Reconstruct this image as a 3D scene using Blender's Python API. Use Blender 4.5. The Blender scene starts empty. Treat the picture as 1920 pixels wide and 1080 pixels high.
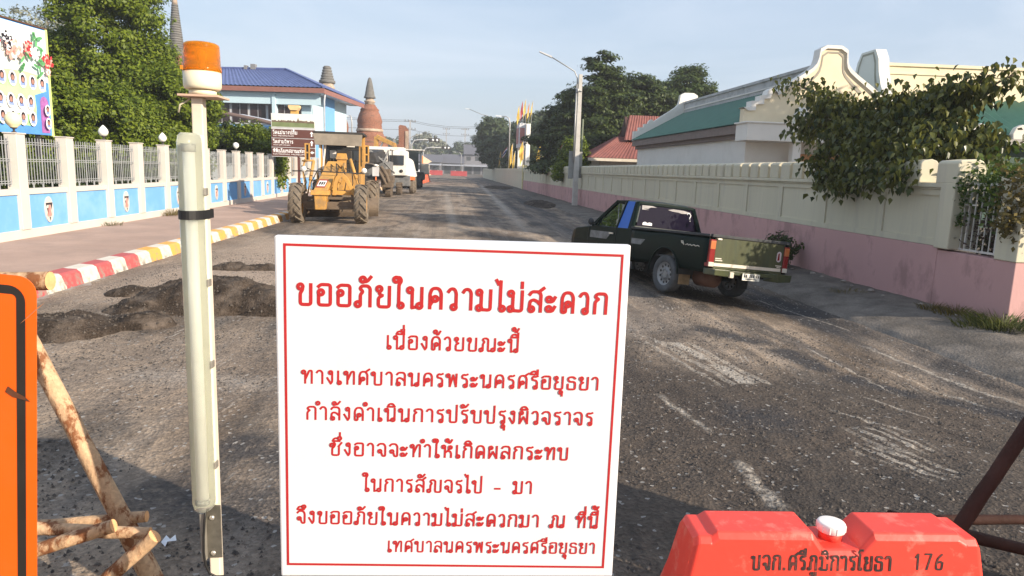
import bpy, bmesh, math, random
import numpy as np
from math import sin, cos, pi, radians, sqrt, atan2
from mathutils import Vector, Matrix
from mathutils import noise as mnoise

SC = bpy.context.scene
COL = SC.collection

# ------------------------------------------------------------------ camera
CAM_H, YAW, PITCH, ROLL, FPX = 1.9, radians(5.2), radians(9.45), radians(1.9), 1320.0
cam = bpy.data.cameras.new('camera')
cam.lens = 36.0 * FPX / 1920.0
cam.sensor_width = 36.0
cam.clip_start = 0.05
cam.clip_end = 6000
cam_ob = bpy.data.objects.new('camera', cam)
COL.objects.link(cam_ob)
_f = Vector((sin(YAW) * cos(PITCH), cos(YAW) * cos(PITCH), -sin(PITCH)))
_r0 = Vector((cos(YAW), -sin(YAW), 0))
_u0 = _r0.cross(_f)
_r = _r0 * cos(ROLL) + _u0 * sin(ROLL)
_u = -_r0 * sin(ROLL) + _u0 * cos(ROLL)
cam_ob.matrix_world = Matrix(((_r.x, _u.x, -_f.x, 0), (_r.y, _u.y, -_f.y, 0), (_r.z, _u.z, -_f.z, CAM_H), (0, 0, 0, 1)))
SC.camera = cam_ob

# ------------------------------------------------------------------ light
SUN_EL, SUN_AZ = radians(22.5), radians(53)      # azimuth measured from behind the camera (-Y) towards +X
to_sun = Vector((sin(SUN_AZ) * cos(SUN_EL), -cos(SUN_AZ) * cos(SUN_EL), sin(SUN_EL)))
world = bpy.data.worlds.new('World')
SC.world = world
world.use_nodes = True
wn, wl = world.node_tree.nodes, world.node_tree.links
bg = wn['Background']
sky = wn.new('ShaderNodeTexSky')
sky.sky_type = 'NISHITA'
sky.sun_disc = False
sky.sun_elevation = SUN_EL
sky.sun_rotation = math.atan2(to_sun.x, to_sun.y)
sky.air_density = 1.3
sky.dust_density = 1.6
sky.ozone_density = 1.6
# faint high cirrus in the sky itself
tc = wn.new('ShaderNodeTexCoord')
mp = wn.new('ShaderNodeMapping'); mp.inputs['Scale'].default_value = (1.2, 2.6, 7.0); mp.inputs['Rotation'].default_value = (0.25, 0.35, 0.4)
nz = wn.new('ShaderNodeTexNoise'); nz.inputs['Scale'].default_value = 1.6; nz.inputs['Detail'].default_value = 6; nz.inputs['Roughness'].default_value = 0.55; nz.inputs['Distortion'].default_value = 0.5
cr = wn.new('ShaderNodeValToRGB'); cr.color_ramp.elements[0].position = 0.42; cr.color_ramp.elements[1].position = 0.78
cr.color_ramp.elements[0].color = (0, 0, 0, 1); cr.color_ramp.elements[1].color = (0.6, 0.6, 0.6, 1)
mx = wn.new('ShaderNodeMix'); mx.data_type = 'RGBA'
mx.inputs[7].default_value = (5.9, 6.4, 7.2, 1)
wl.new(tc.outputs['Generated'], mp.inputs['Vector']); wl.new(mp.outputs['Vector'], nz.inputs['Vector'])
wl.new(nz.outputs['Fac'], cr.inputs['Fac']); wl.new(cr.outputs['Color'], mx.inputs[0])
pale = wn.new('ShaderNodeMix'); pale.data_type = 'RGBA'; pale.inputs[0].default_value = 0.62; pale.inputs[7].default_value = (4.15, 5.05, 6.6, 1)
wl.new(sky.outputs['Color'], pale.inputs[6]); wl.new(pale.outputs[2], mx.inputs[6]); wl.new(mx.outputs[2], bg.inputs['Color'])
bg.inputs['Strength'].default_value = 0.098

sun = bpy.data.lights.new('sun', 'SUN')
sun.energy = 5.0
sun.angle = radians(0.5)
sun.color = (1.0, 0.865, 0.70)
sun_ob = bpy.data.objects.new('sun', sun)
COL.objects.link(sun_ob)
sun_ob.rotation_euler = to_sun.to_track_quat('Z', 'Y').to_euler()
sun_ob.location = (20, -20, 30)

SC.view_settings.view_transform = 'Standard'
SC.view_settings.look = 'None'
SC.view_settings.exposure = 0.68
SC.view_settings.gamma = 1.0
try:
    SC.cycles.max_bounces = 6
    SC.cycles.transparent_max_bounces = 12
    SC.cycles.use_denoising = True
except Exception:
    pass

# ------------------------------------------------------------------ materials
MATS = {}
def new_mat(name):
    m = bpy.data.materials.new(name)
    m.use_nodes = True
    MATS[name] = m
    return m, m.node_tree.nodes, m.node_tree.links, m.node_tree.nodes['Principled BSDF']

def mat(name, c, rough=0.6, metal=0.0, var=0.12, scale=3.0, dirt=None, dirt_amt=0.0, dirt_scale=1.5, dirt_ramp=(.48,.68), bump=0.0, bump_scale=40, spec=0.4, fine=0.0, fine_scale=120, streak=None, coat=0.0):
    """base colour with two scales of colour variation, optional stains (their own shapes) and bump"""
    if name in MATS: return MATS[name]
    m, n, l, p = new_mat(name)
    geo = n.new('ShaderNodeNewGeometry')
    vec = geo.outputs['Position']
    if streak:
        mpp = n.new('ShaderNodeMapping'); mpp.inputs['Scale'].default_value = streak
        l.new(vec, mpp.inputs['Vector']); svec = mpp.outputs['Vector']
    else: svec = vec
    a = n.new('ShaderNodeTexNoise'); a.inputs['Scale'].default_value = scale; a.inputs['Detail'].default_value = 5; a.inputs['Roughness'].default_value = 0.6
    l.new(svec, a.inputs['Vector'])
    r = n.new('ShaderNodeValToRGB')
    r.color_ramp.elements[0].position = 0.3; r.color_ramp.elements[1].position = 0.7
    lo = [max(0, x * (1 - var)) for x in c]; hi = [min(1, x * (1 + var)) for x in c]
    r.color_ramp.elements[0].color = (*lo, 1); r.color_ramp.elements[1].color = (*hi, 1)
    l.new(a.outputs['Fac'], r.inputs['Fac'])
    out = r.outputs['Color']
    if fine > 0:
        b = n.new('ShaderNodeTexNoise'); b.inputs['Scale'].default_value = fine_scale; b.inputs['Detail'].default_value = 2
        l.new(vec, b.inputs['Vector'])
        rr = n.new('ShaderNodeMapRange'); rr.inputs[1].default_value = 0.3; rr.inputs[2].default_value = 0.7; rr.inputs[3].default_value = 1 - fine; rr.inputs[4].default_value = 1 + fine
        l.new(b.outputs['Fac'], rr.inputs[0])
        q = n.new('ShaderNodeMix'); q.data_type = 'RGBA'; q.blend_type = 'MULTIPLY'; q.inputs[0].default_value = 1
        l.new(out, q.inputs[6]); l.new(rr.outputs[0], q.inputs[7]); out = q.outputs[2]
    if dirt is not None and dirt_amt > 0:
        d = n.new('ShaderNodeTexNoise'); d.inputs['Scale'].default_value = dirt_scale; d.inputs['Detail'].default_value = 8; d.inputs['Roughness'].default_value = 0.7
        l.new(svec, d.inputs['Vector'])
        dr = n.new('ShaderNodeValToRGB'); dr.color_ramp.elements[0].position, dr.color_ramp.elements[1].position = dirt_ramp
        dr.color_ramp.elements[0].color = (0, 0, 0, 1); dr.color_ramp.elements[1].color = (dirt_amt,) * 3 + (1,)
        l.new(d.outputs['Fac'], dr.inputs['Fac'])
        q = n.new('ShaderNodeMix'); q.data_type = 'RGBA'
        l.new(dr.outputs['Color'], q.inputs[0]); l.new(out, q.inputs[6]); q.inputs[7].default_value = (*dirt, 1); out = q.outputs[2]
    l.new(out, p.inputs['Base Color'])
    p.inputs['Roughness'].default_value = rough
    p.inputs['Metallic'].default_value = metal
    p.inputs['Specular IOR Level'].default_value = spec
    if coat: p.inputs['Coat Weight'].default_value = coat
    if bump > 0:
        bn = n.new('ShaderNodeTexNoise'); bn.inputs['Scale'].default_value = bump_scale; bn.inputs['Detail'].default_value = 4
        l.new(svec, bn.inputs['Vector'])
        bp = n.new('ShaderNodeBump'); bp.inputs['Strength'].default_value = bump; bp.inputs['Distance'].default_value = 0.02
        l.new(bn.outputs['Fac'], bp.inputs['Height']); l.new(bp.outputs['Normal'], p.inputs['Normal'])
    return m

def leaf_mat(name, c0, c1, trans=0.35, rough=0.5):
    if name in MATS: return MATS[name]
    m, n, l, p = new_mat(name)
    geo = n.new('ShaderNodeNewGeometry')
    r = n.new('ShaderNodeValToRGB'); r.color_ramp.elements[0].color = (*c0, 1); r.color_ramp.elements[1].color = (*c1, 1)
    l.new(geo.outputs['Random Per Island'], r.inputs['Fac'])
    l.new(r.outputs['Color'], p.inputs['Base Color'])
    p.inputs['Roughness'].default_value = rough; p.inputs['Specular IOR Level'].default_value = 0.3
    t = n.new('ShaderNodeBsdfTranslucent'); l.new(r.outputs['Color'], t.inputs['Color'])
    mxs = n.new('ShaderNodeMixShader'); mxs.inputs[0].default_value = trans
    l.new(p.outputs[0], mxs.inputs[1]); l.new(t.outputs[0], mxs.inputs[2])
    l.new(mxs.outputs[0], n['Material Output'].inputs['Surface'])
    return m

# ------------------------------------------------------------------ mesh building
class MB:
    def __init__(s): s.v = []; s.f = []; s.mi = []; s.sm = []
    def add(s, vs, fs, mi=0, smooth=False):
        o = len(s.v); s.v += [tuple(v) for v in vs]
        for f in fs:
            s.f.append(tuple(i + o for i in f)); s.mi.append(mi); s.sm.append(smooth)
        return s
    def box(s, x0, x1, y0, y1, z0, z1, mi=0):
        return s.add([(x0,y0,z0),(x1,y0,z0),(x1,y1,z0),(x0,y1,z0),(x0,y0,z1),(x1,y0,z1),(x1,y1,z1),(x0,y1,z1)],
                     [(0,3,2,1),(4,5,6,7),(0,1,5,4),(1,2,6,5),(2,3,7,6),(3,0,4,7)], mi)
    def hexa(s, b, t, mi=0):
        """b, t: four points each, counter-clockwise seen from above"""
        return s.add(list(b) + list(t), [(0,3,2,1),(4,5,6,7),(0,1,5,4),(1,2,6,5),(2,3,7,6),(3,0,4,7)], mi)
    def bar(s, p0, p1, w, h=None, mi=0, up=(0,0,1)):
        p0, p1 = Vector(p0), Vector(p1); h = h or w
        d = (p1 - p0).normalized(); u = Vector(up)
        if abs(d.dot(u)) > 0.98: u = Vector((1, 0, 0))
        r = d.cross(u).normalized(); u = r.cross(d)
        c = [(-1,-1),(1,-1),(1,1),(-1,1)]
        q = [p0 + r*(w/2*a) + u*(h/2*b) for a, b in c] + [p1 + r*(w/2*a) + u*(h/2*b) for a, b in c]
        return s.add(q, [(0,1,2,3),(7,6,5,4),(0,4,5,1),(1,5,6,2),(2,6,7,3),(3,7,4,0)], mi)
    def tube(s, pts, rad, n=8, mi=0, cap=True, jit=0.0, rng=None):
        pts = [Vector(p) for p in pts]; m = len(pts)
        rads = rad if isinstance(rad, (list, tuple)) else [rad]*m
        vs = []; prev = None
        for i, p in enumerate(pts):
            d = (pts[min(i+1, m-1)] - pts[max(i-1, 0)]).normalized()
            if prev is None:
                u = Vector((0,0,1)) if abs(d.z) < 0.9 else Vector((1,0,0))
                r = d.cross(u).normalized()
            else:
                r = (prev - d*prev.dot(d)).normalized()
            prev = r; u = d.cross(r)
            for k in range(n):
                a = 2*pi*k/n; rr = rads[i]
                if jit: rr *= 1 + (rng.random()-.5)*jit
                vs.append(p + r*(cos(a)*rr) + u*(sin(a)*rr))
        fs = [(i*n+k, i*n+(k+1) % n, (i+1)*n+(k+1) % n, (i+1)*n+k) for i in range(m-1) for k in range(n)]
        o = len(s.v); s.add(vs, fs, mi, True)
        if cap:
            s.f.append(tuple(o+k for k in range(n-1, -1, -1))); s.mi.append(mi); s.sm.append(False)
            s.f.append(tuple(o+(m-1)*n+k for k in range(n))); s.mi.append(mi); s.sm.append(False)
        return s
    def lathe(s, prof, c=(0,0,0), n=24, axis='z', mi=0, smooth=True, jit=0.0, seed=0, cap=True):
        rng = random.Random(seed); vs = []
        for r, h in prof:
            for k in range(n):
                a = 2*pi*k/n; rr = r*(1+(rng.random()-.5)*jit)
                x, y = rr*cos(a), rr*sin(a)
                if axis == 'z': v = (c[0]+x, c[1]+y, c[2]+h)
                elif axis == 'x': v = (c[0]+h, c[1]+x, c[2]+y)
                else: v = (c[0]+y, c[1]+h, c[2]+x)
                vs.append(v)
        m = len(prof)
        fs = [(i*n+k, i*n+(k+1) % n, (i+1)*n+(k+1) % n, (i+1)*n+k) for i in range(m-1) for k in range(n)]
        o = len(s.v); s.add(vs, fs, mi, smooth)
        if cap and prof[0][0] > 1e-6: s.f.append(tuple(o+k for k in range(n-1, -1, -1))); s.mi.append(mi); s.sm.append(False)
        if cap and prof[-1][0] > 1e-6: s.f.append(tuple(o+(m-1)*n+k for k in range(n))); s.mi.append(mi); s.sm.append(False)
        return s
    def prism(s, poly, a0, a1, axis='y', mi=0):
        """poly of 2-D points (x,z)/(y,z)/(x,y) pushed along axis from a0 to a1"""
        def P(u, v, a):
            return (u, a, v) if axis == 'y' else (a, u, v) if axis == 'x' else (u, v, a)
        n = len(poly)
        vs = [P(u, v, a0) for u, v in poly] + [P(u, v, a1) for u, v in poly]
        fs = [tuple(range(n)), tuple(range(2*n-1, n-1, -1))] + [(i, (i+1) % n, n+(i+1) % n, n+i) for i in range(n)]
        return s.add(vs, fs, mi)
    def xf(s, M, start=0):
        for i in range(start, len(s.v)): s.v[i] = tuple(M @ Vector(s.v[i]))
        return s
    def build(s, name, m=None, parent=None, bevel=0.0, loc=None, recalc=True, seg=2):
        me = bpy.data.meshes.new(name)
        me.from_pydata(s.v, [], s.f)
        ms = m if isinstance(m, (list, tuple)) else [m]
        for q in ms: me.materials.append(q)
        me.polygons.foreach_set('material_index', s.mi)
        me.polygons.foreach_set('use_smooth', s.sm)
        if recalc:
            bm = bmesh.new(); bm.from_mesh(me); bmesh.ops.recalc_face_normals(bm, faces=bm.faces); bm.to_mesh(me); bm.free()
        me.update()
        o = bpy.data.objects.new(name, me); COL.objects.link(o)
        if parent is not None: o.parent = parent
        if loc is not None: o.location = loc
        if bevel > 0:
            bv = o.modifiers.new('bevel', 'BEVEL'); bv.width = bevel; bv.segments = seg; bv.limit_method = 'ANGLE'; bv.angle_limit = radians(35)
        return o

def np_mesh(name, V, Q, m, parent=None, smooth=False, loc=None):
    """fast mesh from numpy arrays: V (n,3), Q (m,k)"""
    me = bpy.data.meshes.new(name)
    k = Q.shape[1]
    me.vertices.add(len(V)); me.vertices.foreach_set('co', np.ascontiguousarray(V, dtype=np.float32).ravel())
    me.loops.add(Q.size); me.loops.foreach_set('vertex_index', np.ascontiguousarray(Q, dtype=np.int32).ravel())
    me.polygons.add(len(Q)); me.polygons.foreach_set('loop_start', np.arange(0, Q.size, k, dtype=np.int32))
    if smooth: me.polygons.foreach_set('use_smooth', np.ones(len(Q), dtype=bool))
    me.materials.append(m); me.update(calc_edges=True); me.validate()
    o = bpy.data.objects.new(name, me); COL.objects.link(o)
    if parent is not None: o.parent = parent
    if loc is not None: o.location = loc
    return o

def tag(o, label, cat, group=None, kind=None):
    o['label'] = label; o['category'] = cat
    if group: o['group'] = group
    if kind: o['kind'] = kind
    return o
def struct(o, kind='structure'):
    o['kind'] = kind; return o
def thing(name, label, cat, loc=(0,0,0), rz=0.0, group=None):
    o = bpy.data.objects.new(name, None); COL.objects.link(o)
    o.empty_display_size = 0.3; o.location = loc; o.rotation_euler = (0, 0, rz)
    return tag(o, label, cat, group)
def dup(o, loc, rz=None, label=None, parent=None, scale=None):
    c = o.copy(); COL.objects.link(c)
    c.parent = parent
    if loc is not None: c.location = loc
    if rz is not None: c.rotation_euler = (0, 0, rz)
    if scale is not None: c.scale = scale
    if label: c['label'] = label
    for ch in list(o.children):
        dup(ch, None, parent=c)
    return c

# small value-noise for numpy displacement
def _hash(ix, iy, seed):
    h = (ix.astype(np.int64)*374761393 + iy.astype(np.int64)*668265263 + seed*974711) & 0x7fffffff
    h = (h ^ (h >> 13)) * 1274126177 & 0x7fffffff
    return ((h ^ (h >> 16)) & 0xffff) / 65535.0
def vnoise(x, y, seed=0):
    ix, iy = np.floor(x), np.floor(y); fx, fy = x-ix, y-iy
    fx = fx*fx*(3-2*fx); fy = fy*fy*(3-2*fy)
    a = _hash(ix, iy, seed); b = _hash(ix+1, iy, seed); c = _hash(ix, iy+1, seed); d = _hash(ix+1, iy+1, seed)
    return a + (b-a)*fx + (c-a)*fy + (a-b-c+d)*fx*fy
def fbm(x, y, o=4, seed=0):
    t = np.zeros_like(x, dtype=float); amp = 0.5; 
    for i in range(o):
        t += amp*(vnoise(x, y, seed+i*17)-0.5); x = x*2.03; y = y*2.03; amp *= 0.5
    return t

# ------------------------------------------------------------------ looped Thai lettering drawn as pen strokes
R_ = 0.125
def _up(x): return x
G = {
'ก': (.74, [[(.1,0),(.1,.58),(.25,.72),(.08,.85),(.2,1),(.55,1),(.64,.88),(.64,0)]], []),
'ข': (.74, [[(.27,.88),(.26,.7),(.16,.55),(.16,0),(.64,0),(.64,1)]], [(.17,.87)]),
'ค': (.74, [[(.26,.40),(.12,.16)],[(.11,0),(.11,.75),(.22,1),(.52,1),(.64,.78),(.64,0)]], [(.36,.48)]),
'ง': (.52, [[(.4,.88),(.4,.14),(.3,.0)],[(.31,.0),(.06,.46)]], [(.3,.88)]),
'จ': (.68, [[(.06,.84),(.18,1),(.48,1),(.59,.8),(.59,0),(.4,.0),(.31,.3)]], [(.22,.4)]),
'ช': (.8, [[(.27,.88),(.26,.7),(.16,.55),(.16,0),(.62,0),(.62,.72)],[(.58,.7),(.8,1.02)]], [(.17,.87)]),
'ซ': (.8, [[(.2,.9),(.28,1.0),(.36,.9),(.3,.68),(.16,.55),(.16,0),(.62,0),(.62,.72)],[(.58,.7),(.8,1.02)]], [(.13,.82)]),
'ญ': (1.12, [[(.24,.08),(.24,.58),(.36,.72),(.2,.86),(.3,1),(.5,1),(.6,.9),(.6,0),(1.02,0),(1.02,1)]], [(.13,.1)]),
'ณ': (1.16, [[(.22,.08),(.22,.58),(.34,.72),(.18,.86),(.28,1),(.48,1),(.58,.9),(.58,0),(.84,.03)],[(1.06,.08),(1.06,1)]], [(.11,.1),(.94,.12)]),
'ด': (.74, [[(.29,.42),(.29,0),(.1,0),(.1,.75),(.22,1),(.52,1),(.64,.78),(.64,0)]], [(.39,.42)]),
'ต': (.74, [[(.29,.42),(.29,0),(.1,0),(.1,.75),(.2,1),(.36,.9),(.52,1),(.64,.78),(.64,0)]], [(.38,.43)]),
'ถ': (.76, [[(.12,.08),(.12,.58),(.26,.72),(.1,.86),(.2,1),(.56,1),(.66,.88),(.66,0)]], [(.22,.1)]),
'ภ': (.78, [[(.23,.08),(.23,.58),(.36,.72),(.2,.86),(.3,1),(.58,1),(.68,.88),(.68,0)]], [(.12,.1)]),
'ท': (.78, [[(.23,.9),(.23,0)],[(.24,.3),(.5,.98),(.67,.98),(.67,0)]], [(.13,.87)]),
'ธ': (.74, [[(.64,.86),(.5,1.0),(.2,.98),(.1,.8),(.22,.62),(.58,.6),(.64,.48),(.64,0),(.12,0),(.12,.42)]], []),
'น': (.8, [[(.23,.9),(.23,0),(.5,.06)],[(.68,.08),(.68,1)]], [(.13,.87),(.58,.11)]),
'บ': (.78, [[(.23,.9),(.23,0),(.67,0),(.67,1)]], [(.13,.87)]),
'ป': (.78, [[(.23,.9),(.23,0),(.67,0),(.67,1.38)]], [(.13,.87)]),
'ผ': (.76, [[(.11,.88),(.11,0),(.37,.55),(.64,0),(.64,1)]], [(.22,.87)]),
'ฝ': (.76, [[(.11,.88),(.11,0),(.37,.55),(.64,0),(.64,1.38)]], [(.22,.87)]),
'พ': (.82, [[(.22,.9),(.25,0),(.47,.92),(.68,0),(.7,1)]], [(.12,.87)]),
'ฑ': (.8, [[(.22,.9),(.34,.9),(.25,0)],[(.25,.3),(.5,.98),(.69,.98),(.69,0)]], [(.12,.87)]),
'ม': (.78, [[(.23,.9),(.23,.1)],[(.22,.02),(.67,0),(.67,1)]], [(.13,.87),(.14,.1)]),
'ย': (.74, [[(.25,.82),(.14,.64),(.32,.55)],[(.3,.55),(.13,.44),(.13,0),(.64,0),(.64,1)]], [(.17,.88)]),
'ร': (.58, [[(.46,.08),(.46,.5),(.38,.64),(.14,.68),(.1,.82),(.2,.98),(.36,.92),(.5,1)]], [(.36,.1)]),
'ล': (.74, [[(.09,.84),(.2,1),(.54,1),(.64,.86),(.64,0)],[(.1,.14),(.12,.5),(.26,.6),(.44,.54),(.63,.34)]], [(.2,.12)]),
'ว': (.56, [[(.45,.08),(.45,.8),(.36,1),(.18,1),(.07,.84)]], [(.35,.1)]),
'ศ': (.76, [[(.25,.34),(.13,.0)],[(.11,0),(.11,.75),(.22,1),(.52,1),(.64,.78),(.64,0)],[(.5,.98),(.78,1.2)]], [(.34,.44)]),
'ษ': (.82, [[(.23,.9),(.23,0),(.67,0),(.67,1)],[(.5,.5),(.82,.66)]], [(.13,.87),(.45,.42)]),
'ส': (.76, [[(.09,.84),(.2,1),(.54,1),(.64,.86),(.64,0)],[(.1,.14),(.12,.5),(.26,.6),(.44,.54),(.63,.34)],[(.5,.96),(.78,1.2)]], [(.2,.12)]),
'ห': (.78, [[(.22,.9),(.22,0)],[(.22,.36),(.38,.52),(.56,.52),(.66,.36),(.66,0)],[(.4,.5),(.52,.74)]], [(.12,.87),(.59,.83)]),
'อ': (.74, [[(.1,.64),(.1,0),(.64,0),(.64,1),(.2,1),(.08,.88)]], [(.21,.62)]),
'ะ': (.5, [[(.13,.52),(.3,.52),(.42,.76)],[(.13,.04),(.3,.04),(.42,.28)]], [(.12,.64),(.12,.16)]),
'า': (.54, [[(.06,.84),(.16,1),(.34,1),(.44,.84),(.44,0)]], []),
'ำ': (.54, [[(.06,.84),(.16,1),(.34,1),(.44,.84),(.44,0)]], [(-.1,1.3)]),
'เ': (.36, [[(.12,1),(.12,.08)]], [(.22,.1)]),
'แ': (.68, [[(.12,1),(.12,.08)],[(.44,1),(.44,.08)]], [(.22,.1),(.54,.1)]),
'โ': (.38, [[(.14,.08),(.14,1.1),(.0,1.28),(.1,1.42),(.36,1.42)]], [(.24,.1)]),
'ใ': (.42, [[(.18,.08),(.18,1.12),(.3,1.3),(.22,1.48),(.06,1.46)]], [(.28,.1),(.05,1.36)]),
'ไ': (.42, [[(.2,.08),(.2,1.46)],[(.2,1.44),(.1,1.3),(-.02,1.52)]], [(.3,.1)]),
'.': (.3, [[(.12,0),(.12,.12)]], []), '-': (.7, [[(.12,.36),(.52,.36)]], []), ' ': (.52, [], []),
'1': (.6, [[(.12,.86),(.3,1.1),(.3,0)]], []), '7': (.72, [[(.08,1.1),(.56,1.1),(.26,0)]], []),
'6': (.72, [[(.5,1.08),(.2,.8),(.1,.4),(.12,.02),(.54,.0),(.58,.5)],[(.58,.4),(.46,.6),(.12,.46)]], []),
'3': (.68, [[(.1,1.0),(.3,1.12),(.5,.95),(.48,.68),(.28,.6),(.52,.5),(.54,.15),(.3,0),(.08,.14)]], []),
}
UP = {  # marks above: strokes relative to the right edge of the consonant
'ั': ([[(-.42,1.2),(-.24,1.22),(-.06,1.46)]], [(-.44,1.31)]),
'ิ': ([[(-.6,1.14),(-.5,1.36),(-.26,1.38),(-.12,1.14),(-.6,1.14)]], []),
'ี': ([[(-.6,1.14),(-.5,1.36),(-.26,1.38),(-.12,1.14),(-.6,1.14)],[(-.11,1.1),(-.11,1.5)]], []),
'ึ': ([[(-.62,1.14),(-.52,1.36),(-.28,1.38),(-.14,1.14),(-.62,1.14)]], [(-.14,1.38)]),
'ื': ([[(-.62,1.14),(-.52,1.34),(-.3,1.36),(-.1,1.14),(-.62,1.14)],[(-.1,1.1),(-.1,1.5)],[(-.28,1.3),(-.28,1.5)]], []),
}
TONE = {
'่': ([[(-.13,1.16),(-.13,1.44)]], []),
'้': ([[(-.34,1.38),(-.34,1.2),(-.22,1.18),(-.08,1.46)]], [(-.42,1.4)]),
'์': ([[(-.26,1.26),(-.16,1.3),(-.06,1.5)]], [(-.3,1.34)]),
}
DN = {'ุ': ([[(-.11,-.22),(-.11,-.56)]], [(-.2,-.26)]), 'ู': ([[(-.36,-.2),(-.36,-.46),(-.1,-.46),(-.1,-.16)]], [(-.42,-.26)])}

def _round(pts, r=0.13, n=5):
    out = [pts[0]]
    for i in range(1, len(pts)-1):
        p0, p, p1 = Vector(pts[i-1]), Vector(pts[i]), Vector(pts[i+1])
        a, b = p0-p, p1-p
        q = min(r, a.length*.48, b.length*.48)
        s, e = p + a.normalized()*q, p + b.normalized()*q
        for k in range(n+1):
            t = k/n; out.append(tuple(s*(1-t)**2 + p*2*t*(1-t) + e*t*t))
    out.append(pts[-1]); return out

def text_strokes(txt):
    x = 0.0; S = []; L = []; prev_up = False; tall = False
    for ch in txt:
        if ch in G:
            adv, st, lo = G[ch]
            for s in st: S.append([(px+x, py) for px, py in s])
            for c in lo: L.append((c[0]+x, c[1]))
            x += adv + .16; prev_up = False; tall = ch in 'ปฝ'
        elif ch in UP or ch in TONE or ch in DN:
            st, lo = UP.get(ch) or TONE.get(ch) or DN.get(ch)
            dy = 0.38 if (ch in TONE and prev_up) else 0.0
            dx = -.14 if (tall and ch not in DN) else 0
            dx -= .16
            for s in st: S.append([(px+x+dx, py+dy) for px, py in s])
            for c in lo: L.append((c[0]+x+dx, c[1]+dy))
            if ch in UP: prev_up = True
    return S, L, x

def text_mesh(txt, width, h, w=0.135, ls=1.0):
    """flat stroke lettering, 'width' wide, consonants 'h' high, origin bottom left; x right, y up, tiny z steps between strokes"""
    S, L, adv = text_strokes(txt)
    sx = width/(adv-.2); mb = MB(); z = 0.0
    ww = w*h
    def ribbon(P, closed=False):
        nonlocal z
        P = [Vector((p[0]*sx, p[1]*h)) for p in P]; n = len(P); vs = []
        for i in range(n):
            if closed: a, b = P[i-1], P[(i+1) % n]
            else: a, b = P[max(i-1, 0)], P[min(i+1, n-1)]
            d = (b-a).normalized(); nn = Vector((-d.y, d.x)); p = P[i]
            if not closed and i == 0: p = p - d*ww*.3
            if not closed and i == n-1: p = p + d*ww*.3
            vs += [(p.x+nn.x*ww/2, p.y+nn.y*ww/2, z), (p.x-nn.x*ww/2, p.y-nn.y*ww/2, z)]
        m = n if closed else n-1
        mb.add(vs, [(2*i, 2*i+1, 2*((i+1) % n)+1, 2*((i+1) % n)) for i in range(m)])
        z += 0.00003
    for s in S:
        cur = [s[0]]
        for i in range(1, len(s)):
            cur.append(s[i])
            if i < len(s)-1:
                a = Vector((s[i][0]-s[i-1][0], s[i][1]-s[i-1][1])); b = Vector((s[i+1][0]-s[i][0], s[i+1][1]-s[i][1]))
                if a.length and b.length and a.angle(b) > radians(97):
                    ribbon(_round(cur)); cur = [s[i]]
        ribbon(_round(cur))
    for c in L:
        rx = R_*ls*h/sx
        ribbon([(c[0]+rx*.95*cos(2*pi*k/14), c[1]+R_*ls*sin(2*pi*k/14)) for k in range(14)], True)
    return mb

def latin_mesh(txt, width, h):
    """Blender's own font turned into a flat mesh"""
    c = bpy.data.curves.new('lettering', 'FONT'); c.body = txt; c.size = 1.0
    o = bpy.data.objects.new('lettering', c); COL.objects.link(o)
    bpy.context.view_layer.update()
    dg = bpy.context.evaluated_depsgraph_get()
    me = bpy.data.meshes.new_from_object(o.evaluated_get(dg))
    mb = MB()
    vs = [v.co.copy() for v in me.vertices]
    if vs:
        x0 = min(v.x for v in vs); x1 = max(v.x for v in vs); y0 = min(v.y for v in vs); y1 = max(v.y for v in vs)
        mb.add([((v.x-x0)/(x1-x0)*width, (v.y-y0)/(y1-y0)*h, 0) for v in vs], [tuple(p.vertices) for p in me.polygons])
    bpy.data.objects.remove(o); bpy.data.curves.remove(c); bpy.data.meshes.remove(me)
    return mb

# ------------------------------------------------------------------ ground, road, kerb, pavement
def road_z(x, y):
    """cross fall to the right gutter, low dirt verge in front of the wall"""
    x = np.asarray(x, float); y = np.asarray(y, float)
    fade = np.clip((y-2.5)/4, 0, 1)*np.clip((60-y)/35, .35, 1)
    d = np.interp(x, [-6, 0.5, 2.4, 3.6, 5.1, 5.75, 6.3, 7.0, 9], [0, 0, -.03, -.09, -.22, -.21, -.09, -.0, .03])
    return d*fade

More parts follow.
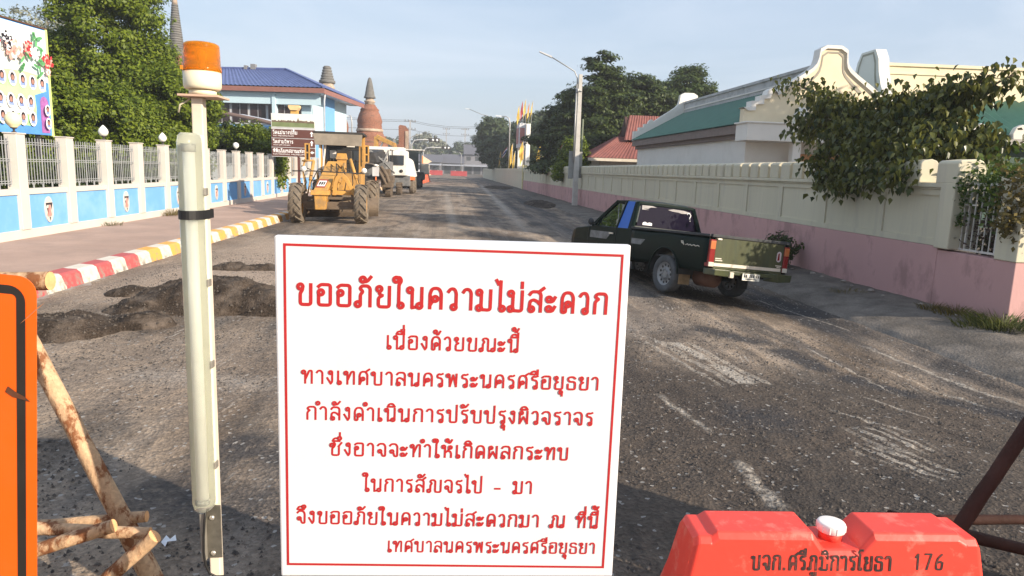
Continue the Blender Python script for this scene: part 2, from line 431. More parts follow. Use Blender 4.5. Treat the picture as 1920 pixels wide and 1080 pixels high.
def road_material():
    m, n, l, p = new_mat('milled_asphalt')
    geo = n.new('ShaderNodeNewGeometry'); P = geo.outputs['Position']
    def noise(scale, detail=4, rough=.6, mapping=None, dist=0):
        v = P
        if mapping:
            q = n.new('ShaderNodeMapping'); q.inputs['Scale'].default_value = mapping[0]; q.inputs['Rotation'].default_value = (0, 0, mapping[1]); q.inputs['Location'].default_value = mapping[2] if len(mapping) > 2 else (0,0,0)
            l.new(P, q.inputs['Vector']); v = q.outputs['Vector']
        t = n.new('ShaderNodeTexNoise'); t.inputs['Scale'].default_value = scale; t.inputs['Detail'].default_value = detail; t.inputs['Roughness'].default_value = rough; t.inputs['Distortion'].default_value = dist
        l.new(v, t.inputs['Vector']); return t.outputs['Fac']
    def ramp(f, a, b, ca=0., cb=1.):
        r = n.new('ShaderNodeMapRange'); r.inputs[1].default_value = a; r.inputs[2].default_value = b; r.inputs[3].default_value = ca; r.inputs[4].default_value = cb
        l.new(f, r.inputs[0]); return r.outputs[0]
    def mixc(f, a, b, mode='MIX'):
        q = n.new('ShaderNodeMix'); q.data_type = 'RGBA'; q.blend_type = mode
        if isinstance(f, float): q.inputs[0].default_value = f
        else: l.new(f, q.inputs[0])
        for i, c in ((6, a), (7, b)):
            if isinstance(c, tuple): q.inputs[i].default_value = (*c, 1)
            else: l.new(c, q.inputs[i])
        return q.outputs[2]
    def mul(a, b):
        q = n.new('ShaderNodeMath'); q.operation = 'MULTIPLY'
        for i, c in enumerate((a, b)):
            if isinstance(c, float): q.inputs[i].default_value = c
            else: l.new(c, q.inputs[i])
        return q.outputs[0]
    # dusty brown over dark bitumen, drifting in long patches
    base = mixc(ramp(noise(.55, 6, .62, ((1, .5, 1), .15), .6), .40, .60), (.125, .096, .072), (.31, .245, .185))
    base = mixc(ramp(noise(1.3, 5, .65, ((1, .35, 1), -.1, (3, 7, 0)), .4), .50, .62, 0, .75), base, (.060, .052, .047))
    # wheel streaks that run along the road
    st = noise(1.0, 5, .6, ((2.2, .06, 1), .0), .35)
    base = mixc(ramp(st, .5, .74, 0, .55), base, (.29, .255, .22))
    st2 = noise(1.0, 5, .6, ((3.4, .09, 1), -.10, (5, 2, 0)), .3)
    base = mixc(ramp(st2, .52, .72, 0, .55), base, (.058, .054, .052))
    # dark blue-grey emulsion bands near the right gutter
    sep = n.new('ShaderNodeSeparateXYZ'); l.new(P, sep.inputs[0])
    xr = ramp(sep.outputs[0], 1.0, 4.8)
    bandn = noise(.9, 5, .6, ((1.6, .10, 1), -.12, (9, 1, 0)), .5)
    base = mixc(mul(ramp(bandn, .46, .6, 0, .75), xr), base, (.052, .053, .058))
    # bare tooth-mark patches, chalky
    ch = noise(1.0, 6, .7, ((1.4, .5, 1), .35, (1.2, 4.3, 0)), .3)
    w = n.new('ShaderNodeTexWave'); w.wave_type = 'BANDS'; w.bands_direction = 'X'; w.inputs['Scale'].default_value = 5.5; w.inputs['Distortion'].default_value = 3.0; w.inputs['Detail'].default_value = 3
    q = n.new('ShaderNodeMapping'); q.inputs['Rotation'].default_value = (0, 0, .22); l.new(P, q.inputs['Vector']); l.new(q.outputs['Vector'], w.inputs['Vector'])
    teeth = mul(ramp(ch, .585, .64), ramp(w.outputs['Fac'], .55, .8))
    base = mixc(mul(teeth, .8), base, (.40, .36, .315))
    # scrapes, tar smears, bare and dark strips; one dark strip has shade painted in
    wn_ = n.new('ShaderNodeTexNoise'); wn_.inputs['Scale'].default_value = 3.0; wn_.inputs['Detail'].default_value = 5; l.new(P, wn_.inputs['Vector'])
    wv = n.new('ShaderNodeVectorMath'); wv.operation = 'MULTIPLY_ADD'; l.new(wn_.outputs['Color'], wv.inputs[0]); wv.inputs[1].default_value = (.16, .16, 0); l.new(P, wv.inputs[2])
    fine_ = noise(14, 5, .7)
    def strip(p0, p1, hw, c, amt, soft=.6, lines=None, rag=.5):
        nonlocal base
        dx, dy = p1[0]-p0[0], p1[1]-p0[1]; L = sqrt(dx*dx+dy*dy)
        q = n.new('ShaderNodeMapping'); q.vector_type = 'TEXTURE'; q.inputs['Location'].default_value = ((p0[0]+p1[0])/2+.08, (p0[1]+p1[1])/2+.08, 0); q.inputs['Rotation'].default_value = (0, 0, atan2(dy, dx))
        l.new(wv.outputs[0], q.inputs['Vector']); s_ = n.new('ShaderNodeSeparateXYZ'); l.new(q.outputs['Vector'], s_.inputs[0])
        ax = n.new('ShaderNodeMath'); ax.operation = 'ABSOLUTE'; l.new(s_.outputs[0], ax.inputs[0]); ay = n.new('ShaderNodeMath'); ay.operation = 'ABSOLUTE'; l.new(s_.outputs[1], ay.inputs[0])
        k = mul(ramp(ax.outputs[0], L/2, L/2*(1-soft*.5)), ramp(ay.outputs[0], hw, hw*(1-soft)))
        k = mul(k, ramp(fine_, rag-.12, rag+.08, 0, 1)) if rag else k
        if lines:
            sn = n.new('ShaderNodeMath'); sn.operation = 'SINE'; l.new(mul(s_.outputs[1], 2*pi/lines), sn.inputs[0]); k = mul(k, ramp(sn.outputs[0], -.2, .35))
        base = mixc(mul(k, amt), base, c)
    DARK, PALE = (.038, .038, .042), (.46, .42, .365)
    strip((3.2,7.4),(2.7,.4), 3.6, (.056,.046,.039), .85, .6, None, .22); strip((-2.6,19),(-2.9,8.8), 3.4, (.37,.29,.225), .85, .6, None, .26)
    strip((-2.8,8.0),(-2.6,5.0), 2.4, (.25,.197,.152), .7, .8, None, .4); strip((1.5,9.8),(2.6,8.2), 1.5, (.25,.21,.175), .7, .8, None, .38)
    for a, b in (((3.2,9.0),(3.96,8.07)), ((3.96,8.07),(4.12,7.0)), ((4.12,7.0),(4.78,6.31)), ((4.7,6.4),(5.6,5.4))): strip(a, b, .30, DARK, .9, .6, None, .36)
    strip((5.6,12.5),(5.5,8.6), .42, DARK, .8, .7, None, .3); strip((6.2,10.0),(6.5,9.1), .25, (.02,.02,.022), .9, .5, None, .3)
    strip((2.2,5.45),(2.9,5.1), .42, DARK, .75, .8, None, .42); strip((-1.6,4.85),(-.7,4.3), .34, DARK, .8, .7, None, .38); strip((-2.2,4.1),(.4,3.5), .5, DARK, .7, .8, None, .4)
    strip((2.62,7.95),(2.86,6.25), .36, PALE, .42, .12, .19, .42); strip((2.62,7.9),(2.82,7.15), .10, PALE, .5, .2, None, .38); strip((2.80,6.95),(2.92,6.3), .12, PALE, .55, .2, None, .38)
    strip((1.7,3.5),(3.9,4.35), .55, (.05,.043,.038), .7, .7, None, .36)  # dark gravel plus painted-in shade on the ground behind the barrier
    for a, b, w_, am in (((5.35,12.2),(5.75,9.2),.03,.8), ((4.46,8.3),(4.5,6.2),.028,.75), ((5.35,8.6),(5.6,5.9),.05,.7), ((4.95,7.6),(5.2,5.9),.03,.6), ((1.86,5.95),(2.02,4.9),.05,.75), ((1.98,4.4),(1.97,3.7),.07,.8), ((3.3,5.6),(3.7,5.0),.03,.7), ((3.9,6.2),(4.2,5.4),.03,.6)):
        strip(a, b, w_, PALE, am*.8, .7, None, .47)
    strip((3.35,5.2),(3.45,4.55), .28, PALE, .6, .6, .11, .47); strip((3.1,4.8),(3.4,4.1), .24, PALE, .55, .6, .10, .47); strip((-1.1,5.7),(-.75,4.9), .35, (.33,.30,.28), .6, .8, None, .42); strip((-3.0,6.4),(-1.3,5.9), .3, (.33,.29,.25), .55, .8, None, .42)
    strip((3.9,95),(2.5,21), .35, PALE, .45, .8, None, .36); strip((-.4,60),(.2,20), .3, PALE, .35, .8, None, .4); strip((1.2,70),(1.7,22), .5, DARK, .5, .8, None, .38); strip((5.2,70),(4.6,24), .7, DARK, .6, .8, None, .36); strip((3.6,50),(3.3,27), .4, DARK, .6, .7, None, .4)
    # grit: stones and fines
    vo = n.new('ShaderNodeTexVoronoi'); vo.inputs['Scale'].default_value = 46; l.new(P, vo.inputs['Vector'])
    hs = n.new('ShaderNodeSeparateColor'); l.new(vo.outputs['Color'], hs.inputs[0])
    grit = mixc(hs.outputs[0], (.70, .69, .68), (1.30, 1.28, 1.25))
    g1 = mixc(.85, base, grit, 'MULTIPLY')
    g2 = ramp(noise(160, 2, .5), .3, .7, .84, 1.16)
    col = mixc(.9, g1, g2, 'MULTIPLY')
    spk = ramp(hs.outputs[1], .975, .985)
    col = mixc(mul(spk, .6), col, (.42, .40, .37))
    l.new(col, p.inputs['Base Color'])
    p.inputs['Roughness'].default_value = .88; p.inputs['Specular IOR Level'].default_value = .25
    b1 = n.new('ShaderNodeBump'); b1.inputs['Strength'].default_value = .55; b1.inputs['Distance'].default_value = .012
    l.new(vo.outputs['Distance'], b1.inputs['Height'])
    b2 = n.new('ShaderNodeBump'); b2.inputs['Strength'].default_value = .6; b2.inputs['Distance'].default_value = .03
    l.new(noise(22, 5, .65), b2.inputs['Height']); l.new(b1.outputs['Normal'], b2.inputs['Normal'])
    l.new(b2.outputs['Normal'], p.inputs['Normal'])
    return m
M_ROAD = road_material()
M_SOIL = mat('loose_millings', (.045, .034, .026), .95, var=.4, scale=2.2, dirt=(.17, .135, .108), dirt_amt=.8, dirt_scale=2.6, bump=.8, bump_scale=45, fine=.5, fine_scale=55, spec=.15)
M_EARTH = mat('bare_earth', (.15, .125, .10), .95, var=.3, scale=1.2, bump=.5, bump_scale=25, fine=.3, spec=.1)
M_VERGE = mat('verge_dirt', (.17, .15, .13), .95, var=.3, scale=1.6, dirt=(.085, .078, .07), dirt_amt=.8, dirt_scale=1.4, bump=.6, bump_scale=30, fine=.35, fine_scale=70, spec=.1)
M_PAVE = mat('pink_paving', (.42, .295, .235), .85, var=.13, scale=.7, dirt=(.30, .225, .185), dirt_amt=.55, dirt_scale=1.1, bump=.15, bump_scale=60, fine=.15, fine_scale=90, spec=.2)
M_CONC = mat('old_concrete', (.32, .285, .25), .85, var=.2, scale=2, dirt=(.15, .135, .12), dirt_amt=.6, dirt_scale=3, bump=.25, bump_scale=50, fine=.15, spec=.2)

mb = MB(); mb.add([(-600,-60,-.6),(600,-60,-.6),(600,900,-.6),(-600,900,-.6)], [(0,1,2,3)])
struct(mb.build('ground', M_EARTH))

# road sheet: fine near the camera, coarser far away
xs = np.concatenate([np.arange(-5.62, 6.0, .045), [6.02]])
ys = [-9.0, -6, -4, -2, -1, 0, .5, 1.0, 1.4]
while ys[-1] < 330: ys.append(ys[-1] + max(.035, (ys[-1]*.0058)))
ys = np.array(ys)
X, Y = np.meshgrid(xs, ys)
Zr = road_z(X, Y)
near = np.clip((26-Y)/20, 0, 1)
Zr += near*(.07*fbm(X*.7, Y*.45, 4, 3) + .036*fbm(X*5, Y*4.2, 3, 9) + .026*fbm(X*16, Y*14, 2, 21))
Zr += near*.02*fbm(X*9, Y*.9, 3, 33)*np.clip(fbm(X*.5, Y*.3, 2, 40)*4+.5, 0, 1)
Zr += .04*fbm(X*.45, Y*.16, 3, 5)*np.clip(1-near, 0, 1)
Zr += .05*np.clip((X+5.62)/.3, 0, 1)*0
Zr[:, 0] -= .05; Zr[:, -1] -= .05
nx = len(xs); ny = len(ys)
V = np.stack([X.ravel(), Y.ravel(), Zr.ravel()], 1)
I = np.arange(nx*ny).reshape(ny, nx)
Q = np.stack([I[:-1,:-1].ravel(), I[:-1,1:].ravel(), I[1:,1:].ravel(), I[1:,:-1].ravel()], 1)
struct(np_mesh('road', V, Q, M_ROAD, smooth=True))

# dirt verge at the foot of the wall
xs = np.arange(5.85, 7.9, .05); ys = np.concatenate([np.arange(3.0, 22, .07), np.arange(22, 60, .25), np.arange(60, 330, 2.0)])
X, Y = np.meshgrid(xs, ys)
Z = road_z(X, Y) + .055*fbm(X*1.6, Y*.9, 4, 51) + .03*fbm(X*7, Y*6, 3, 52) + .02 - .05*np.clip((6.1-X)/.25, 0, 1)
nx, ny = len(xs), len(ys); I = np.arange(nx*ny).reshape(ny, nx)
V = np.stack([X.ravel(), Y.ravel(), Z.ravel()], 1)
Q = np.stack([I[:-1,:-1].ravel(), I[:-1,1:].ravel(), I[1:,1:].ravel(), I[1:,:-1].ravel()], 1)
struct(np_mesh('verge', V, Q, M_VERGE, smooth=True))
# the plot in front of the corner of the wall, and the temple yard behind it
mb = MB(); mb.add([(7.85,-20,-.06),(60,-20,-.06),(60,9.2,-.06),(7.85,9.2,-.06)], [(0,1,2,3)]); struct(mb.build('vacant_ground', M_VERGE))
mb = MB(); mb.add([(7.75,9.2,.08),(90,9.2,.08),(90,330,.08),(7.75,330,.08)], [(0,1,2,3)]); struct(mb.build('temple_yard', M_EARTH))
mb = MB(); mb.add([(-90,-20,.18),(-8.7,-20,.18),(-8.7,330,.18),(-90,330,.18)], [(0,1,2,3)]); struct(mb.build('school_yard', M_EARTH))

# pavement and its striped kerb
mb = MB(); mb.box(-8.75, -5.82, -20, 330, -.5, .22); struct(mb.build('pavement', M_PAVE))
m, n, l, p = new_mat('striped_kerb_paint')
geo = n.new('ShaderNodeNewGeometry'); sep = n.new('ShaderNodeSeparateXYZ'); l.new(geo.outputs['Position'], sep.inputs[0])
def kmath(op, a, b=None):
    q = n.new('ShaderNodeMath'); q.operation = op
    for i, c in enumerate((a, b)):
        if c is None: continue
        if isinstance(c, (int, float)): q.inputs[i].default_value = c
        else: l.new(c, q.inputs[i])
    return q.outputs[0]
def kmix(f, a, b):
    q = n.new('ShaderNodeMix'); q.data_type = 'RGBA'; l.new(f, q.inputs[0])
    for i, c in ((6, a), (7, b)):
        if isinstance(c, tuple): q.inputs[i].default_value = (*c, 1)
        else: l.new(c, q.inputs[i])
    return q.outputs[2]
wob = n.new('ShaderNodeTexNoise'); wob.inputs['Scale'].default_value = 9; l.new(geo.outputs['Position'], wob.inputs['Vector'])
yy = kmath('ADD', sep.outputs[1], kmath('MULTIPLY', wob.outputs['Fac'], .09))
blk = kmath('MULTIPLY', kmath('FRACT', kmath('DIVIDE', kmath('SUBTRACT', yy, 8.62), .99)), 1.0)
is_col = kmath('LESS_THAN', blk, .5)
is_red = kmath('LESS_THAN', sep.outputs[1], 13.5)
kc = kmix(is_red, (.72, .36, .075), (.43, .085, .085))
kc = kmix(is_col, (.62, .58, .50), kc)
dn = n.new('ShaderNodeTexNoise'); dn.inputs['Scale'].default_value = 7; dn.inputs['Detail'].default_value = 8; dn.inputs['Roughness'].default_value = .72; l.new(geo.outputs['Position'], dn.inputs['Vector'])
dr = n.new('ShaderNodeMapRange'); dr.inputs[1].default_value = .49; dr.inputs[2].default_value = .62; dr.inputs[3].default_value = 0; dr.inputs[4].default_value = .85; l.new(dn.outputs['Fac'], dr.inputs[0])
low = n.new('ShaderNodeMapRange'); low.inputs[1].default_value = .24; low.inputs[2].default_value = .0; low.inputs[3].default_value = .12; low.inputs[4].default_value = 1.5; l.new(sep.outputs[2], low.inputs[0])
kc = kmix(kmath('MINIMUM', kmath('MULTIPLY', dr.outputs[0], low.outputs[0]), 1.0), kc, (.27, .24, .20))
l.new(kc, p.inputs['Base Color']); p.inputs['Roughness'].default_value = .75
M_KERB = m
mb = MB()
prof = [(-5.82,-.3),(-5.82,.226),(-5.80,.236),(-5.60,.222),(-5.555,.19),(-5.50,-.02),(-5.50,-.3)]
mb.prism(prof, -20, 330, 'y'); struct(mb.build('kerb', M_KERB))
mb = MB(); mb.prism([(-5.5,-.3),(-5.5,.005),(-5.22,-.012),(-5.19,-.03),(-5.19,-.3)], -20, 330, 'y'); struct(mb.build('gutter', M_CONC))

m, n, l, p = new_mat('stone_chips'); geo = n.new('ShaderNodeNewGeometry')
r_ = n.new('ShaderNodeValToRGB'); r_.color_ramp.elements[0].color = (.05,.045,.042,1); r_.color_ramp.elements[1].color = (.20,.172,.145,1); r_.color_ramp.elements[1].position = 1
e = r_.color_ramp.elements.new(.7); e.color = (.085,.070,.058,1)
l.new(geo.outputs['Random Per Island'], r_.inputs['Fac']); l.new(r_.outputs['Color'], p.inputs['Base Color']); p.inputs['Roughness'].default_value = .9
M_CHIP = m
M_HCHIP = mat('heap_stones', (.11,.09,.072), .95, var=.5, scale=25)
def chips(P, r, g, name, mm, c, parent):
    N = len(P); base = np.array([[1,0,-.5],[-.5,.87,-.5],[-.5,-.87,-.5],[0.1,.05,.9]]); ang = g.random(N)*2*pi; co, si = np.cos(ang), np.sin(ang)
    B = base[None]*(1+.6*(g.random((N,4,3))-.5)); Vx = B[:,:,0]*co[:,None]-B[:,:,1]*si[:,None]; Vy = B[:,:,0]*si[:,None]+B[:,:,1]*co[:,None]
    V = np.stack([P[:,0:1]+Vx*r[:,None], P[:,1:2]+Vy*r[:,None], P[:,2:3]+B[:,:,2]*r[:,None]*.8], 2).reshape(-1,3)-np.asarray(c)
    T = np.array([[0,1,3],[1,2,3],[2,0,3]]); o = np_mesh(name, V, (T[None]+4*np.arange(N)[:,None,None]).reshape(-1,3), mm, parent); o['kind'] = 'stuff'
    return o
# loose chippings on the milled surface (nobody could count them)
rng = np.random.default_rng(4)
N = 62000
py = 2.2 + 13*rng.random(N)**1.5; px = -5.1 + 10.6*rng.random(N)
keep = fbm(px*.8, py*.6, 3, 77) > -.12
px, py = px[keep], py[keep]; N = len(px)
r = .0035 + .013*rng.random(N)**2.6
pz = road_z(px, py) + np.clip((26-py)/20, 0, 1)*.07*fbm(px*.7, py*.45, 4, 3) + .004
g = chips(np.stack([px, py, pz], 1), r, rng, 'gravel', M_CHIP, (0,0,0), None); g['label'] = 'loose stone chippings scattered over the milled road'

# heaps of loose millings
def heap(name, label, bumps, bx, seed, cat='rubble heap', group='heaps of dark loose millings on the road', res=.035):
    x0, x1, y0, y1 = bx
    xs = np.arange(x0, x1, res); ys = np.arange(y0, y1, res); X, Y = np.meshgrid(xs, ys); Z = np.zeros_like(X)
    for cx, cy, rx, ry, h, a in bumps:
        dx, dy = X-cx, Y-cy; u = (dx*cos(a)+dy*sin(a))/rx; v = (-dx*sin(a)+dy*cos(a))/ry
        u = u + .25*fbm(X*1.7, Y*1.7, 3, seed); v = v + .25*fbm(X*1.7, Y*1.7, 3, seed+5)
        d = np.sqrt(u*u+v*v); Z = np.maximum(Z, h*np.clip(1.7*(1-d), 0, 1)**.75)
    on = np.clip(Z/.04, 0, 1)
    Z = Z + on*(.16*fbm(X*2.6, Y*2.6, 4, seed+1) + .07*fbm(X*9, Y*9, 3, seed+2))
    Zt = Z + road_z(X, Y) - .03*(1-on) + .012*on
    nx, ny = len(xs), len(ys); I = np.arange(nx*ny).reshape(ny, nx)
    V = np.stack([X.ravel(), Y.ravel(), Zt.ravel()], 1)
    Q = np.stack([I[:-1,:-1].ravel(), I[:-1,1:].ravel(), I[1:,1:].ravel(), I[1:,:-1].ravel()], 1)
    ok = on.ravel()[Q].max(1) > 0.02; Q = Q[ok]
    used = np.unique(Q); mp_ = -np.ones(len(V), int); mp_[used] = np.arange(len(used))
    c = V[used].mean(0); c[2] = 0
    o = np_mesh(name, V[used]-c, mp_[Q], M_SOIL, smooth=True, loc=tuple(c))
    if res < .05:
        g = np.random.default_rng(seed); k = int(len(used)*.9); P = V[used][g.integers(0, len(used), k)] + g.normal(size=(k,3))*.01
        chips(P, .004+.020*g.random(k)**4, g, 'stones', M_HCHIP, c, o)
    return tag(o, label, cat, group)
heap('millings_heap', 'largest heap of dark loose millings, directly behind the fluorescent tube', [(-3.15, 9.55, 1.05, .65, .33, .05), (-2.2, 9.3, .7, .45, .30, -.1), (-3.75, 9.2, .6, .45, .12, .3)], (-5.1, -1.2, 8.2, 11.2), 3)
heap('millings_heap', 'lower rubbly heap of millings beside the edge of the orange road sign', [(-4.3, 7.9, .7, .6, .16, .3), (-3.6, 8.3, .45, .32, .09, 0)], (-5.15, -3.0, 6.9, 9.3), 11)
heap('millings_heap', 'small low ridge of dark millings near the red and white kerb', [(-4.35, 10.2, .5, .25, .10, .2)], (-5.15, -3.5, 9.6, 10.9), 23)
heap('millings_heap', 'long thin dark patch of millings behind the big heap', [(-3.6, 12.9, 1.1, .28, .09, .12), (-2.0, 13.5, .8, .4, .10, 0)], (-5.1, -.8, 12.2, 14.4), 31)
heap('millings_heap', 'dark heap of millings at the right road edge beside the lamp pole', [(5.4, 43, .9, 3.5, .22, .0)], (3.8, 7.2, 38, 48), 37, res=.12)
heap('millings_heap', 'far dark heap of millings on the right beyond the lamp pole', [(5.2, 78, 1.6, 4.5, .25, .0)], (3, 7.2, 71, 85), 41, res=.2)

# scrap of white litter
mb = MB(); mb.add([(-.035,-.01,.012),(.0,-.02,.02),(.035,.0,.014),(.02,.03,.03),(.0,.012,.016),(-.025,.032,.026),(0,-.05,.01)], [(0,1,4),(1,2,3,4),(0,4,5),(0,6,1)])
o = mb.build('paper_scrap', mat('litter_paper', (.75,.78,.82), .7), loc=(-1.36, 3.37, .02)); tag(o, 'small scrap of white litter lying on the dark road beside the tube lamp', 'litter')
# ------------------------------------------------------------------ notice board
M_SIGNW = mat('sign_white', (.655, .665, .69), .42, var=.02, scale=2, dirt=(.64,.63,.61), dirt_amt=.5, dirt_scale=1.2, bump=.03, bump_scale=9, spec=.4)
M_SIGNR = mat('sign_red', (.42, .018, .019), .5, var=.06, scale=12)
M_WOODY = mat('yellow_timber', (.62, .44, .16), .6, var=.2, scale=10, streak=(8,8,1))
YB = 2.38
nb = thing('notice_board', 'large white notice board with red Thai lettering and a red border, centre foreground', 'notice board', (.025, YB, 0))
mb = MB(); mb.hexa([(-.606,0,.438),(.605,0,.412),(.605,.035,.412),(-.606,.035,.438)], [(-.603,0,1.664),(.600,0,1.660),(.600,.035,1.660),(-.603,.035,1.664)])
mb.build('board', M_SIGNW, nb, bevel=.006)
mb = MB(); w = .0085; y0 = -.0012
TL, TR, BL, BR = (-.574,1.639), (.576,1.627), (-.584,.482), (.571,.448)
def fr(a, b, c, d): mb.add([(a[0],y0,a[1]),(b[0],y0,b[1]),(c[0],y0,c[1]),(d[0],y0,d[1])], [(0,1,2,3)])
ins = lambda p, sx, sz: (p[0]+sx*w, p[1]+sz*w)
iTL, iTR, iBL, iBR = ins(TL,1,-1), ins(TR,-1,-1), ins(BL,1,1), ins(BR,-1,1)
fr(iTL, iTR, TR, TL); fr(BL, BR, iBR, iBL); fr(BL, iBL, iTL, TL); fr(iBR, BR, TR, iTR)
mb.build('border', M_SIGNR, nb)
LINES = [("ขออภัยในความไม่สะดวก", (-.508,1.434), (.552,1.417), .070, .165),
 ("เนื่องด้วยขณะนี้", (-.211,1.284), (.247,1.276), .0455, .155),
 ("ทางเทศบาลนครพระนครศรีอยุธยา", (-.496,1.159), (.536,1.140), .0455, .155),
 ("กำลังดำเนินการปรับปรุงผิวจราจร", (-.484,1.029), (.523,1.009), .0455, .155),
 ("ซึ่งอาจจะทำให้เกิดผลกระทบ", (-.404,.898), (.439,.877), .0455, .155),
 ("ในการสัญจรไป - มา", (-.288,.763), (.312,.748), .0455, .155),
 ("จึงขออภัยในความไม่สะดวกมา ณ ที่นี้", (-.523,.644), (.563,.611), .0455, .155),
 ("เทศบาลนครพระนครศรีอยุธยา", (-.204,.529), (.556,.509), .041, .150)]
for t, a, b, h, w_ in LINES:
    W = sqrt((b[0]-a[0])**2 + (b[1]-a[1])**2); an = atan2(b[1]-a[1], b[0]-a[0])
    tm = text_mesh(t, W, h, w_)
    tm.v = [(a[0]-.025 + x*cos(an) - y*sin(an), -.0012 - z, a[1] + x*sin(an) + y*cos(an)) for x, y, z in tm.v]
    tm.build('lettering', M_SIGNR, nb, recalc=False)
for x in (-.575, -.165, .56):
    mb = MB(); mb.box(x-.022, x+.022, .036, .08, -.02, 1.5); mb.build('leg', M_WOODY, nb, bevel=.003)

# ------------------------------------------------------------------ pole with beacon and tube lamp
M_POLE = mat('cream_steel', (.72, .62, .50), .45, var=.06, scale=4, dirt=(.45,.36,.28), dirt_amt=.35, dirt_scale=6)
M_PLATE = mat('rusty_plate', (.55, .38, .28), .6, var=.2, scale=8)
M_CREAM = mat('cream_plastic', (.74, .68, .50), .4, var=.04, scale=5)
M_BLACK = mat('black_rubber', (.015, .015, .015), .5)
M_STEEL = mat('dull_steel', (.33, .31, .27), .5, metal=.5, var=.15, scale=9)
lp = thing('warning_light_pole', 'cream steel pole carrying an orange beacon and long tube lamp, beside the notice board', 'warning light', (-.808, 2.41, 0))
mb = MB(); mb.bar((-.011,.02,0), (-.011,.02,2.10), .038, .036); mb.build('pole', M_POLE, lp, bevel=.004)
mb = MB(); mb.box(-.06, .066, -.03, .09, 2.100, 2.107); mb.build('top_plate', M_PLATE, lp, bevel=.001)
bz = 2.125
mb = MB(); mb.lathe([(.045,-.018),(.045,-.002)], (-.006,.02,bz), 20); mb.lathe([(.054,0),(.059,.003),(.062,.012),(.062,.064)], (-.006,.02,bz), 40)
bb = mb.build('beacon_base', M_CREAM, lp); bb.scale = (.93, .93, .9); bb.location = (.009, .002, bz*.1)
m, n, l, p = new_mat('amber_lens'); p.inputs['Base Color'].default_value = (1.0, .42, .03, 1); p.inputs['Roughness'].default_value = .10; p.inputs['Transmission Weight'].default_value = .8; p.inputs['IOR'].default_value = 1.25; p.inputs['Subsurface Weight'].default_value = .0
MA = m
mb = MB(); mb.lathe([(.0632,.062),(.0640,.066),(.0640,.082),(.0612,.083),(.0592,.150),(.0575,.156),(.050,.161),(.03,.165),(0,.1665),(0,.1635),(.048,.158),(.0555,.15),(.0585,.085),(.0585,.0625)], (-.006,.02,bz), 48)
mb.build('beacon_lens', MA, bb)
mb = MB(); mb.lathe([(.012,.065),(.012,.09),(.016,.095),(.016,.135),(0,.14)], (-.006,.02,bz), 14); mb.add([(-.04,.05,bz+.09),(.035,.055,bz+.09),(.035,.05,bz+.15),(-.04,.048,bz+.15)], [(0,1,2,3)])
mb.build('reflector', mat('bright_reflector', (.8,.62,.35), .25, metal=.6), bb)
mb = MB(); mb.box(-.056, -.050, -.045, -.035, bz+.062, bz+.075); mb.build('latch', mat('orange_plastic', (.75,.22,.02), .5), bb)
# loose cable from the beacon
mb = MB(); mb.tube([(-.03,.01,2.10),(-.045,.005,2.085),(-.062,0,2.075),(-.068,0,2.05)], .0032, 6); mb.build('cable', mat('cable_grey', (.5,.45,.33), .6), lp)
# weatherproof tube lamp: tray, clear cover, tube, end cap, clips
def capsule_loop(w, d, z, n=10):
    pts = []
    for k in range(n+1):
        a = pi*k/n; pts.append((w*cos(a), -d*sin(a), z))
    return pts
tl = thing('tube_lamp', 'x', 'x'); bpy.data.objects.remove(tl)
Z0, Z1 = .705, 1.985; cx, cy = -.026, -.028
def shell(w, d, z0, z1, r=.03):
    mbs = MB(); rows = []
    for z, k in ((z0, .72), (z0+r*.3, .9), (z0+r, 1), (z1-r, 1), (z1-r*.3, .9), (z1, .72)):
        rows.append([(cx+x*k, cy+y*k, z) for x, y, _ in capsule_loop(w, d, 0)])
    n = len(rows[0]); vs = [v for r_ in rows for v in r_]
    fs = [(i*n+k, i*n+k+1, (i+1)*n+k+1, (i+1)*n+k) for i in range(len(rows)-1) for k in range(n-1)]
    mbs.add(vs, fs, 0, True)
    mbs.add(rows[0], [tuple(range(n))]); mbs.add(rows[-1], [tuple(range(n-1,-1,-1))])
    return mbs
mb = MB(); mb.box(cx-.039, cx+.039, cy+.001, cy+.028, Z0+.004, Z1-.004); tray = mb.build('lamp_tray', mat('lamp_tray', (.70,.69,.56), .5, var=.05), lp, bevel=.008)
m, n, l, p = new_mat('lamp_cover'); p.inputs['Base Color'].default_value = (.84,.86,.76,1); p.inputs['Roughness'].default_value = .14; p.inputs['Transmission Weight'].default_value = .85; p.inputs['IOR'].default_value = 1.22
shell(.0375, .060, Z0, Z1).build('lamp_cover', m, tray)
mb = MB(); mb.tube([(cx, cy-.018, Z0+.04), (cx, cy-.018, Z1-.06)], .0145, 14); tb = mb.build('fluorescent_tube', mat('tube_white', (.86,.86,.80), .35), tray)
for za, zb_ in ((Z0+.022, Z0+.042), (Z1-.06, Z1-.035)):
    mb = MB(); mb.tube([(cx, cy-.018, za), (cx, cy-.018, zb_)], .0175, 12); mb.build('lamp_holder', mat('grey_plastic', (.3,.3,.27), .6), tray)
for z in (.86, 1.22, 1.50, 1.80):
    mb = MB(); mb.box(cx+.034, cx+.044, cy-.008, cy+.022, z-.012, z+.012); mb.build('clip', M_STEEL, tray, bevel=.002)
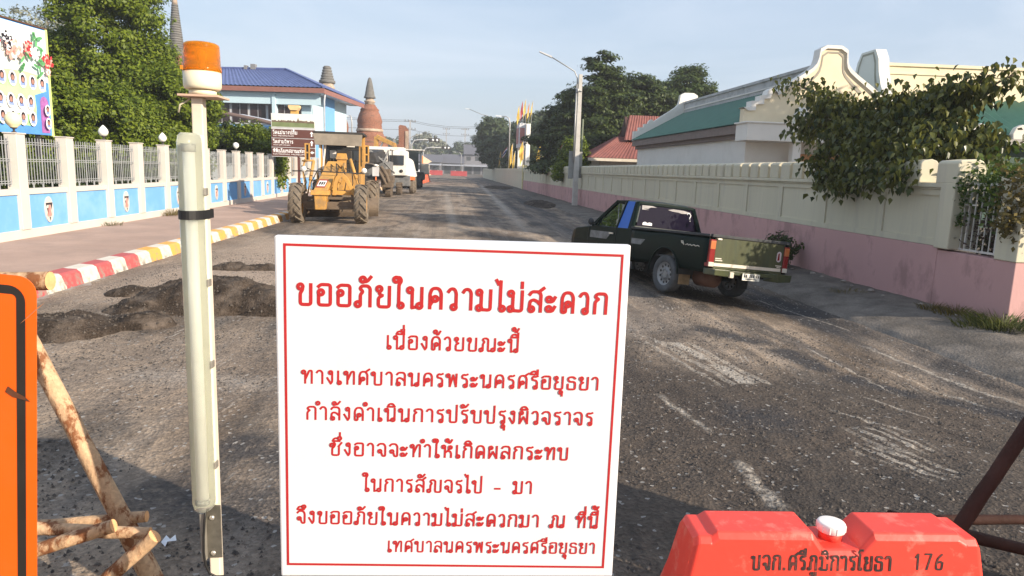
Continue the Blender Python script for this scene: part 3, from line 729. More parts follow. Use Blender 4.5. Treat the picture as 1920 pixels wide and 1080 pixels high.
# black tape round lamp and pole
def ring(w, z0, z1): 
    b = MB(); A = capsule_loop(w, w*1.02, 0, 14); A = [(cx+x*.66, cy+y) for x, y, _ in A] + [(cx-w*.66, .03), (.0, .044), (.017, .042)]
    n = len(A); b.add([(x, y, z0) for x, y in A]+[(x, y, z1) for x, y in A], [(i, (i+1) % n, n+(i+1) % n, n+i) for i in range(n)])
    return b
ring(.0625, 1.712, 1.741).build('tape_band', M_BLACK, lp)
mb = MB(); mb.box(-.038, .018, -.006, -.0005, .50, .70); br = mb.build('bracket', mat('grimy_bracket', (.12,.11,.09), .6, metal=.3, var=.3, scale=20), lp, bevel=.002)
mb = MB(); mb.box(-.046, -.032, -.03, .0, .50, .68); mb.build('side_flange', M_STEEL, br)
for z in (.655, .52):
    mb = MB(); mb.lathe([(.009,0),(.009,-.004),(.004,-.006)], (-.012,-.006,z), 14, 'y'); mb.build('bolt', mat('zinc', (.75,.72,.66), .3, metal=.8), br)
mb = MB(); mb.tube([(-.022,-.034,.71),(-.027,-.038,.66),(-.032,-.039,.60),(-.034,-.039,.54),(-.030,-.037,.49),(-.018,-.032,.455),(.0,-.026,.44),(.030,-.02,.437)], .0042, 7); mb.build('cable', M_BLACK, lp)

# ------------------------------------------------------------------ orange road sign and the log trestle round it
M_ORANGE = mat('sign_orange', (.86, .115, .004), .45, var=.04, scale=2.5, dirt=(.62,.13,.02), dirt_amt=.4, dirt_scale=6)
M_SBLACK = mat('sign_black', (.022, .018, .015), .5, var=.2, scale=6)
M_GALV = mat('galvanised', (.4,.4,.39), .5, metal=.5)
def rrect(x0, x1, z0, z1, r, n=7):
    pts = []
    for cx_, cz_, a0 in ((x1-r, z1-r, 0), (x0+r, z1-r, 90), (x0+r, z0+r, 180), (x1-r, z0+r, 270)):
        for k in range(n+1):
            a = radians(a0+90*k/n); pts.append((cx_+r*cos(a), cz_+r*sin(a)))
    return pts
def orange_sign(label, x, y, rz, w=.9, z0=.5, z1=1.6, tilt=0.0):
    s = thing('road_sign', label, 'road sign', (x, y, 0), rz, 'orange road-work sign plates')
    s.rotation_euler = (0, tilt, rz)
    mb = MB(); mb.prism(rrect(-w, 0, z0, z1, .05), 0, .003, 'y'); mb.build('panel', M_ORANGE, s)
    mb = MB(); A = rrect(-w+.028, -.028, z0+.028, z1-.028, .045); B = rrect(-w+.052, -.052, z0+.052, z1-.052, .014); n = len(A)
    mb.add([(u, -.0015, v) for u, v in A+B], [(i, (i+1) % n, n+(i+1) % n, n+i) for i in range(n)]); mb.build('border', M_SBLACK, s)
    mb = MB(); r3_ = random.Random(int(abs(x)*100))
    for k in range(7):
        u, v, L_, t_ = -w*r3_.random()*.5, z0+(z1-z0)*r3_.random(), .02+.05*r3_.random(), r3_.random()*3
        mb.add([(u+cos(t_)*a-sin(t_)*b, -.0022-k*.0001, v+sin(t_)*a+cos(t_)*b) for a, b in ((-L_,0),(-L_*.3,-.0015),(L_,-.0008),(L_*.4,.0018))], [(0,1,2,3)])
    sc_ = mb.build('scratches', mat('sign_scratch', (.42,.16,.06), .8), s, recalc=False); sc_['kind'] = 'stuff'
    mb = MB(); mb.add([(-.082,-.0030,1.245),(-.062,-.0030,1.232),(-.035,-.0030,1.226),(-.014,-.0030,1.222),(-.03,-.0030,1.236),(-.052,-.0030,1.246),(-.075,-.0030,1.262)], [tuple(range(7))]); mb.build('rust_smear', mat('rust_smear', (.10,.035,.015), .9, var=.4, scale=30), s, recalc=False)
    for q in (-w*.25, -w*.75):
        mb = MB(); mb.box(q-.02, q+.02, .005, .045, -.02, z1-.1); mb.build('post', M_GALV, s)
    return s
orange_sign('orange road-work sign with rounded black border, cut by the left edge of the photo', -1.235, 2.0, radians(-3), .9, .45, 1.576, radians(4.3))
orange_sign('orange road-work sign out to the right of the barrier', 3.95, 1.9, radians(4), 1.25, .45, 1.64)
M_LOG = mat('eucalyptus_log', (.50, .335, .20), .8, var=.2, scale=5, dirt=(.20,.075,.03), dirt_amt=.95, dirt_scale=7, dirt_ramp=(.50,.57), bump=.6, bump_scale=14, streak=(1.6,1.6,.9), fine=.15, fine_scale=60, spec=.2)
M_LOGD = mat('dark_log', (.050, .022, .016), .8, var=.35, scale=5, bump=.4, bump_scale=18, spec=.2)
M_CUT = mat('cut_wood', (.78, .42, .19), .75, var=.15, scale=30, bump=.1)
def log(label, p0, p1, r0, r1, m=None, seed=0, group='logs of the trestle round the orange sign', knots=True):
    rng = random.Random(seed); p0, p1 = Vector(p0), Vector(p1); L = (p1-p0).length; n = max(6, int(L/.09))
    pts = []; rad = []
    side = (p1-p0).normalized().cross(Vector((.3,.2,1))).normalized()
    for i in range(n+1):
        t = i/n; pts.append(p0.lerp(p1, t) - p0 + side*(sin(t*pi*1.3+seed)*.006*L) + Vector((rng.random()-.5, rng.random()-.5, rng.random()-.5))*.003)
        rad.append((r0+(r1-r0)*t)*(1+(rng.random()-.5)*.10))
    mb = MB(); mb.tube(pts, rad, 14, 0, False, .05, rng)
    o = mb.build('wooden_log', m or M_LOG, None, loc=tuple(p0)); tag(o, label, 'log', group)
    d = (p1-p0).normalized()
    for e, q, rr, sg in ((pts[0]-d*.001, None, rad[0], -1), (pts[-1]+d*.001, None, rad[-1], 1)):
        u = d.cross(Vector((.2,.9,.4))).normalized(); v = d.cross(u); b = MB()
        ring_ = [e + u*(rr*cos(2*pi*k/14)) + v*(rr*sin(2*pi*k/14)) for k in range(14)]
        b.add([e+d*.002*sg]+ring_, [(0, 1+k, 1+(k+1) % 14) for k in range(14)]); b.build('cut_end', M_CUT if m is None else M_LOGD, o)
    return o
log('long leaning log with peeling bark, crossing behind the orange sign', (-1.312,3.07,-.02), (-1.99,3.30,1.30), .046, .038, seed=1)
log('horizontal log whose bright cut end sticks out at the top of the orange sign', (-1.95,2.27,1.50), (-1.222,2.25,1.519), .030, .030, seed=2)
log('grey-ended log lying level behind the leaning log', (-2.6,3.14,.17), (-1.36,3.14,.283), .030, .026, seed=3)
log('pale log lying level in front, cut off at the leaning log', (-2.4,2.90,.03), (-1.389,2.90,.367), .032, .029, seed=4)
log('short dark-barked log with a bright cut end beside the leaning log', (-1.75,2.97,.32), (-1.270,2.95,.302), .027, .026, seed=5)
log('log sloping up to the foot of the leaning log, nearest the camera', (-1.60,2.85,-.03), (-1.212,2.86,.335), .033, .031, seed=6)
log('dark brown log leaning up to the right behind the plastic barrier', (2.07,2.75,-.02), (3.1,2.88,1.62), .034, .029, M_LOGD, 7, 'dark logs behind the barrier')
log('thin dark log lying low beyond the right end of the barrier', (2.05,2.88,.38), (3.1,2.74,.16), .03, .026, M_LOGD, 8, 'dark logs behind the barrier')
log('dark log lying behind the other low log at the right edge', (2.25,3.05,.27), (3.3,3.02,.27), .026, .022, M_LOGD, 9, 'dark logs behind the barrier')

# ------------------------------------------------------------------ plastic water barrier
M_BARR = mat('barrier_red', (.78, .060, .038), .42, var=.05, scale=3, dirt=(.80,.24,.18), dirt_amt=.45, dirt_scale=11, dirt_ramp=(.55,.64), bump=.06, bump_scale=20, spec=.45)
def barrier_body(L=.93):
    """top outline with a filler notch; each section is a barrier profile that widens to the foot"""
    h = L/2
    xs = [-h, -h+.015, -h+.055, -h+.075, -.085, -.045, .07, .115, h-.075, h-.05, h-.015, h]
    zt = [.77, .785, .785, .80, .80, .745, .745, .80, .80, .785, .785, .77]
    fy = lambda z: .085+(.78-z)*.08125
    prof = lambda t, w: [(-.235, .2036), (-.235, .27), (-.185, .32), (-.098, .62), (-fy(t-.02), t-.02), (-fy(t)+.014, t), (fy(t)-.014, t), (fy(t-.02), t-.02), (.098, .62), (.185, .32), (.235, .27), (.235, .2036)]
    vs = []; k = 12
    for x, z in zip(xs, zt):
        e = .012 if abs(x) > h-.005 else 0
        for (y, zz) in prof(z, 0): vs.append((x + (math.copysign(.20*max(0, .77-zz), x) if abs(x) > h-.03 else 0), y - math.copysign(e, y), zz))
    m = len(xs)
    fs = [(i*k+j, i*k+(j+1) % k, (i+1)*k+(j+1) % k, (i+1)*k+j) for i in range(m-1) for j in range(k)]
    fs += [tuple(range(k-1, -1, -1)), tuple((m-1)*k+j for j in range(k))]
    return MB().add(vs, fs)
wb = thing('plastic_barrier', 'red-orange plastic water barrier with white filler cap and black Thai lettering', 'road barrier', (1.402, 2.298, -.228), radians(-2.5))
wb.scale = (1.12, 1.12, 1.12)
barrier_body().build('body', M_BARR, wb, bevel=.005, seg=2)
mb = MB(); mb.lathe([(.036,.745),(.036,.775)], (.012,0,0), 28); nk = mb.build('filler_neck', M_BARR, wb)
mb = MB(); mb.lathe([(.042,.771),(.044,.773),(.044,.796),(.041,.800),(.037,.801),(0,.801)], (.012,0,0), 40)
for k in range(12):
    a = 2*pi*k/12; mb.bar((.012+.0435*cos(a), .0435*sin(a), .774), (.012+.0435*cos(a), .0435*sin(a), .795), .004)
mb.build('cap', mat('cap_white', (.86,.80,.76), .45), wb)
def on_face(tm, x, z, name, mm):
    # lower front face leans outwards: y = -.098 at z=.62 to -.085 at z=.78
    tm.v = [(x+a, -(.085 + (.78-(z+b))*.08125) - .0014 - c, z+b) for a, b, c in tm.v]
    tm.build(name, mm, wb, recalc=False)
M_STENCIL = mat('stencil_black', (.030, .022, .020), .7, var=.5, scale=14, dirt=(.35,.07,.05), dirt_amt=.55, dirt_scale=34)
on_face(text_mesh("บจก.ศรีภูมิการโยธา", .452, .046, .165, .5), -.282, .684, 'lettering', M_STENCIL)
on_face(text_mesh("176", .098, .046, .14), .245, .688, 'number', M_STENCIL)
# ------------------------------------------------------------------ blue and white boundary wall on the left
M_WHITEP = mat('white_wall_paint', (.58, .535, .485), .7, var=.05, scale=1.5, dirt=(.58,.52,.45), dirt_amt=.4, dirt_scale=1.7, bump=.08, bump_scale=30)
M_BLUEP = mat('blue_wall_paint', (.15, .37, .68), .7, var=.05, scale=1.2, dirt=(.34,.52,.72), dirt_amt=.35, dirt_scale=1.2, bump=.08, bump_scale=30)
M_RAIL = mat('silver_rail', (.40, .42, .43), .45, metal=.25, var=.08)
M_EBLK = mat('emblem_black', (.035,.03,.035), .6)
M_EPNK = mat('emblem_pink', (.62,.25,.22), .6)
FX, FY0, PIT = -8.62, 15.12, 1.84
NB0, NB1 = -4, 25
bw = thing('boundary_wall', 'long blue and white school wall with white pillars, railings and oval crests', 'wall', (FX, FY0, .2))
mb = MB(); ya, yb = NB0*PIT, NB1*PIT
mb.box(-.16, -.012, ya, yb, -.4, 1.0)
mb.box(-.17, .035, ya, yb, -.4, .20)           # plinth
mb.box(-.16, .028, ya, yb, .90, 1.015)         # coping
mb.build('low_wall', M_WHITEP, bw, bevel=.006)
def bay_mesh():
    r = MB(); L = PIT-.30
    for z in (1.12, 1.165, 1.56, 1.60, 1.90, 1.945): r.box(-.085, -.070, 0, L, z, z+.014)
    for k in range(15):
        y = .05 + k*(L-.1)/14
        r.bar((-.06, y, 1.09), (-.06, y, 2.04), .011 if k != 7 else .03, .011)
    for y in (.42, .77, 1.12): r.box(-.08, -.06, y-.015, y+.015, 1.0, 1.13)
    return r
first = {}
for k in range(NB0, NB1):
    y = k*PIT
    if 'p' not in first:
        mb = MB(); mb.box(-.17, .065, -.15, .15, .20, 2.10); mb.box(-.19, .085, -.17, .17, 2.10, 2.125)
        first['p'] = mb.build('pillar', M_WHITEP, bw, bevel=.008, loc=(0, y, 0))
        mb = MB(); mb.box(-.012, -.006, .155, PIT-.155, .20, .90); first['b'] = mb.build('blue_panel', M_BLUEP, bw, loc=(0, y, 0))
        first['r'] = bay_mesh().build('railing', M_RAIL, bw, loc=(0, y+.15, 0))
    else:
        for q, dy in (('p', 0), ('b', 0), ('r', .15)): dup(first[q], (0, y+dy, 0), parent=bw)
    if k % 2 == 0:
        mb = MB(); n = 28; P = [(y+PIT/2+.155*cos(2*pi*j/n), .555+.275*sin(2*pi*j/n)) for j in range(n)]
        mb.prism(P, -.004, .018, 'x'); e = mb.build('crest', M_WHITEP, bw)
        c = y+PIT/2; zc = .555
        def q(pts): return [(.0195, c+a*1.15, zc+b*1.02) for a, b in pts]
        mb = MB()
        mb.add(q([(-.115,.14),(.115,.14),(.06,-.02),(.045,.095),(-.075,.095),(-.095,.06)]), [(0,3,1),(1,3,2),(0,4,3),(0,5,4)])
        mb.add(q([(-.085,.03),(-.035,.03),(-.045,-.11)]), [(0,1,2)])
        mb.add(q([(-.02,-.16),(.03,-.16),(.003,-.25)]), [(0,1,2)]); mb.build('crest_letter', M_EBLK, e)
        mb = MB(); mb.add([(.0188, a, b) for _, a, b in q([(-.02,.09),(.04,.09),(.045,-.03),(.075,-.11),(.05,-.15),(-.075,-.15),(-.09,-.11),(-.05,-.05)])], [tuple(range(8))]); mb.build('crest_figure', M_EPNK, e)
# pillar-top lamps
M_GLOBE = mat('opal_globe', (.84,.83,.78), .3); M_GLOBEY = mat('opal_globe_yellow', (.84,.74,.46), .3)
M_DARKM = mat('dark_metal', (.05,.045,.045), .5, metal=.3)
def globe(k, prof, mm, lab):
    g = thing('pillar_lamp', lab, 'lamp', (FX-.05, FY0+k*PIT, 2.325), 0, 'lamps on the pillars of the blue wall')
    mb = MB(); mb.lathe([(.05,0),(.05,.015),(.022,.03),(.022,.07),(.06,.085),(.06,.10)], (0,0,0), 16); mb.build('lamp_foot', M_DARKM, g)
    mb = MB(); mb.lathe(prof, (0,0,0), 24); mb.build('globe', mm, g)
rnd = lambda R: [(R*.45,.10)]+[(R*sin(pi*t/12), .10+R-R*cos(pi*t/12)) for t in range(2, 13)]
drop = [(.06,.10),(.105,.15),(.118,.20),(.105,.25),(.07,.30),(.03,.345),(.0,.37)]
globe(0, rnd(.15), M_GLOBEY, 'round yellowish globe lamp on the wall pillar before the billboard')
globe(2, drop, M_GLOBE, 'white teardrop lamp on the pillar second to the left of the beacon pole')
globe(4, drop, M_GLOBE, 'white teardrop lamp on the wall pillar just left of the beacon pole')
globe(8, rnd(.12), M_GLOBE, 'small round white globe lamp on the wall pillar right of the beacon pole')

# ------------------------------------------------------------------ billboard
M_BB0 = mat('print_blue', (.10,.30,.72), .45, var=.3, scale=.8); M_BB1 = mat('print_green', (.42,.72,.34), .45, var=.15, scale=1.2)
M_BB2 = mat('print_mist', (.72,.84,.82), .45, var=.12, scale=1.3, dirt=(.85,.66,.62), dirt_amt=.6, dirt_scale=.9); M_BB3 = mat('print_lime', (.72,.86,.28), .5, var=.1)
M_BW = mat('print_white', (.85,.85,.85), .45, var=.03); M_HAIR = mat('print_hair', (.025,.02,.03), .5); M_FACE = mat('print_face', (.42,.22,.17), .5, var=.2, scale=9); M_SHIRT = mat('print_shirt', (.25,.33,.62), .5, var=.3, scale=5)
M_PETAL = mat('print_red_petal', (.62,.05,.06), .5, var=.4, scale=7); M_PETAL2 = mat('print_pink_petal', (.83,.40,.33), .5, var=.3, scale=6); M_PLEAF = mat('print_leaf', (.12,.36,.14), .5, var=.4, scale=6); M_PLUM = mat('print_plum', (.36,.13,.36), .5, var=.3, scale=9)
bb = thing('billboard', 'colourful billboard with rows of oval portraits and painted flowers behind the wall', 'billboard', (-11.93, 22.72, 0), radians(-6.7))
mb = MB(); mb.box(-.03, .03, -5.2, 0, 2.49, 5.50); mb.build('panel', M_BB0, bb)
mb = MB(); mb.box(-.05, .045, -.075, .005, 2.47, 5.52); mb.build('side_trim', M_BB3, bb)
mb = MB(); mb.box(-.06, .05, -5.2, .0, 5.522, 5.56); mb.build('top_rail', mat('rust_rail', (.12,.06,.04), .7), bb)
lay = [.032]
def decal(name, polys, mm, parent=bb):
    lay[0] += .0012; mb = MB()
    for P in polys: mb.add([(lay[0], y, z) for y, z in P], [tuple(range(len(P)))])
    return mb.build(name, mm, parent, recalc=False)
def ell(y, z, a, b, n=18, r=0): return [(y+a*cos(t)*cos(r)-b*sin(t)*sin(r), z+a*cos(t)*sin(r)+b*sin(t)*cos(r)) for t in [2*pi*i/n for i in range(n)]]
decal('mist_ground', [[(-5.2,4.15),(-3,4.1),(-1.5,4.2),(-.09,4.0),(-.09,5.48),(-5.2,5.48)]], M_BB2)
decal('green_ground', [[(-5.2,2.75),(-.95,2.72),(-.72,2.85),(-.66,3.2),(-.70,3.6),(-.2,3.75),(-.3,4.15),(-1.0,4.22),(-2,4.18),(-3,4.25),(-5.2,4.2)]], M_BB1)
decal('cloud_strip', [[(-5.2,3.05)]+[(-5.2+.36*i, 3.02+.05*(i % 2)) for i in range(1, 13)]+[(-.75,3.3)]+[(-.75-.36*i, 3.42+.05*(i % 2)) for i in range(1, 13)]], M_BW)
decal('sash', [[(-.50,2.55),(-.16,2.55),(-.16,3.45),(-.22,3.55),(-.33,3.60),(-.44,3.55),(-.50,3.45)]], M_PLUM)
def portrait(y, z, s=1.0):
    e = decal('portrait', [ell(y, z, .155*s, .21*s)], M_BW)
    decal('portrait_shirt', [[(y-.10*s,z-.14*s),(y+.10*s,z-.14*s),(y+.08*s,z-.03*s),(y-.08*s,z-.03*s)]], M_SHIRT, e)
    decal('portrait_hair', [ell(y, z+.045*s, .085*s, .115*s)], M_HAIR, e); decal('portrait_face', [ell(y, z+.02*s, .055*s, .075*s)], M_FACE, e)
for i in range(7): portrait(-.36-.40*i, 3.93+.012*i)
for i in range(6): portrait(-.93-.40*i, 3.37); portrait(-.90-.40*i, 2.92)
portrait(-.33, 3.20, .78); portrait(-.33, 2.82, .78)
def flower(y, z, r, mm, seed):
    rng = random.Random(seed)
    for k, q_ in enumerate((mm, M_PETAL2 if mm is M_PETAL else M_BW, mm)): decal('flower', [ell(y+r*(.62-.2*k)*cos(t)*(.7+.5*rng.random()), z+r*(.5-.16*k)*sin(t), r*(.26-.05*k), r*(.12+.08*rng.random()), 10, t+.4*rng.random()) for t in [2*pi*i/(9-2*k)+rng.random() for i in range(9-2*k)]], q_)
def sprig(y, z, r, seed):
    rng = random.Random(seed)
    decal('leaf', [ell(y+(rng.random()-.5)*r*.7, z+(rng.random()-.5)*r, r*.30, r*.10, 10, rng.random()*3) for i in range(6)], M_PLEAF)
sprig(-.55, 5.05, .5, 1); flower(-.95, 4.85, .30, M_PETAL, 2); flower(-1.55, 4.72, .42, M_PETAL2, 3); sprig(-1.15, 4.5, .45, 4); sprig(-.55, 4.42, .45, 5); flower(-.20, 4.6, .30, M_PETAL, 6); flower(-.22, 4.3, .16, M_PETAL2, 7); flower(-1.8, 5.0, .25, M_HAIR, 8); flower(-2.4, 4.9, .4, M_PETAL, 9); flower(-.75, 4.75, .25, M_BW, 11)
lay[0] += .002
tm = text_mesh('63', .34, .17, .17); tm.v = [(lay[0]+z, -1.98+x, 4.72+y) for x, y, z in tm.v]; tm.build('lettering', M_HAIR, bb, recalc=False)
for y in (-4.6, -2.6, -.5):
    mb = MB(); mb.box(-.16, -.06, y-.05, y+.05, .1, 5.3); mb.build('post', M_DARKM, bb)

# ------------------------------------------------------------------ foliage helpers
M_LEAF_A = leaf_mat('leaf_bright', (.060,.100,.008), (.205,.260,.020))
M_LEAF_B = leaf_mat('leaf_dark', (.022,.042,.012), (.085,.115,.024), .3)
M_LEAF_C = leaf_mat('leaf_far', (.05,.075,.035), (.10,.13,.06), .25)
M_LEAF_D = leaf_mat('leaf_bodhi', (.022,.042,.011), (.165,.165,.034), .3, .32)
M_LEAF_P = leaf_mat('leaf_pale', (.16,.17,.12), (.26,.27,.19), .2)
M_LEAF_G = leaf_mat('grass_blade', (.035,.055,.014), (.12,.125,.035), .25)
M_LEAF_V = leaf_mat('vine_leaf', (.03,.07,.012), (.12,.17,.03), .35)
M_LEAF_W = leaf_mat('vine_leaf_dry', (.07,.06,.015), (.20,.15,.04), .3)
M_BARK = mat('bark', (.13,.095,.07), .9, var=.3, scale=6, bump=.6, bump_scale=18, streak=(3,3,.6), spec=.1)
def leaf_cards(C, size, rng, up=.5, out=None, aspect=.55, jitter=.4):
    """one folded leaf (two triangles-ish quads as 4 verts) at each centre; returns verts and quads"""
    N = len(C)
    nrm = rng.normal(size=(N,3)); nrm /= np.linalg.norm(nrm, axis=1)[:,None]
    if out is not None: nrm = nrm*.75 + out
    nrm[:,2] += up; nrm /= np.linalg.norm(nrm, axis=1)[:,None]
    t = rng.normal(size=(N,3)); t -= nrm*(t*nrm).sum(1)[:,None]; t /= np.linalg.norm(t, axis=1)[:,None]
    b = np.cross(nrm, t)
    s = size*(1+jitter*(rng.random(N)-.5)*2); L = t*s[:,None]; W = b*(s*aspect)[:,None]; F = nrm*(s*.12)[:,None]
    V = np.stack([C-L, C+W-L*.1+F, C+L, C-W-L*.1+F], 1).reshape(-1,3)
    Q = (np.array([0,1,2,3])[None] + 4*np.arange(N)[:,None])
    return V, Q
def crown_points(blobs, clumps, per, rng, flat=.7, cr=.55, inner=.35):
    """blobs: list of (cx,cy,cz,rx,ry,rz) ; leaf clumps spread through and over each"""
    P = []; O = []; W = np.array([b[3]*b[4]+b[4]*b[5] for b in blobs]); W = W/W.sum()
    for b, w in zip(blobs, W):
        n = max(4, int(clumps*w)); d = rng.normal(size=(n,3)); d /= np.linalg.norm(d, axis=1)[:,None]
        rad = np.where(rng.random(n) < inner, .45+.4*rng.random(n), .82+.26*rng.random(n))
        c = np.array(b[:3]) + d*rad[:,None]*np.array(b[3:])
        k = rng.integers(int(per*.6), int(per*1.4)+1, n); rr = cr*(.6+.8*rng.random(n))
        for i in range(n):
            o = rng.normal(size=(k[i],3)); o /= np.maximum(np.linalg.norm(o, axis=1)[:,None], 1e-6)
            o *= (rng.random(k[i])**.45)[:,None]
            P.append(c[i] + o*np.array([rr[i], rr[i], rr[i]*flat])); O.append(o*.7 + d[i]*.5)
    return np.concatenate(P), np.concatenate(O)
def tree(name, label, cat, base, blobs, clumps, per, leaf, mm, seed, group=None, trunk_r=.25, flat=.7, cr=.55, up=.45, limbs=7, inner=.35, parent=None):
    rng = np.random.default_rng(seed); r2 = random.Random(seed)
    t = thing(name, label, cat, base, 0, group)
    P, O = crown_points(blobs, clumps, per, rng, flat, cr, inner)
    V, Q = leaf_cards(P, leaf, rng, up, O)
    np_mesh('crown', V, Q, mm, t)
    bs = sorted(blobs, key=lambda b: -b[5]*b[3]); top = Vector(bs[0][:3]); mb = MB()
    fork = Vector((top.x*.35, top.y*.35, max(top.z*.42, .8)))
    mb.tube([(0,0,-.3), (fork.x*.4+.05, fork.y*.4, fork.z*.5), fork, fork.lerp(top, .7)], [trunk_r*1.2, trunk_r, trunk_r*.8, trunk_r*.3], 9)
    o = mb.build('trunk', M_BARK, t)
    for i in range(limbs):
        b = blobs[i % len(blobs)]
        e = Vector((b[0]+(r2.random()-.5)*b[3]*1.3, b[1]+(r2.random()-.5)*b[4]*1.3, b[2]+(r2.random()-.3)*b[5]*.9))
        m1 = fork.lerp(e, .5)+Vector((r2.random()-.5, r2.random()-.5, .3))*.4
        mb = MB(); mb.tube([fork, m1, e], [trunk_r*.5, trunk_r*.3, trunk_r*.08], 6); mb.build('limb', M_BARK, t)
    return t
TG = 'dense leafy trees behind the blue school wall'
tree('leafy_tree', 'tallest dense bright green tree, behind the billboard and wall', 'tree', (-15.9,35.5,.1), [(0,0,7.6,2.5,2.5,3.2),(-1.2,-.6,5.0,2.8,2.4,2.4),(1.5,-.4,4.4,2.2,2.2,2.1),(.2,0,9.7,2.0,2.0,1.7),(1.6,.2,6.1,1.2,1.4,1.1),(0,-1.6,3.0,3.0,1.6,1.7)], 430, 270, .085, M_LEAF_A, 11, TG, .32, cr=.66, flat=.7, inner=.12)
tree('leafy_tree', 'dense green tree at the far left, its crown above the billboard', 'tree', (-20.3,35,.1), [(0,0,5.4,3.2,2.8,2.0),(-1.9,0,6.5,2.4,2.4,1.5),(2.0,-.4,4.8,2.4,2.2,2.0),(1.6,-1,3.2,2.8,1.8,1.8)], 340, 250, .085, M_LEAF_A, 12, TG, .3, cr=.66, inner=.12)
tree('leafy_tree', 'lower green tree whose crown ends at the beacon pole', 'tree', (-12.45,34.2,.1), [(0,0,4.4,1.6,1.8,1.5),(-.9,-.3,2.7,1.7,1.6,1.7),(.25,.2,2.5,1.15,1.3,1.6),(-.9,.4,4.9,1.2,1.3,1.2)], 250, 220, .08, M_LEAF_A, 13, TG, .2, cr=.52, inner=.12)
tree('leafy_tree', 'low bright green tree just behind the wall railings left of the tube lamp', 'tree', (-13.2,29.5,.1), [(0,0,2.7,1.7,1.5,1.6),(-1.6,.3,2.5,1.5,1.3,1.5),(.9,0,2.0,1.2,1.2,1.3)], 210, 200, .075, M_LEAF_A, 14, TG, .15, cr=.48, inner=.12)
tree('leafy_tree', 'low green tree behind the railings and the right half of the billboard', 'tree', (-14.4,26.2,.1), [(0,0,2.6,1.7,1.7,1.7),(-1.5,-1,2.2,1.5,1.5,1.6)], 190, 190, .075, M_LEAF_A, 15, TG, .15, cr=.48, inner=.12)
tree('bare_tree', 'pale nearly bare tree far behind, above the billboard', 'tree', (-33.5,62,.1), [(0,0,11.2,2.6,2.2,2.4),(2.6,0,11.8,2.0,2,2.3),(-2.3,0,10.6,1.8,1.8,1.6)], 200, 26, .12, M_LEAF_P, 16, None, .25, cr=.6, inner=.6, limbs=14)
# dark clipped hedge behind the railings
def hedge_row():
    rng = np.random.default_rng(5); N = 9000
    P = np.stack([-10.9+.7*(rng.random(N)-.5), 9+24*rng.random(N), .3+1.5*rng.random(N)**.8], 1)
    c = np.array([-10.9, 21, 0]); V, Q = leaf_cards(P-c, .10, rng, .3)
    o = np_mesh('hedge', V, Q, M_LEAF_B, loc=tuple(c)); tag(o, 'dark low hedge running behind the railings of the blue wall', 'hedge')
hedge_row()
SG = 'green shrubs in the school yard'
tree('shrub', 'bright green shrub leaning over the wall left of the direction sign', 'shrub', (-9.35,37.4,.2), [(0,0,2.2,.95,.9,.9),(-.9,.6,3.0,1.2,.9,.6),(.75,-.1,2.7,.8,.6,.55),(.55,-.4,1.3,.55,.6,.9),(1.1,-.3,3.1,.6,.5,.4)], 240, 70, .075, M_LEAF_A, 17, SG, .07, cr=.34, limbs=5)
tree('shrub', 'darker shrub behind the wall just right of the beacon pole', 'shrub', (-11.6,40,.2), [(0,0,2.6,1.4,1.2,.9),(1.3,0,2.5,1.2,1,.9),(-.8,0,3.2,.9,.8,.6)], 200, 60, .09, M_LEAF_B, 18, SG, .08, cr=.4, limbs=5)

# weeds along the wall foot
def weed(label, x, y, z, r, h, n, seed, mm=None, group='weeds along the foot of the walls'):
    n = int(n*1.8); rng = np.random.default_rng(seed); a = rng.random(n)*2*pi; d = r*rng.random(n)**.7
    b = np.stack([d*np.cos(a), d*np.sin(a), np.zeros(n)], 1)
    hh = h*(.45+.55*rng.random(n)); lean = np.stack([np.cos(a)*.45+rng.normal(size=n)*.25, np.sin(a)*.45+rng.normal(size=n)*.25, np.ones(n)], 1)*hh[:,None]
    side = np.stack([-np.sin(a+1), np.cos(a+1), np.zeros(n)], 1)*(.004+.006*rng.random(n))[:,None]*(h/.35)
    mid = b+lean*.55; tip = b+lean+np.stack([np.cos(a), np.sin(a), -.6*np.ones(n)], 1)*(hh*.25)[:,None]
    V = np.stack([b-side*.6, b+side*.6, mid+side, tip, mid-side], 1).reshape(-1,3)
    Q = np.array([0,1,2,3,4])[None]+5*np.arange(n)[:,None]
    o = np_mesh('weed_clump', V, Q, mm or M_LEAF_G, loc=(x, y, z)); tag(o, label, 'weeds', group); return o
weed('dry yellowish weed tuft at the foot of the blue wall left of the tube lamp', -8.42, 22.3, .22, .5, .26, 160, 1, M_LEAF_W)
weed('small weed tuft at the foot of the blue wall under the third crest', -8.42, 18.4, .22, .25, .16, 70, 2)

# ------------------------------------------------------------------ blue school building with blue tiled hip roof
M_LBLUE = mat('pale_blue_wall', (.50,.66,.74), .7, var=.04, scale=.5); M_SBLUE = mat('sky_blue_wall', (.17,.40,.72), .7, var=.05, scale=.5)
M_ROOFB = mat('blue_tiles', (.085,.115,.27), .45, var=.18, scale=1.5, bump=.2, bump_scale=8); M_FASC = mat('brown_fascia', (.26,.12,.10), .7, var=.1)
M_SOFF = mat('soffit', (.50,.54,.60), .8); M_WIND = mat('dark_window', (.035,.022,.022), .25, var=.5, scale=.8); M_WFRM = mat('window_frame', (.55,.56,.58), .5)
sb = thing('school_building', 'pale blue two-storey school building with a blue tiled hip roof', 'building', (-12.1, 70, 0), radians(-7))
W_, D_ = 26.0, 15.5; EZ = 9.05     # local: corner at 0,0 is the near right eave; x to the left is negative, y away
body = MB(); body.box(-W_, -1.7, 1.3, D_-1.3, .0, EZ-.05); wl_ = body.build('wall', M_LBLUE, sb)
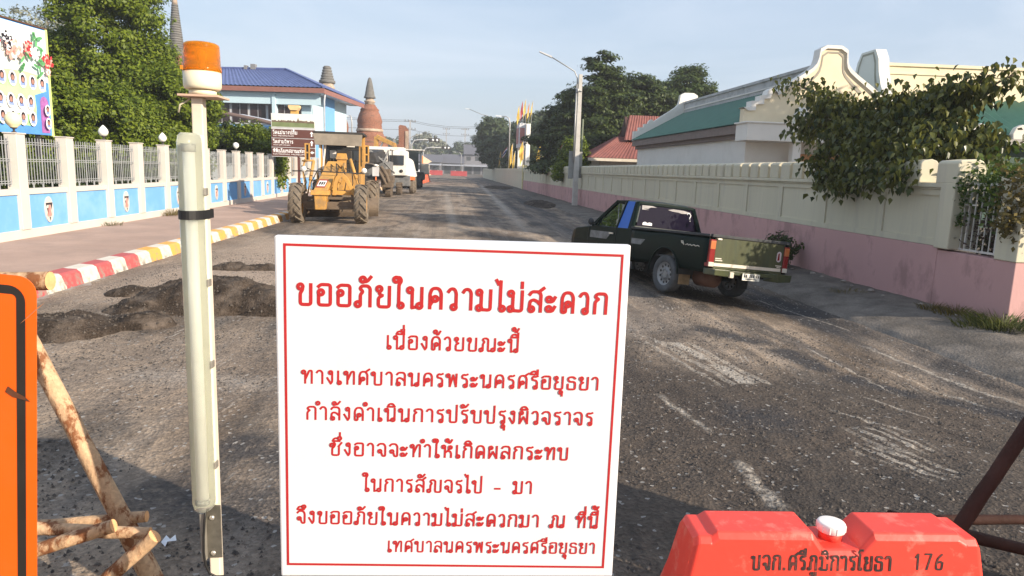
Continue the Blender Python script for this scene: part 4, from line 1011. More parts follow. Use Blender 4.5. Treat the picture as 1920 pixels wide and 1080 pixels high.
# roof with corrugated slopes
def slope(mbx, a, b, c, d, n, amp=.07):
    """tiled slope: eave a-b, top d-c, ribs run from eave to ridge"""
    a, b, c, d = map(Vector, (a, b, c, d)); nn = (b-a).cross(d-a).normalized(); vs = []
    for i in range(n*2+1):
        t = i/(n*2); h = nn*(amp if i % 2 else 0)
        vs += [a.lerp(b, t)+h, d.lerp(c, t)+h]
    mbx.add(vs, [(2*i, 2*i+2, 2*i+3, 2*i+1) for i in range(n*2)])
ov = .0; RZ = 11.55
rf = MB()
slope(rf, (-W_,0,EZ), (0,0,EZ), (-6.2,7.5,RZ), (-W_+2,7.5,RZ-.15), 60)
slope(rf, (0,0,EZ), (0,D_,EZ-.1), (-6.2,7.5,RZ), (-6.2,7.5,RZ), 34)
slope(rf, (0,D_,EZ-.1), (-W_,D_,EZ-.1), (-W_+2,7.5,RZ-.15), (-6.2,7.5,RZ), 60)
roof = rf.build('roof', M_ROOFB, sb, recalc=False)
mb = MB(); mb.bar((0,0,EZ+.06), (-6.2,7.5,RZ+.06), .3, .16); mb.bar((0,D_,EZ), (-6.2,7.5,RZ+.05), .3, .16); mb.bar((-6.2,7.5,RZ+.08), (-W_+2,7.5,RZ-.07), .3, .16); mb.build('ridge_tiles', M_ROOFB, roof)
mb = MB(); mb.box(-W_, .06, -.06, 0, EZ-.50, EZ-.06); mb.box(0, .06, 0, D_, EZ-.55, EZ-.10); mb.build('fascia', M_FASC, sb)
mb = MB(); mb.box(-W_, -.02, .02, 1.3, EZ-.30, EZ-.22); mb.box(-1.7, -.02, 1.3, D_, EZ-.34, EZ-.26); mb.build('soffit', M_SOFF, sb)
for x0, x1 in ((-W_, -12.9), (-12.45, -5.2), (-4.9, -.55)):
    mb = MB(); mb.box(x0, x1, .55 if x1 < -1 else .62, .75, EZ-1.58, EZ-.52); mb.build('sunshade_panel', M_LBLUE, sb)
for x0 in (-12.9, -5.2):
    mb = MB(); mb.box(x0+.02, x0+.34, .45, 1.29, EZ-5.9, EZ-.53); mb.build('column', M_LBLUE, sb)
mb = MB(); mb.box(-W_, -5.2, 1.18, 1.295, EZ-5.2, EZ-3.62); mb.build('sky_blue_band', M_SBLUE, sb)
mb = MB(); mb.box(-4.9, -1.72, 1.20, 1.297, .2, EZ-4.5); mb.box(-1.697, -1.55, 1.2, 6, .2, EZ-4.5); mb.build('lower_band', M_SBLUE, sb)
mb = MB(); mb.box(-1.699, -1.45, 5.5, 8.6, .2, EZ-.36); mb.build('blue_pier', M_SBLUE, sb)
xw = -W_+.5
while xw < -5.5:
    x1 = xw+1.72
    if not (-13.2 < xw < -12.3 or -13.2 < x1 < -12.5):
        mb = MB(); mb.box(xw, x1, 1.22, 1.296, EZ-3.5, EZ-1.5); f_ = mb.build('window', M_WFRM, sb)
        mb = MB(); mb.box(xw+.09, xw+.83, 1.20, 1.219, EZ-3.38, EZ-1.6); mb.box(xw+.90, x1-.09, 1.20, 1.219, EZ-3.38, EZ-1.6); mb.build('pane', M_WIND, f_)
    xw += 1.78
mb = MB(); mb.box(-4.7, -2.6, 1.22, 1.296, EZ-3.3, EZ-1.7); mb.build('pane', M_WIND, sb)
mb = MB(); mb.tube([(-.25,.9,0),(-.25,.9,EZ-1.2),(-.05,.5,EZ-.5)], .09, 8); mb.build('downpipe', M_SOFF, sb)
for xo, xe, ho in ((-9.9, -9.4, .45), (-10.6, -10.3, .3)): mb = MB(); mb.box(xo, xe, 7.2, 7.7, RZ-.1, RZ+ho); mb.build('roof_ornament', mat('grey_ornament', (.2,.2,.2), .8), roof)
# canopy in front of it
cn = thing('canopy', 'low curved canopy with a brown edge in front of the blue building', 'canopy', (-12.6,49,0))
mb = MB(); P = [(-4.0,5.05),(-2.0,4.95),(0,4.62),(1.6,4.25),(2.6,3.95)]
vs = [(x,0,z) for x,z in P]+[(x,3.4,z+.25) for x,z in P]; n = len(P); mb.add(vs, [(i,i+1,n+i+1,n+i) for i in range(n-1)]); mb.build('sheet', M_SOFF, cn)
mb = MB(); mb.tube([(x,-.02,z+.02) for x,z in P], .13, 8); mb.build('edge', mat('brown_edge', (.14,.10,.09), .7), cn)
for x in (-3.6, -.2, 2.4):
    mb = MB(); mb.tube([(x,.4,0),(x,.4,4.0)], .07, 8); mb.build('post', M_SOFF, cn)

# light wall of a lower school block seen through the far railings
lo = thing('school_annex', 'low grey-white school block seen through the far railings', 'building', (-13.4,44,0))
mb = MB(); mb.box(-6,3.2,4,9,.0,2.9); mb.build('wall', mat('annex_wall', (.42,.46,.47), .8, var=.1), lo)
mb = MB(); mb.box(-6.3,3.5,3.6,9.4,2.9,3.08); mb.build('roof', M_SOFF, lo)

# ------------------------------------------------------------------ brick stupas
M_BRICK = mat('old_red_brick', (.27,.125,.082), .95, var=.3, scale=1.1, dirt=(.10,.065,.05), dirt_amt=.85, dirt_scale=1.1, bump=.9, bump_scale=5, fine=.25, fine_scale=6, spec=.1, streak=(1,1,2.4))
M_BRICKG = mat('grey_old_stucco', (.15,.145,.135), .95, var=.3, scale=1.6, bump=.8, bump_scale=6, spec=.1, streak=(1,1,4)); M_BRICKP = mat('pale_stucco', (.42,.33,.25), .95, var=.25, scale=1.3, dirt=(.2,.15,.12), dirt_amt=.8, dirt_scale=1.2, bump=.6, bump_scale=6)
def rough(prof, step=.35, seed=0, amt=.05):
    r2 = random.Random(seed); out = []
    for (r0,h0),(r1,h1) in zip(prof[:-1], prof[1:]):
        n = max(1, int(abs(h1-h0)/step))
        for i in range(n): out.append(((r0+(r1-r0)*i/n)*(1+(r2.random()-.5)*amt), h0+(h1-h0)*i/n))
    out.append(prof[-1]); return out
sg = 'ruined brick stupas beyond the school'
st = thing('brick_stupa', 'red brick bell-shaped stupa with a grey pointed spire', 'stupa', (-12.3,110,0), 0, sg)
mb = MB(); mb.lathe(rough([(4.2,0),(4.2,2.6),(3.3,2.8),(3.3,4.4),(2.75,4.6),(2.75,5.2),(2.35,5.4)], .4, 1), (0,0,0), 26, jit=.03, seed=1); mb.build('terrace', M_BRICK, st)
mb = MB(); mb.lathe(rough([(2.30,5.4),(2.5,5.55),(2.5,5.75),(2.25,5.85),(2.36,6.15),(2.36,6.35),(2.05,6.45),(2.12,6.7),(1.9,6.85),(1.86,7.4),(1.78,8.4),(1.62,9.4),(1.38,10.1),(1.42,10.2),(1.2,10.45),(.95,10.8),(.78,10.95)], .22, 2, .09), (0,0,0), 26, jit=.07, seed=2); mb.build('bell', M_BRICK, st)
mb = MB(); mb.lathe([(2.40,5.38),(2.52,5.48),(2.50,5.62),(2.38,5.7)], (0,0,0), 26, jit=.06, seed=3); mb.lathe([(1.98,7.0),(2.02,7.1),(2.0,7.35),(1.9,7.4)], (0,0,0), 26, jit=.05, seed=4); mb.build('pale_band', M_BRICKP, st)
mb = MB(); mb.lathe([(.74,10.9),(.70,11.3),(.82,11.35),(.82,11.5),(.6,11.55),(.58,11.9)], (0,0,0), 18, jit=.05, seed=5); mb.build('neck', M_BRICKP, st)
mb = MB(); mb.lathe([(.86,11.9),(.88,12.0),(.74,12.3),(.66,12.8),(.5,13.6),(.36,14.3),(.22,14.75),(.0,14.95)], (0,0,0), 18, jit=.04, seed=6); mb.build('spire', M_BRICKG, st)
rw = thing('ruined_wall', 'broken red brick wall standing beside the bell-shaped stupa', 'ruin', (-8.7,112,0), 0)
mb = MB(); mb.prism([(-3,0),(2.05,0),(2.05,7.6),(1.6,8.2),(.75,8.3),(.55,8.1),(.6,5.4),(-.4,5.0),(-1.2,4.4),(-3,4.1)], 0, 1.4, 'y'); mb.build('wall', M_BRICK, rw)
mb = MB(); mb.box(1.6,2.06,-.12,.4,0,7.4); mb.build('plaster_edge', M_BRICKP, rw)
s2 = thing('brick_stupa', 'stupa with a broken banded top, rising behind the blue roof', 'stupa', (-20.2,120,0), 0, sg)
mb = MB(); mb.lathe(rough([(5,0),(5,5),(3.6,6),(3.2,9),(2.4,11),(1.5,12.2),(1.1,12.8)], .5, 7), (0,0,0), 24, jit=.04, seed=7); mb.build('bell', M_BRICK, s2)
mb = MB(); mb.lathe([(1.12,12.8),(1.12,14.0),(1.2,14.1),(1.2,14.3),(1.05,14.4),(1.05,14.8)], (0,0,0), 20, jit=.05, seed=8); mb.build('neck', M_BRICKP, s2)
mb = MB(); pr = [(1.15,14.8),(1.3,14.95),(1.3,15.3),(1.0,15.4)]
for i in range(5): r = 1.0-.10*i; z = 15.4+.42*i; pr += [(r,z),(r+.08,z+.06),(r+.08,z+.28),(r-.06,z+.32)]
pr += [(.5,17.55),(0,17.6)]
mb.lathe(pr, (0,0,0), 20, jit=.04, seed=9); mb.build('spire', M_BRICKG, s2)
s3 = thing('brick_stupa', 'tall thin ringed stupa spire rising above the dense tree', 'stupa', (-36.6,101,0), 0, sg)
mb = MB(); mb.lathe(rough([(6,0),(6,6),(4.5,8),(3.6,12),(2.2,14),(1.7,15.5)], .5, 11), (0,0,0), 22, jit=.03, seed=11); mb.build('bell', M_BRICK, s3)
mb = MB(); pr = []
for i in range(22):
    t = i/22; r = 1.0-.66*t; z = 15.5+.30*i; pr += [(r+.05,z),(r+.05,z+.17),(r-.03,z+.19),(r-.03,z+.3)]
mb.lathe(pr, (0,0,0), 18, jit=.03, seed=12); mb.build('ringed_spire', M_BRICKG, s3)
mb = MB(); mb.lathe([(.36,22.0),(.33,22.5),(.29,24),(.22,26),(.1,28),(0,28.6)], (0,0,0), 14); mb.build('spire_tip', M_BRICKP, s3)

# ------------------------------------------------------------------ tourist direction sign
M_BROWN = mat('sign_brown', (.115,.045,.036), .5, var=.08); M_LETW = mat('letter_white', (.85,.85,.85), .5)
ds = thing('direction_sign', 'brown tourist direction sign of three panels under a printed view', 'direction sign', (-7.28,35,0), radians(1.5))
mb = MB(); mb.box(-.055,.055,.03,.14,.1,2.3); mb.build('post', M_BROWN, ds)
mb = MB(); mb.box(-1.24,.80,.03,.10,2.20,4.22); mb.build('back_frame', M_WFRM, ds)
for i, (z, th, en) in enumerate(((3.10,'วัดแม่นางปลื้ม','WAT MAE NANG PLUEM'),(2.67,'วัดสามวิหาร','WAT SAM WIHAN'),(2.24,'พิพิธภัณฑสถานแห่งชาติ','NATIONAL MUSEUM'))):
    mb = MB(); mb.box(-1.22,.78,.005,.029,z,z+.39); pn = mb.build('panel', M_BROWN, ds)
    w = (1.12,.92,1.68)[i]
    tm = text_mesh(th, w, .125, .17); tm.v = [(-1.16+x, .0035-c, z+.17+y) for x,y,c in tm.v]; tm.build('lettering', M_LETW, pn, recalc=False)
    tm = latin_mesh(en, w*.86, .06); tm.v = [(-1.16+x, .0035, z+.055+y) for x,y,c in tm.v]; tm.build('lettering', M_LETW, pn, recalc=False)
    mb = MB()
    if i < 2: mb.add([(.60,.0035,z+.08),(.66,.0035,z+.08),(.66,.0035,z+.22),(.71,.0035,z+.22),(.63,.0035,z+.33),(.55,.0035,z+.22),(.60,.0035,z+.22)], [tuple(range(7))])
    else: mb.add([(.56,.0035,z+.20),(.66,.0035,z+.28),(.66,.0035,z+.23),(.74,.0035,z+.23),(.74,.0035,z+.17),(.66,.0035,z+.17),(.66,.0035,z+.12)], [tuple(range(7))])
    mb.build('arrow', M_LETW, pn, recalc=False)
mb = MB(); mb.box(-1.22,.78,.005,.029,3.58,4.20); pc = mb.build('picture', mat('print_sky', (.68,.70,.66), .5, var=.06), ds)
mb = MB(); mb.add([(-1.20,.003,3.60),(.76,.003,3.60),(.76,.003,3.80),(-1.20,.003,3.82)], [(0,1,2,3)]); mb.build('field', mat('print_field', (.17,.21,.10), .5, var=.2), pc)
rr = random.Random(3); top = [(-1.20,3.815)]; x = -1.20
while x < .74: top.append((x, 3.86+.07*rr.random()+(.2 if -1.02 < x < -.98 else 0)+(.15 if -.02 < x < .02 else 0))); x += .045
top += [(.76,3.87),(.76,3.80)]
mb = MB(); mb.add([(a,.0022,b) for a,b in top], [tuple(range(len(top)))]); mb.build('skyline', mat('print_trees', (.14,.10,.07), .6, var=.4, scale=6), pc, recalc=False)
gp = thing('gate_post', 'orange-yellow gate post top showing above the direction sign', 'gate post', (-9.75,46,.2))
mb = MB(); mb.box(-.21,.21,-.2,.2,0,4.95); mb.build('shaft', mat('ochre_paint', (.62,.36,.10), .7, var=.08), gp)
mb = MB(); mb.prism([(-.22,4.95),(.22,4.95),(.33,5.12),(.33,5.25),(-.33,5.25),(-.33,5.12)], -.3, .3, 'y'); mb.build('cap', mat('ochre_pale', (.70,.50,.26), .7), gp)
# ------------------------------------------------------------------ motor grader
M_YEL = mat('machine_yellow', (.52, .275, .065), .6, var=.14, scale=2.5, dirt=(.25,.17,.095), dirt_amt=.8, dirt_scale=2.2, bump=.06, bump_scale=30)
M_TYRE = mat('dusty_tyre', (.175, .145, .112), .95, var=.3, scale=6, dirt=(.07,.06,.052), dirt_amt=.6, dirt_scale=5, bump=.4, bump_scale=40, spec=.1)
M_TYRED = mat('dark_tyre', (.045,.043,.042), .9, var=.3, scale=8, bump=.3)
M_MUD = mat('dusty_steel', (.155,.118,.085), .85, var=.35, scale=3, dirt=(.07,.055,.045), dirt_amt=.8, dirt_scale=3, bump=.4, bump_scale=20, spec=.2)
M_DK = mat('grimy_black', (.035,.032,.03), .7, var=.4, scale=4)
M_GLASS, n, l, p = new_mat('cab_glass'); p.inputs['Base Color'].default_value = (.03,.035,.04,1); p.inputs['Roughness'].default_value = .06; p.inputs['Specular IOR Level'].default_value = .6
M_HYD = mat('chrome_rod', (.6,.58,.55), .25, metal=.9)
M_MWHITE = mat('machine_white', (.74,.71,.66), .5, var=.06, scale=2, dirt=(.42,.34,.27), dirt_amt=.5, dirt_scale=2.2)
M_MGREY = mat('machine_grey', (.16,.165,.17), .6, var=.3, scale=3, dirt=(.28,.24,.19), dirt_amt=.5, dirt_scale=3)
def wheel(parent, c, R, w, lugs=0, mtyre=None, mrim=None, rim_r=None, holes=False):
    """tyre (a part) with its rim as sub-part; axle along x"""
    mt, mr = mtyre or M_TYRE, mrim or M_YEL; rr = rim_r or R*.55
    mb = MB(); h = w/2
    pr = [(rr,-h*.78),(R*.72,-h*.98),(R*.88,-h),(R*.965,-h*.88),(R*.985,-h*.5),(R*.985,h*.5),(R*.965,h*.88),(R*.88,h),(R*.72,h*.98),(rr,h*.78)]
    mb.lathe(pr, (0,0,0), 36, 'x', cap=False)
    for k in range(lugs):
        for sd in (0, 1):
            a0 = 2*pi*(k+.5*sd)/lugs; q = []
            for u, da in ((0, 0), (.5, .16), (1, .40)):
                x = (h*.98*u)*(1 if sd else -1)
                for rad in (R*.965-(.0 if u < 1 else .05*R), R*1.045-(.0 if u < 1 else .03*R)):
                    for t in (0, .10): a = a0+da+t*(1.15-.1*u); q.append((x, rad*cos(a), rad*sin(a)))
            for i in range(2):
                o = 4*i; mb.add([q[o],q[o+1],q[o+3],q[o+2],q[o+4],q[o+5],q[o+7],q[o+6]], [(0,1,2,3),(7,6,5,4),(0,4,5,1),(1,5,6,2),(2,6,7,3),(3,7,4,0)])
    t = mb.build('wheel', mt, parent, loc=c)
    mb = MB()
    for s_ in (-1, 1):
        mb.lathe([(rr*1.02,h*.80*s_),(rr*.98,h*.66*s_),(rr*.86,h*.5*s_),(rr*.55,h*.42*s_),(rr*.5,h*.62*s_),(rr*.22,h*.66*s_),(0,h*.66*s_)], (0,0,0), 24, 'x', cap=False)
        for k in range(8):
            a = 2*pi*k/8; mb.lathe([(.02,h*.62*s_),(.02,h*.74*s_),(0,h*.74*s_)], (0,rr*.38*cos(a),rr*.38*sin(a)), 6, 'x')
    if holes:
        for k in range(11):
            a = 2*pi*k/11
            for s_ in (-1, 1): mb.lathe([(R*.066,h*.47*s_),(R*.066,h*.525*s_),(0,h*.53*s_)], (0,rr*.74*cos(a),rr*.74*sin(a)), 8, 'x', mi=1)
    mb.build('rim', [mr, M_DK] if holes else mr, t)
    return t
gr = thing('motor_grader', 'yellow road grader facing the camera, parked by the left kerb', 'road grader', (-3.96, 23.75, 0.0), radians(2.6))
for x in (-1.03, 1.03): wheel(gr, (x, 0, .635), .635, .40, 14)
for x in (-1.02, 1.02):
    for y in (5.2, 6.75): wheel(gr, (x, y, .635), .66, .42, 14)
mb = MB()
mb.bar((-.84,0,.60),(.84,0,.60),.22,.20); mb.bar((-.84,-.05,.82),(.84,-.05,.82),.09,.09); mb.bar((-.80,.02,.62),(-.80,.02,.95),.2,.2); mb.bar((.80,.02,.62),(.80,.02,.95),.2,.2)
mb.bar((-.75,-.12,.47),(.75,-.12,.50),.07,.07); mb.build('front_axle', M_MUD, gr, bevel=.012)
# nose and gooseneck
mb = MB(); mb.hexa([(-.40,-.52,.46),(-.08,-.52,.46),(-.08,.3,.46),(-.40,.3,.46)], [(-.42,-.56,.93),(-.04,-.56,.93),(-.04,.3,.93),(-.42,.3,.93)]); mb.build('nose_block', M_YEL, gr, bevel=.02)
mb = MB(); mb.hexa([(-.53,-.62,.93),(.05,-.62,.93),(.05,.2,.93),(-.53,.2,.93)], [(-.51,-.60,1.08),(.03,-.60,1.08),(.03,.2,1.08),(-.51,.2,1.08)]); mb.build('bolster', M_YEL, gr, bevel=.015)
mb = MB(); mb.hexa([(-.44,-.55,1.08),(.0,-.55,1.08),(.0,.45,1.08),(-.44,.45,1.08)], [(-.26,1.3,1.93),(.22,1.3,1.93),(.22,1.9,1.93),(-.26,1.9,1.93)])
mb.hexa([(-.26,1.3,1.93),(.22,1.3,1.93),(.22,3.0,1.75),(-.26,3.0,1.75)], [(-.22,1.45,2.02),(.18,1.45,2.02),(.18,3.0,1.95),(-.22,3.0,1.95)])
mb.build('gooseneck', M_YEL, gr, bevel=.02)
def on_neck(u, v, d=.006):
    # sloping front of the gooseneck: u across, v from 0 (bottom) to 1 (top)
    x0 = -.44+.18*v; x1 = .0+.22*v
    return Vector((x0+(x1-x0)*u, -.55+1.85*v-d, 1.08+.85*v))
def patch(a, b, c, d, off): return [tuple(on_neck(*q, off)) for q in ((a,c),(b,c),(b,d),(a,d))]
mb = MB(); mb.add(patch(.06,.72,.10,.40,.012), [(0,1,2,3)]); bd = mb.build('badge', mat('badge_red', (.30,.05,.03), .5), gr)
mb = MB(); mb.add(patch(.12,.66,.15,.35,.015), [(0,1,2,3)]); mb.build('badge_plate', mat('badge_white', (.82,.80,.76), .5), bd)
mb = MB(); mb.add(patch(.18,.30,.20,.31,.017), [(0,1,2,3)]); mb.add(patch(.34,.46,.20,.31,.018), [(0,1,2,3)]); mb.add(patch(.50,.60,.20,.31,.019), [(0,1,2,3)]); mb.build('badge_mark', M_DK, bd)
# lift arm (inverted U), circle frame, cylinders
mb = MB()
A_ = [(.10,.92),(.14,1.30),(.22,1.52),(.34,1.64),(.46,1.64),(.58,1.52),(.74,1.24),(.90,.92),(.76,.92),(.62,1.20),(.50,1.40),(.42,1.50),(.36,1.48),(.28,1.36),(.25,1.20),(.23,.92)]; mb.prism(A_, -.14, -.04, 'y')
mb.bar((.22,.1,1.0),(.92,.1,.98),.24,.14); mb.build('lift_arm', M_YEL, gr, bevel=.01)
for a, b in (((.62,.6,2.10),(.98,.1,1.05)), ((.40,1.0,1.95),(.16,.1,.88)), ((-.62,.9,2.0),(-.72,.2,.95))):
    mb = MB(); A, B = Vector(a), Vector(b); mb.tube([A, A.lerp(B,.6)], .055, 10); mb.tube([A.lerp(B,.58), B], .028, 8); mb.build('hydraulic_cylinder', M_YEL, gr)
mb = MB(); mb.tube([(-1.22,.3,1.66),(-.6,.3,1.68),(.2,.3,1.66),(1.25,.3,1.64)], .022, 6); mb.build('lamp_bar', M_DK, gr)
for x in (-.85, 1.1):
    mb = MB(); mb.lathe([(.05,.07),(.09,0),(.085,-.02),(0,-.02)], (x,.28,1.74), 14, 'y'); mb.build('work_lamp', M_MWHITE, gr)
mb = MB(); r2 = random.Random(8)
for k in range(9):
    x = -.9+.22*k; mb.tube([(x,.6,1.0+.3*r2.random()),(x+.1*r2.random(),.5,1.3),(x-.15+.3*r2.random(),.9,1.55+.4*r2.random()),(x+.1,1.6,1.7)], .018, 5)
mb.build('hydraulic_hoses', M_DK, gr)
mb = MB(); mb.tube([(-.95,1.2,2.05),(-.98,.9,1.7),(-.86,.6,1.25),(-.80,.4,1.0)], .03, 6); mb.tube([(-1.02,1.1,2.0),(-.62,1.0,2.02)], .035, 6); mb.build('lift_link', M_YEL, gr)
# blade
bl = MB(); pts = []
for k in range(9):
    t = k/8; pts.append((1.55+.22*sin(t*pi)*-1, .12+.62*t))
n = len(pts)
vs = [(x, y+(.5*(x)), z) for x in (-1.45, 1.45) for y, z in pts]
bl.add(vs, [(i,i+1,n+i+1,n+i) for i in range(n-1)]); o = bl.build('blade', M_MUD, gr); sd = o.modifiers.new('thick', 'SOLIDIFY'); sd.thickness = .03
for x in (-.12, .26, .62):
    mb = MB(); mb.bar((x,1.20+.5*x,.75),(x,1.33+.5*x,.30),.03,.03); mb.build('blade_rib', M_DK, o)
mb = MB(); mb.lathe([(.75,0),(.80,.03),(.80,.10),(.72,.12)], (0,1.9,.78), 28); mb.bar((-.10,.3,.85),(-.5,1.9,.86),.14,.14); mb.bar((.10,.3,.85),(.5,1.9,.86),.14,.14); mb.build('circle_frame', M_MUD, gr)
# cab
mb = MB(); mb.box(-.72,.86,2.3,3.9,1.0,1.62); mb.build('cab_floor', M_YEL, gr, bevel=.02)
for x, y, w in ((.80,2.35,.13),(-.56,2.35,.10),(.80,3.85,.12),(-.62,3.85,.10)):
    cab = MB(); cab.bar((x,y,1.0 if y < 3 else 1.55),(x+(.02 if x > 0 else -.0),y,2.98),w,.10); cab.build('cab_post', M_YEL, gr, bevel=.01)
mb = MB(); mb.box(-.80,.92,2.15,4.1,2.98,3.06); mb.build('cab_roof', M_DK, gr, bevel=.01)
mb = MB(); mb.hexa([(-.74,2.10,2.58),(.86,2.10,2.58),(.86,2.20,2.58),(-.74,2.20,2.58)], [(-.80,2.06,2.975),(.90,2.06,2.975),(.90,2.2,2.975),(-.80,2.2,2.975)]); mb.build('sun_visor', mat('visor_grey', (.26,.225,.18), .7, var=.15, scale=3, dirt=(.35,.3,.24), dirt_amt=.5), gr, bevel=.008)
mb = MB(); mb.box(-.60,.78,3.80,3.82,1.6,2.95); mb.build('rear_window', M_GLASS, gr)
for a, b in (((-.60,.0),(.78,.0)),):
    mb = MB(); mb.box(-.60,.78,3.76,3.79,2.48,2.53); mb.box(.06,.11,3.76,3.79,1.6,2.95); mb.box(-.60,.78,3.76,3.79,2.05,2.10); mb.build('window_bars', M_DK, gr)
mb = MB(); mb.box(-.42,-.02,3.72,3.75,2.14,2.44); mb.box(.20,.50,3.72,3.75,2.58,2.8); mb.build('pale_notice', M_MWHITE, gr)
mb = MB(); mb.box(-.02,.30,2.45,2.62,1.62,2.10); mb.hexa([(-.06,2.40,2.10),(.34,2.40,2.10),(.34,2.66,2.10),(-.06,2.66,2.10)], [(-.02,2.5,2.32),(.30,2.5,2.32),(.30,2.66,2.32),(-.02,2.66,2.32)]); mb.build('console', M_YEL, gr, bevel=.01)
for k, x in enumerate((-.40,-.28,-.16,.42,.52,.62)):
    mb = MB(); mb.tube([(x,2.5,1.62),(x+.02,2.42,2.05)], .012, 5); mb.lathe([(0,0),(.025,.02),(.025,.05),(0,.07)], (x+.02,2.42,2.04), 8); mb.build('lever', M_DK, gr)
mb = MB(); mb.box(-.15,.42,3.0,3.45,1.62,1.95); mb.box(-.15,.42,3.40,3.52,1.95,2.45); mb.build('seat', M_DK, gr, bevel=.03)
mb = MB(); mb.bar((-.60,2.32,1.05),(-.60,2.32,2.98),.10,.06); mb.bar((-.50,2.32,1.7),(-.36,2.34,2.95),.07,.05); mb.build('pale_post', M_MWHITE, gr)
for sx in (-1, 1):
    x = -1.08 if sx < 0 else .98
    mb = MB(); w = .13
    mb.bar((x-.10*sx*0,2.2,1.95),(x,2.2,2.62),.06,.05); mb.bar((x+w,2.2,2.0),(x+w,2.2,2.62),.05,.05)
    for z in (2.02,2.30,2.60): mb.bar((x,2.2,z),(x+w,2.2,z),.05,.05)
    mb.build('mirror_frame', M_YEL, gr)
    mb = MB(); mb.box(x+.02,x+w-.02,2.21,2.23,2.05,2.58); mb.build('mirror', M_DK, gr)
mb = MB(); mb.box(-.55,.55,4.0,7.6,.95,1.95); mb.build('engine_hood', M_YEL, gr, bevel=.04)
mb = MB(); mb.box(-.86,-.62,4.6,7.4,.45,.85); mb.box(.62,.86,4.6,7.4,.45,.85); mb.build('tandem_case', M_MUD, gr, bevel=.02)
mb = MB(); mb.tube([(.30,5.0,1.95),(.30,5.0,2.7)], .05, 10); mb.build('exhaust', M_DK, gr)

# ------------------------------------------------------------------ cold milling machine behind the grader
ml = thing('milling_machine', 'dusty white road milling machine with black folded conveyor and crawler tracks', 'milling machine', (-4.35, 45.0, 0))
mb = MB(); mb.box(-1.35,.25,1.6,6.5,1.05,2.25); mb.build('body', M_MGREY, ml, bevel=.05)
mb = MB(); mb.box(-1.5,.42,2.2,5.8,3.00,3.12); mb.box(-1.4,.35,2.15,2.21,2.82,3.04); mb.build('canopy', M_MWHITE, ml, bevel=.02)
for x in (-1.3, .25):
    for y in (2.4, 5.5):
        mb = MB(); mb.bar((x,y,2.2),(x,y,3.02),.07); mb.build('canopy_post', M_DK, ml)
mb = MB(); mb.hexa([(-1.1,-.8,2.1),(-.1,-.8,2.1),(.2,2.4,2.3),(-1.3,2.4,2.3)], [(-.85,-.7,2.72),(-.35,-.7,2.72),(0,2.4,3.0),(-1.1,2.4,3.0)]); mb.build('conveyor', M_DK, ml, bevel=.03)
mb = MB()
for p in (((-1.25,-.5,2.15),(-.62,-.2,2.85)), ((-.62,-.2,2.85),(.15,.2,2.2)), ((-1.2,.5,2.5),(.3,.3,2.35)), ((.15,.2,2.2),(.75,1.2,1.5)), ((.45,.4,2.9),(.1,.2,2.1))): mb.bar(p[0], p[1], .09)
mb.build('conveyor_frame', M_MGREY, ml)
mb = MB(); mb.tube([(-1.6,-.3,1.95),(-1.2,-.5,2.12),(-.5,-.55,2.08),(-.1,-.5,1.9)], .07, 8); mb.build('hood_rim', M_MWHITE, ml)
mb = MB(); mb.box(-.45,-.05,-.65,-.60,1.30,1.85); mb.build('mirror_plate', mat('pale_plate', (.55,.55,.55), .5), ml)
mb = MB(); mb.box(-.28,-.20,-.60,-.55,.8,1.32); mb.build('marker_stick', mat('orange_marker', (.75,.20,.06), .6), ml)
mb = MB(); mb.box(-1.5,-.5,-.4,1.8,.5,1.25); mb.build('engine_grime', M_DK, ml, bevel=.05)
mb = MB()
for z0, x0, x1, y in ((1.55,-.05,.55,.2),(1.15,.1,.75,.3),(.85,.0,.7,.1)): mb.box(x0,x1,y,y+1.2,z0-.25,z0+.2)
mb.tube([(.0,0,1.9),(.35,-.1,1.4),(.5,-.1,.95)], .12, 8); mb.tube([(-.2,-.2,1.8),(.1,-.25,1.3),(.35,-.2,.8)], .09, 8); mb.build('scraper_housing', M_MUD, ml, bevel=.03)
def track(parent, c, L, w, h):
    mb = MB(); n = 26; per = []
    R = h/2
    for k in range(n):
        s_ = k/n*(2*L+2*pi*R)
        if s_ < L: y, z, a = -L/2+s_, 0, -pi/2
        elif s_ < L+pi*R: a = -pi/2+(s_-L)/R; y, z = L/2+R*cos(a), R+R*sin(a)
        elif s_ < 2*L+pi*R: y, z, a = L/2-(s_-L-pi*R), h, pi/2
        else: a = pi/2+(s_-2*L-pi*R)/R; y, z = -L/2+R*cos(a), R+R*sin(a)
        d = Vector((0, cos(a), sin(a))); t = Vector((0, -sin(a), cos(a))); p = Vector((0, y, z)); ln = (2*L+2*pi*R)/n*.42
        q = [p+d*o+t*u for o in (-.05, .035) for u in (-ln, ln)]
        mb.add([(x*w/2, v.y, v.z) for x in (-1, 1) for v in q], [(0,1,3,2),(4,6,7,5),(0,4,5,1),(2,3,7,6),(0,2,6,4),(1,5,7,3)])
    mb.box(-w*.36,w*.36,-L/2,L/2,.1,h-.1)
    return mb.build('crawler_track', M_MUD, parent, loc=c)
track(ml, (-.42,-.1,0), .9, .55, .86); track(ml, (.40,1.3,0), .9, .34, .8); track(ml, (-.9,5.5,0), .9, .34, .8); track(ml, (.75,5.5,0), .9, .34, .8)
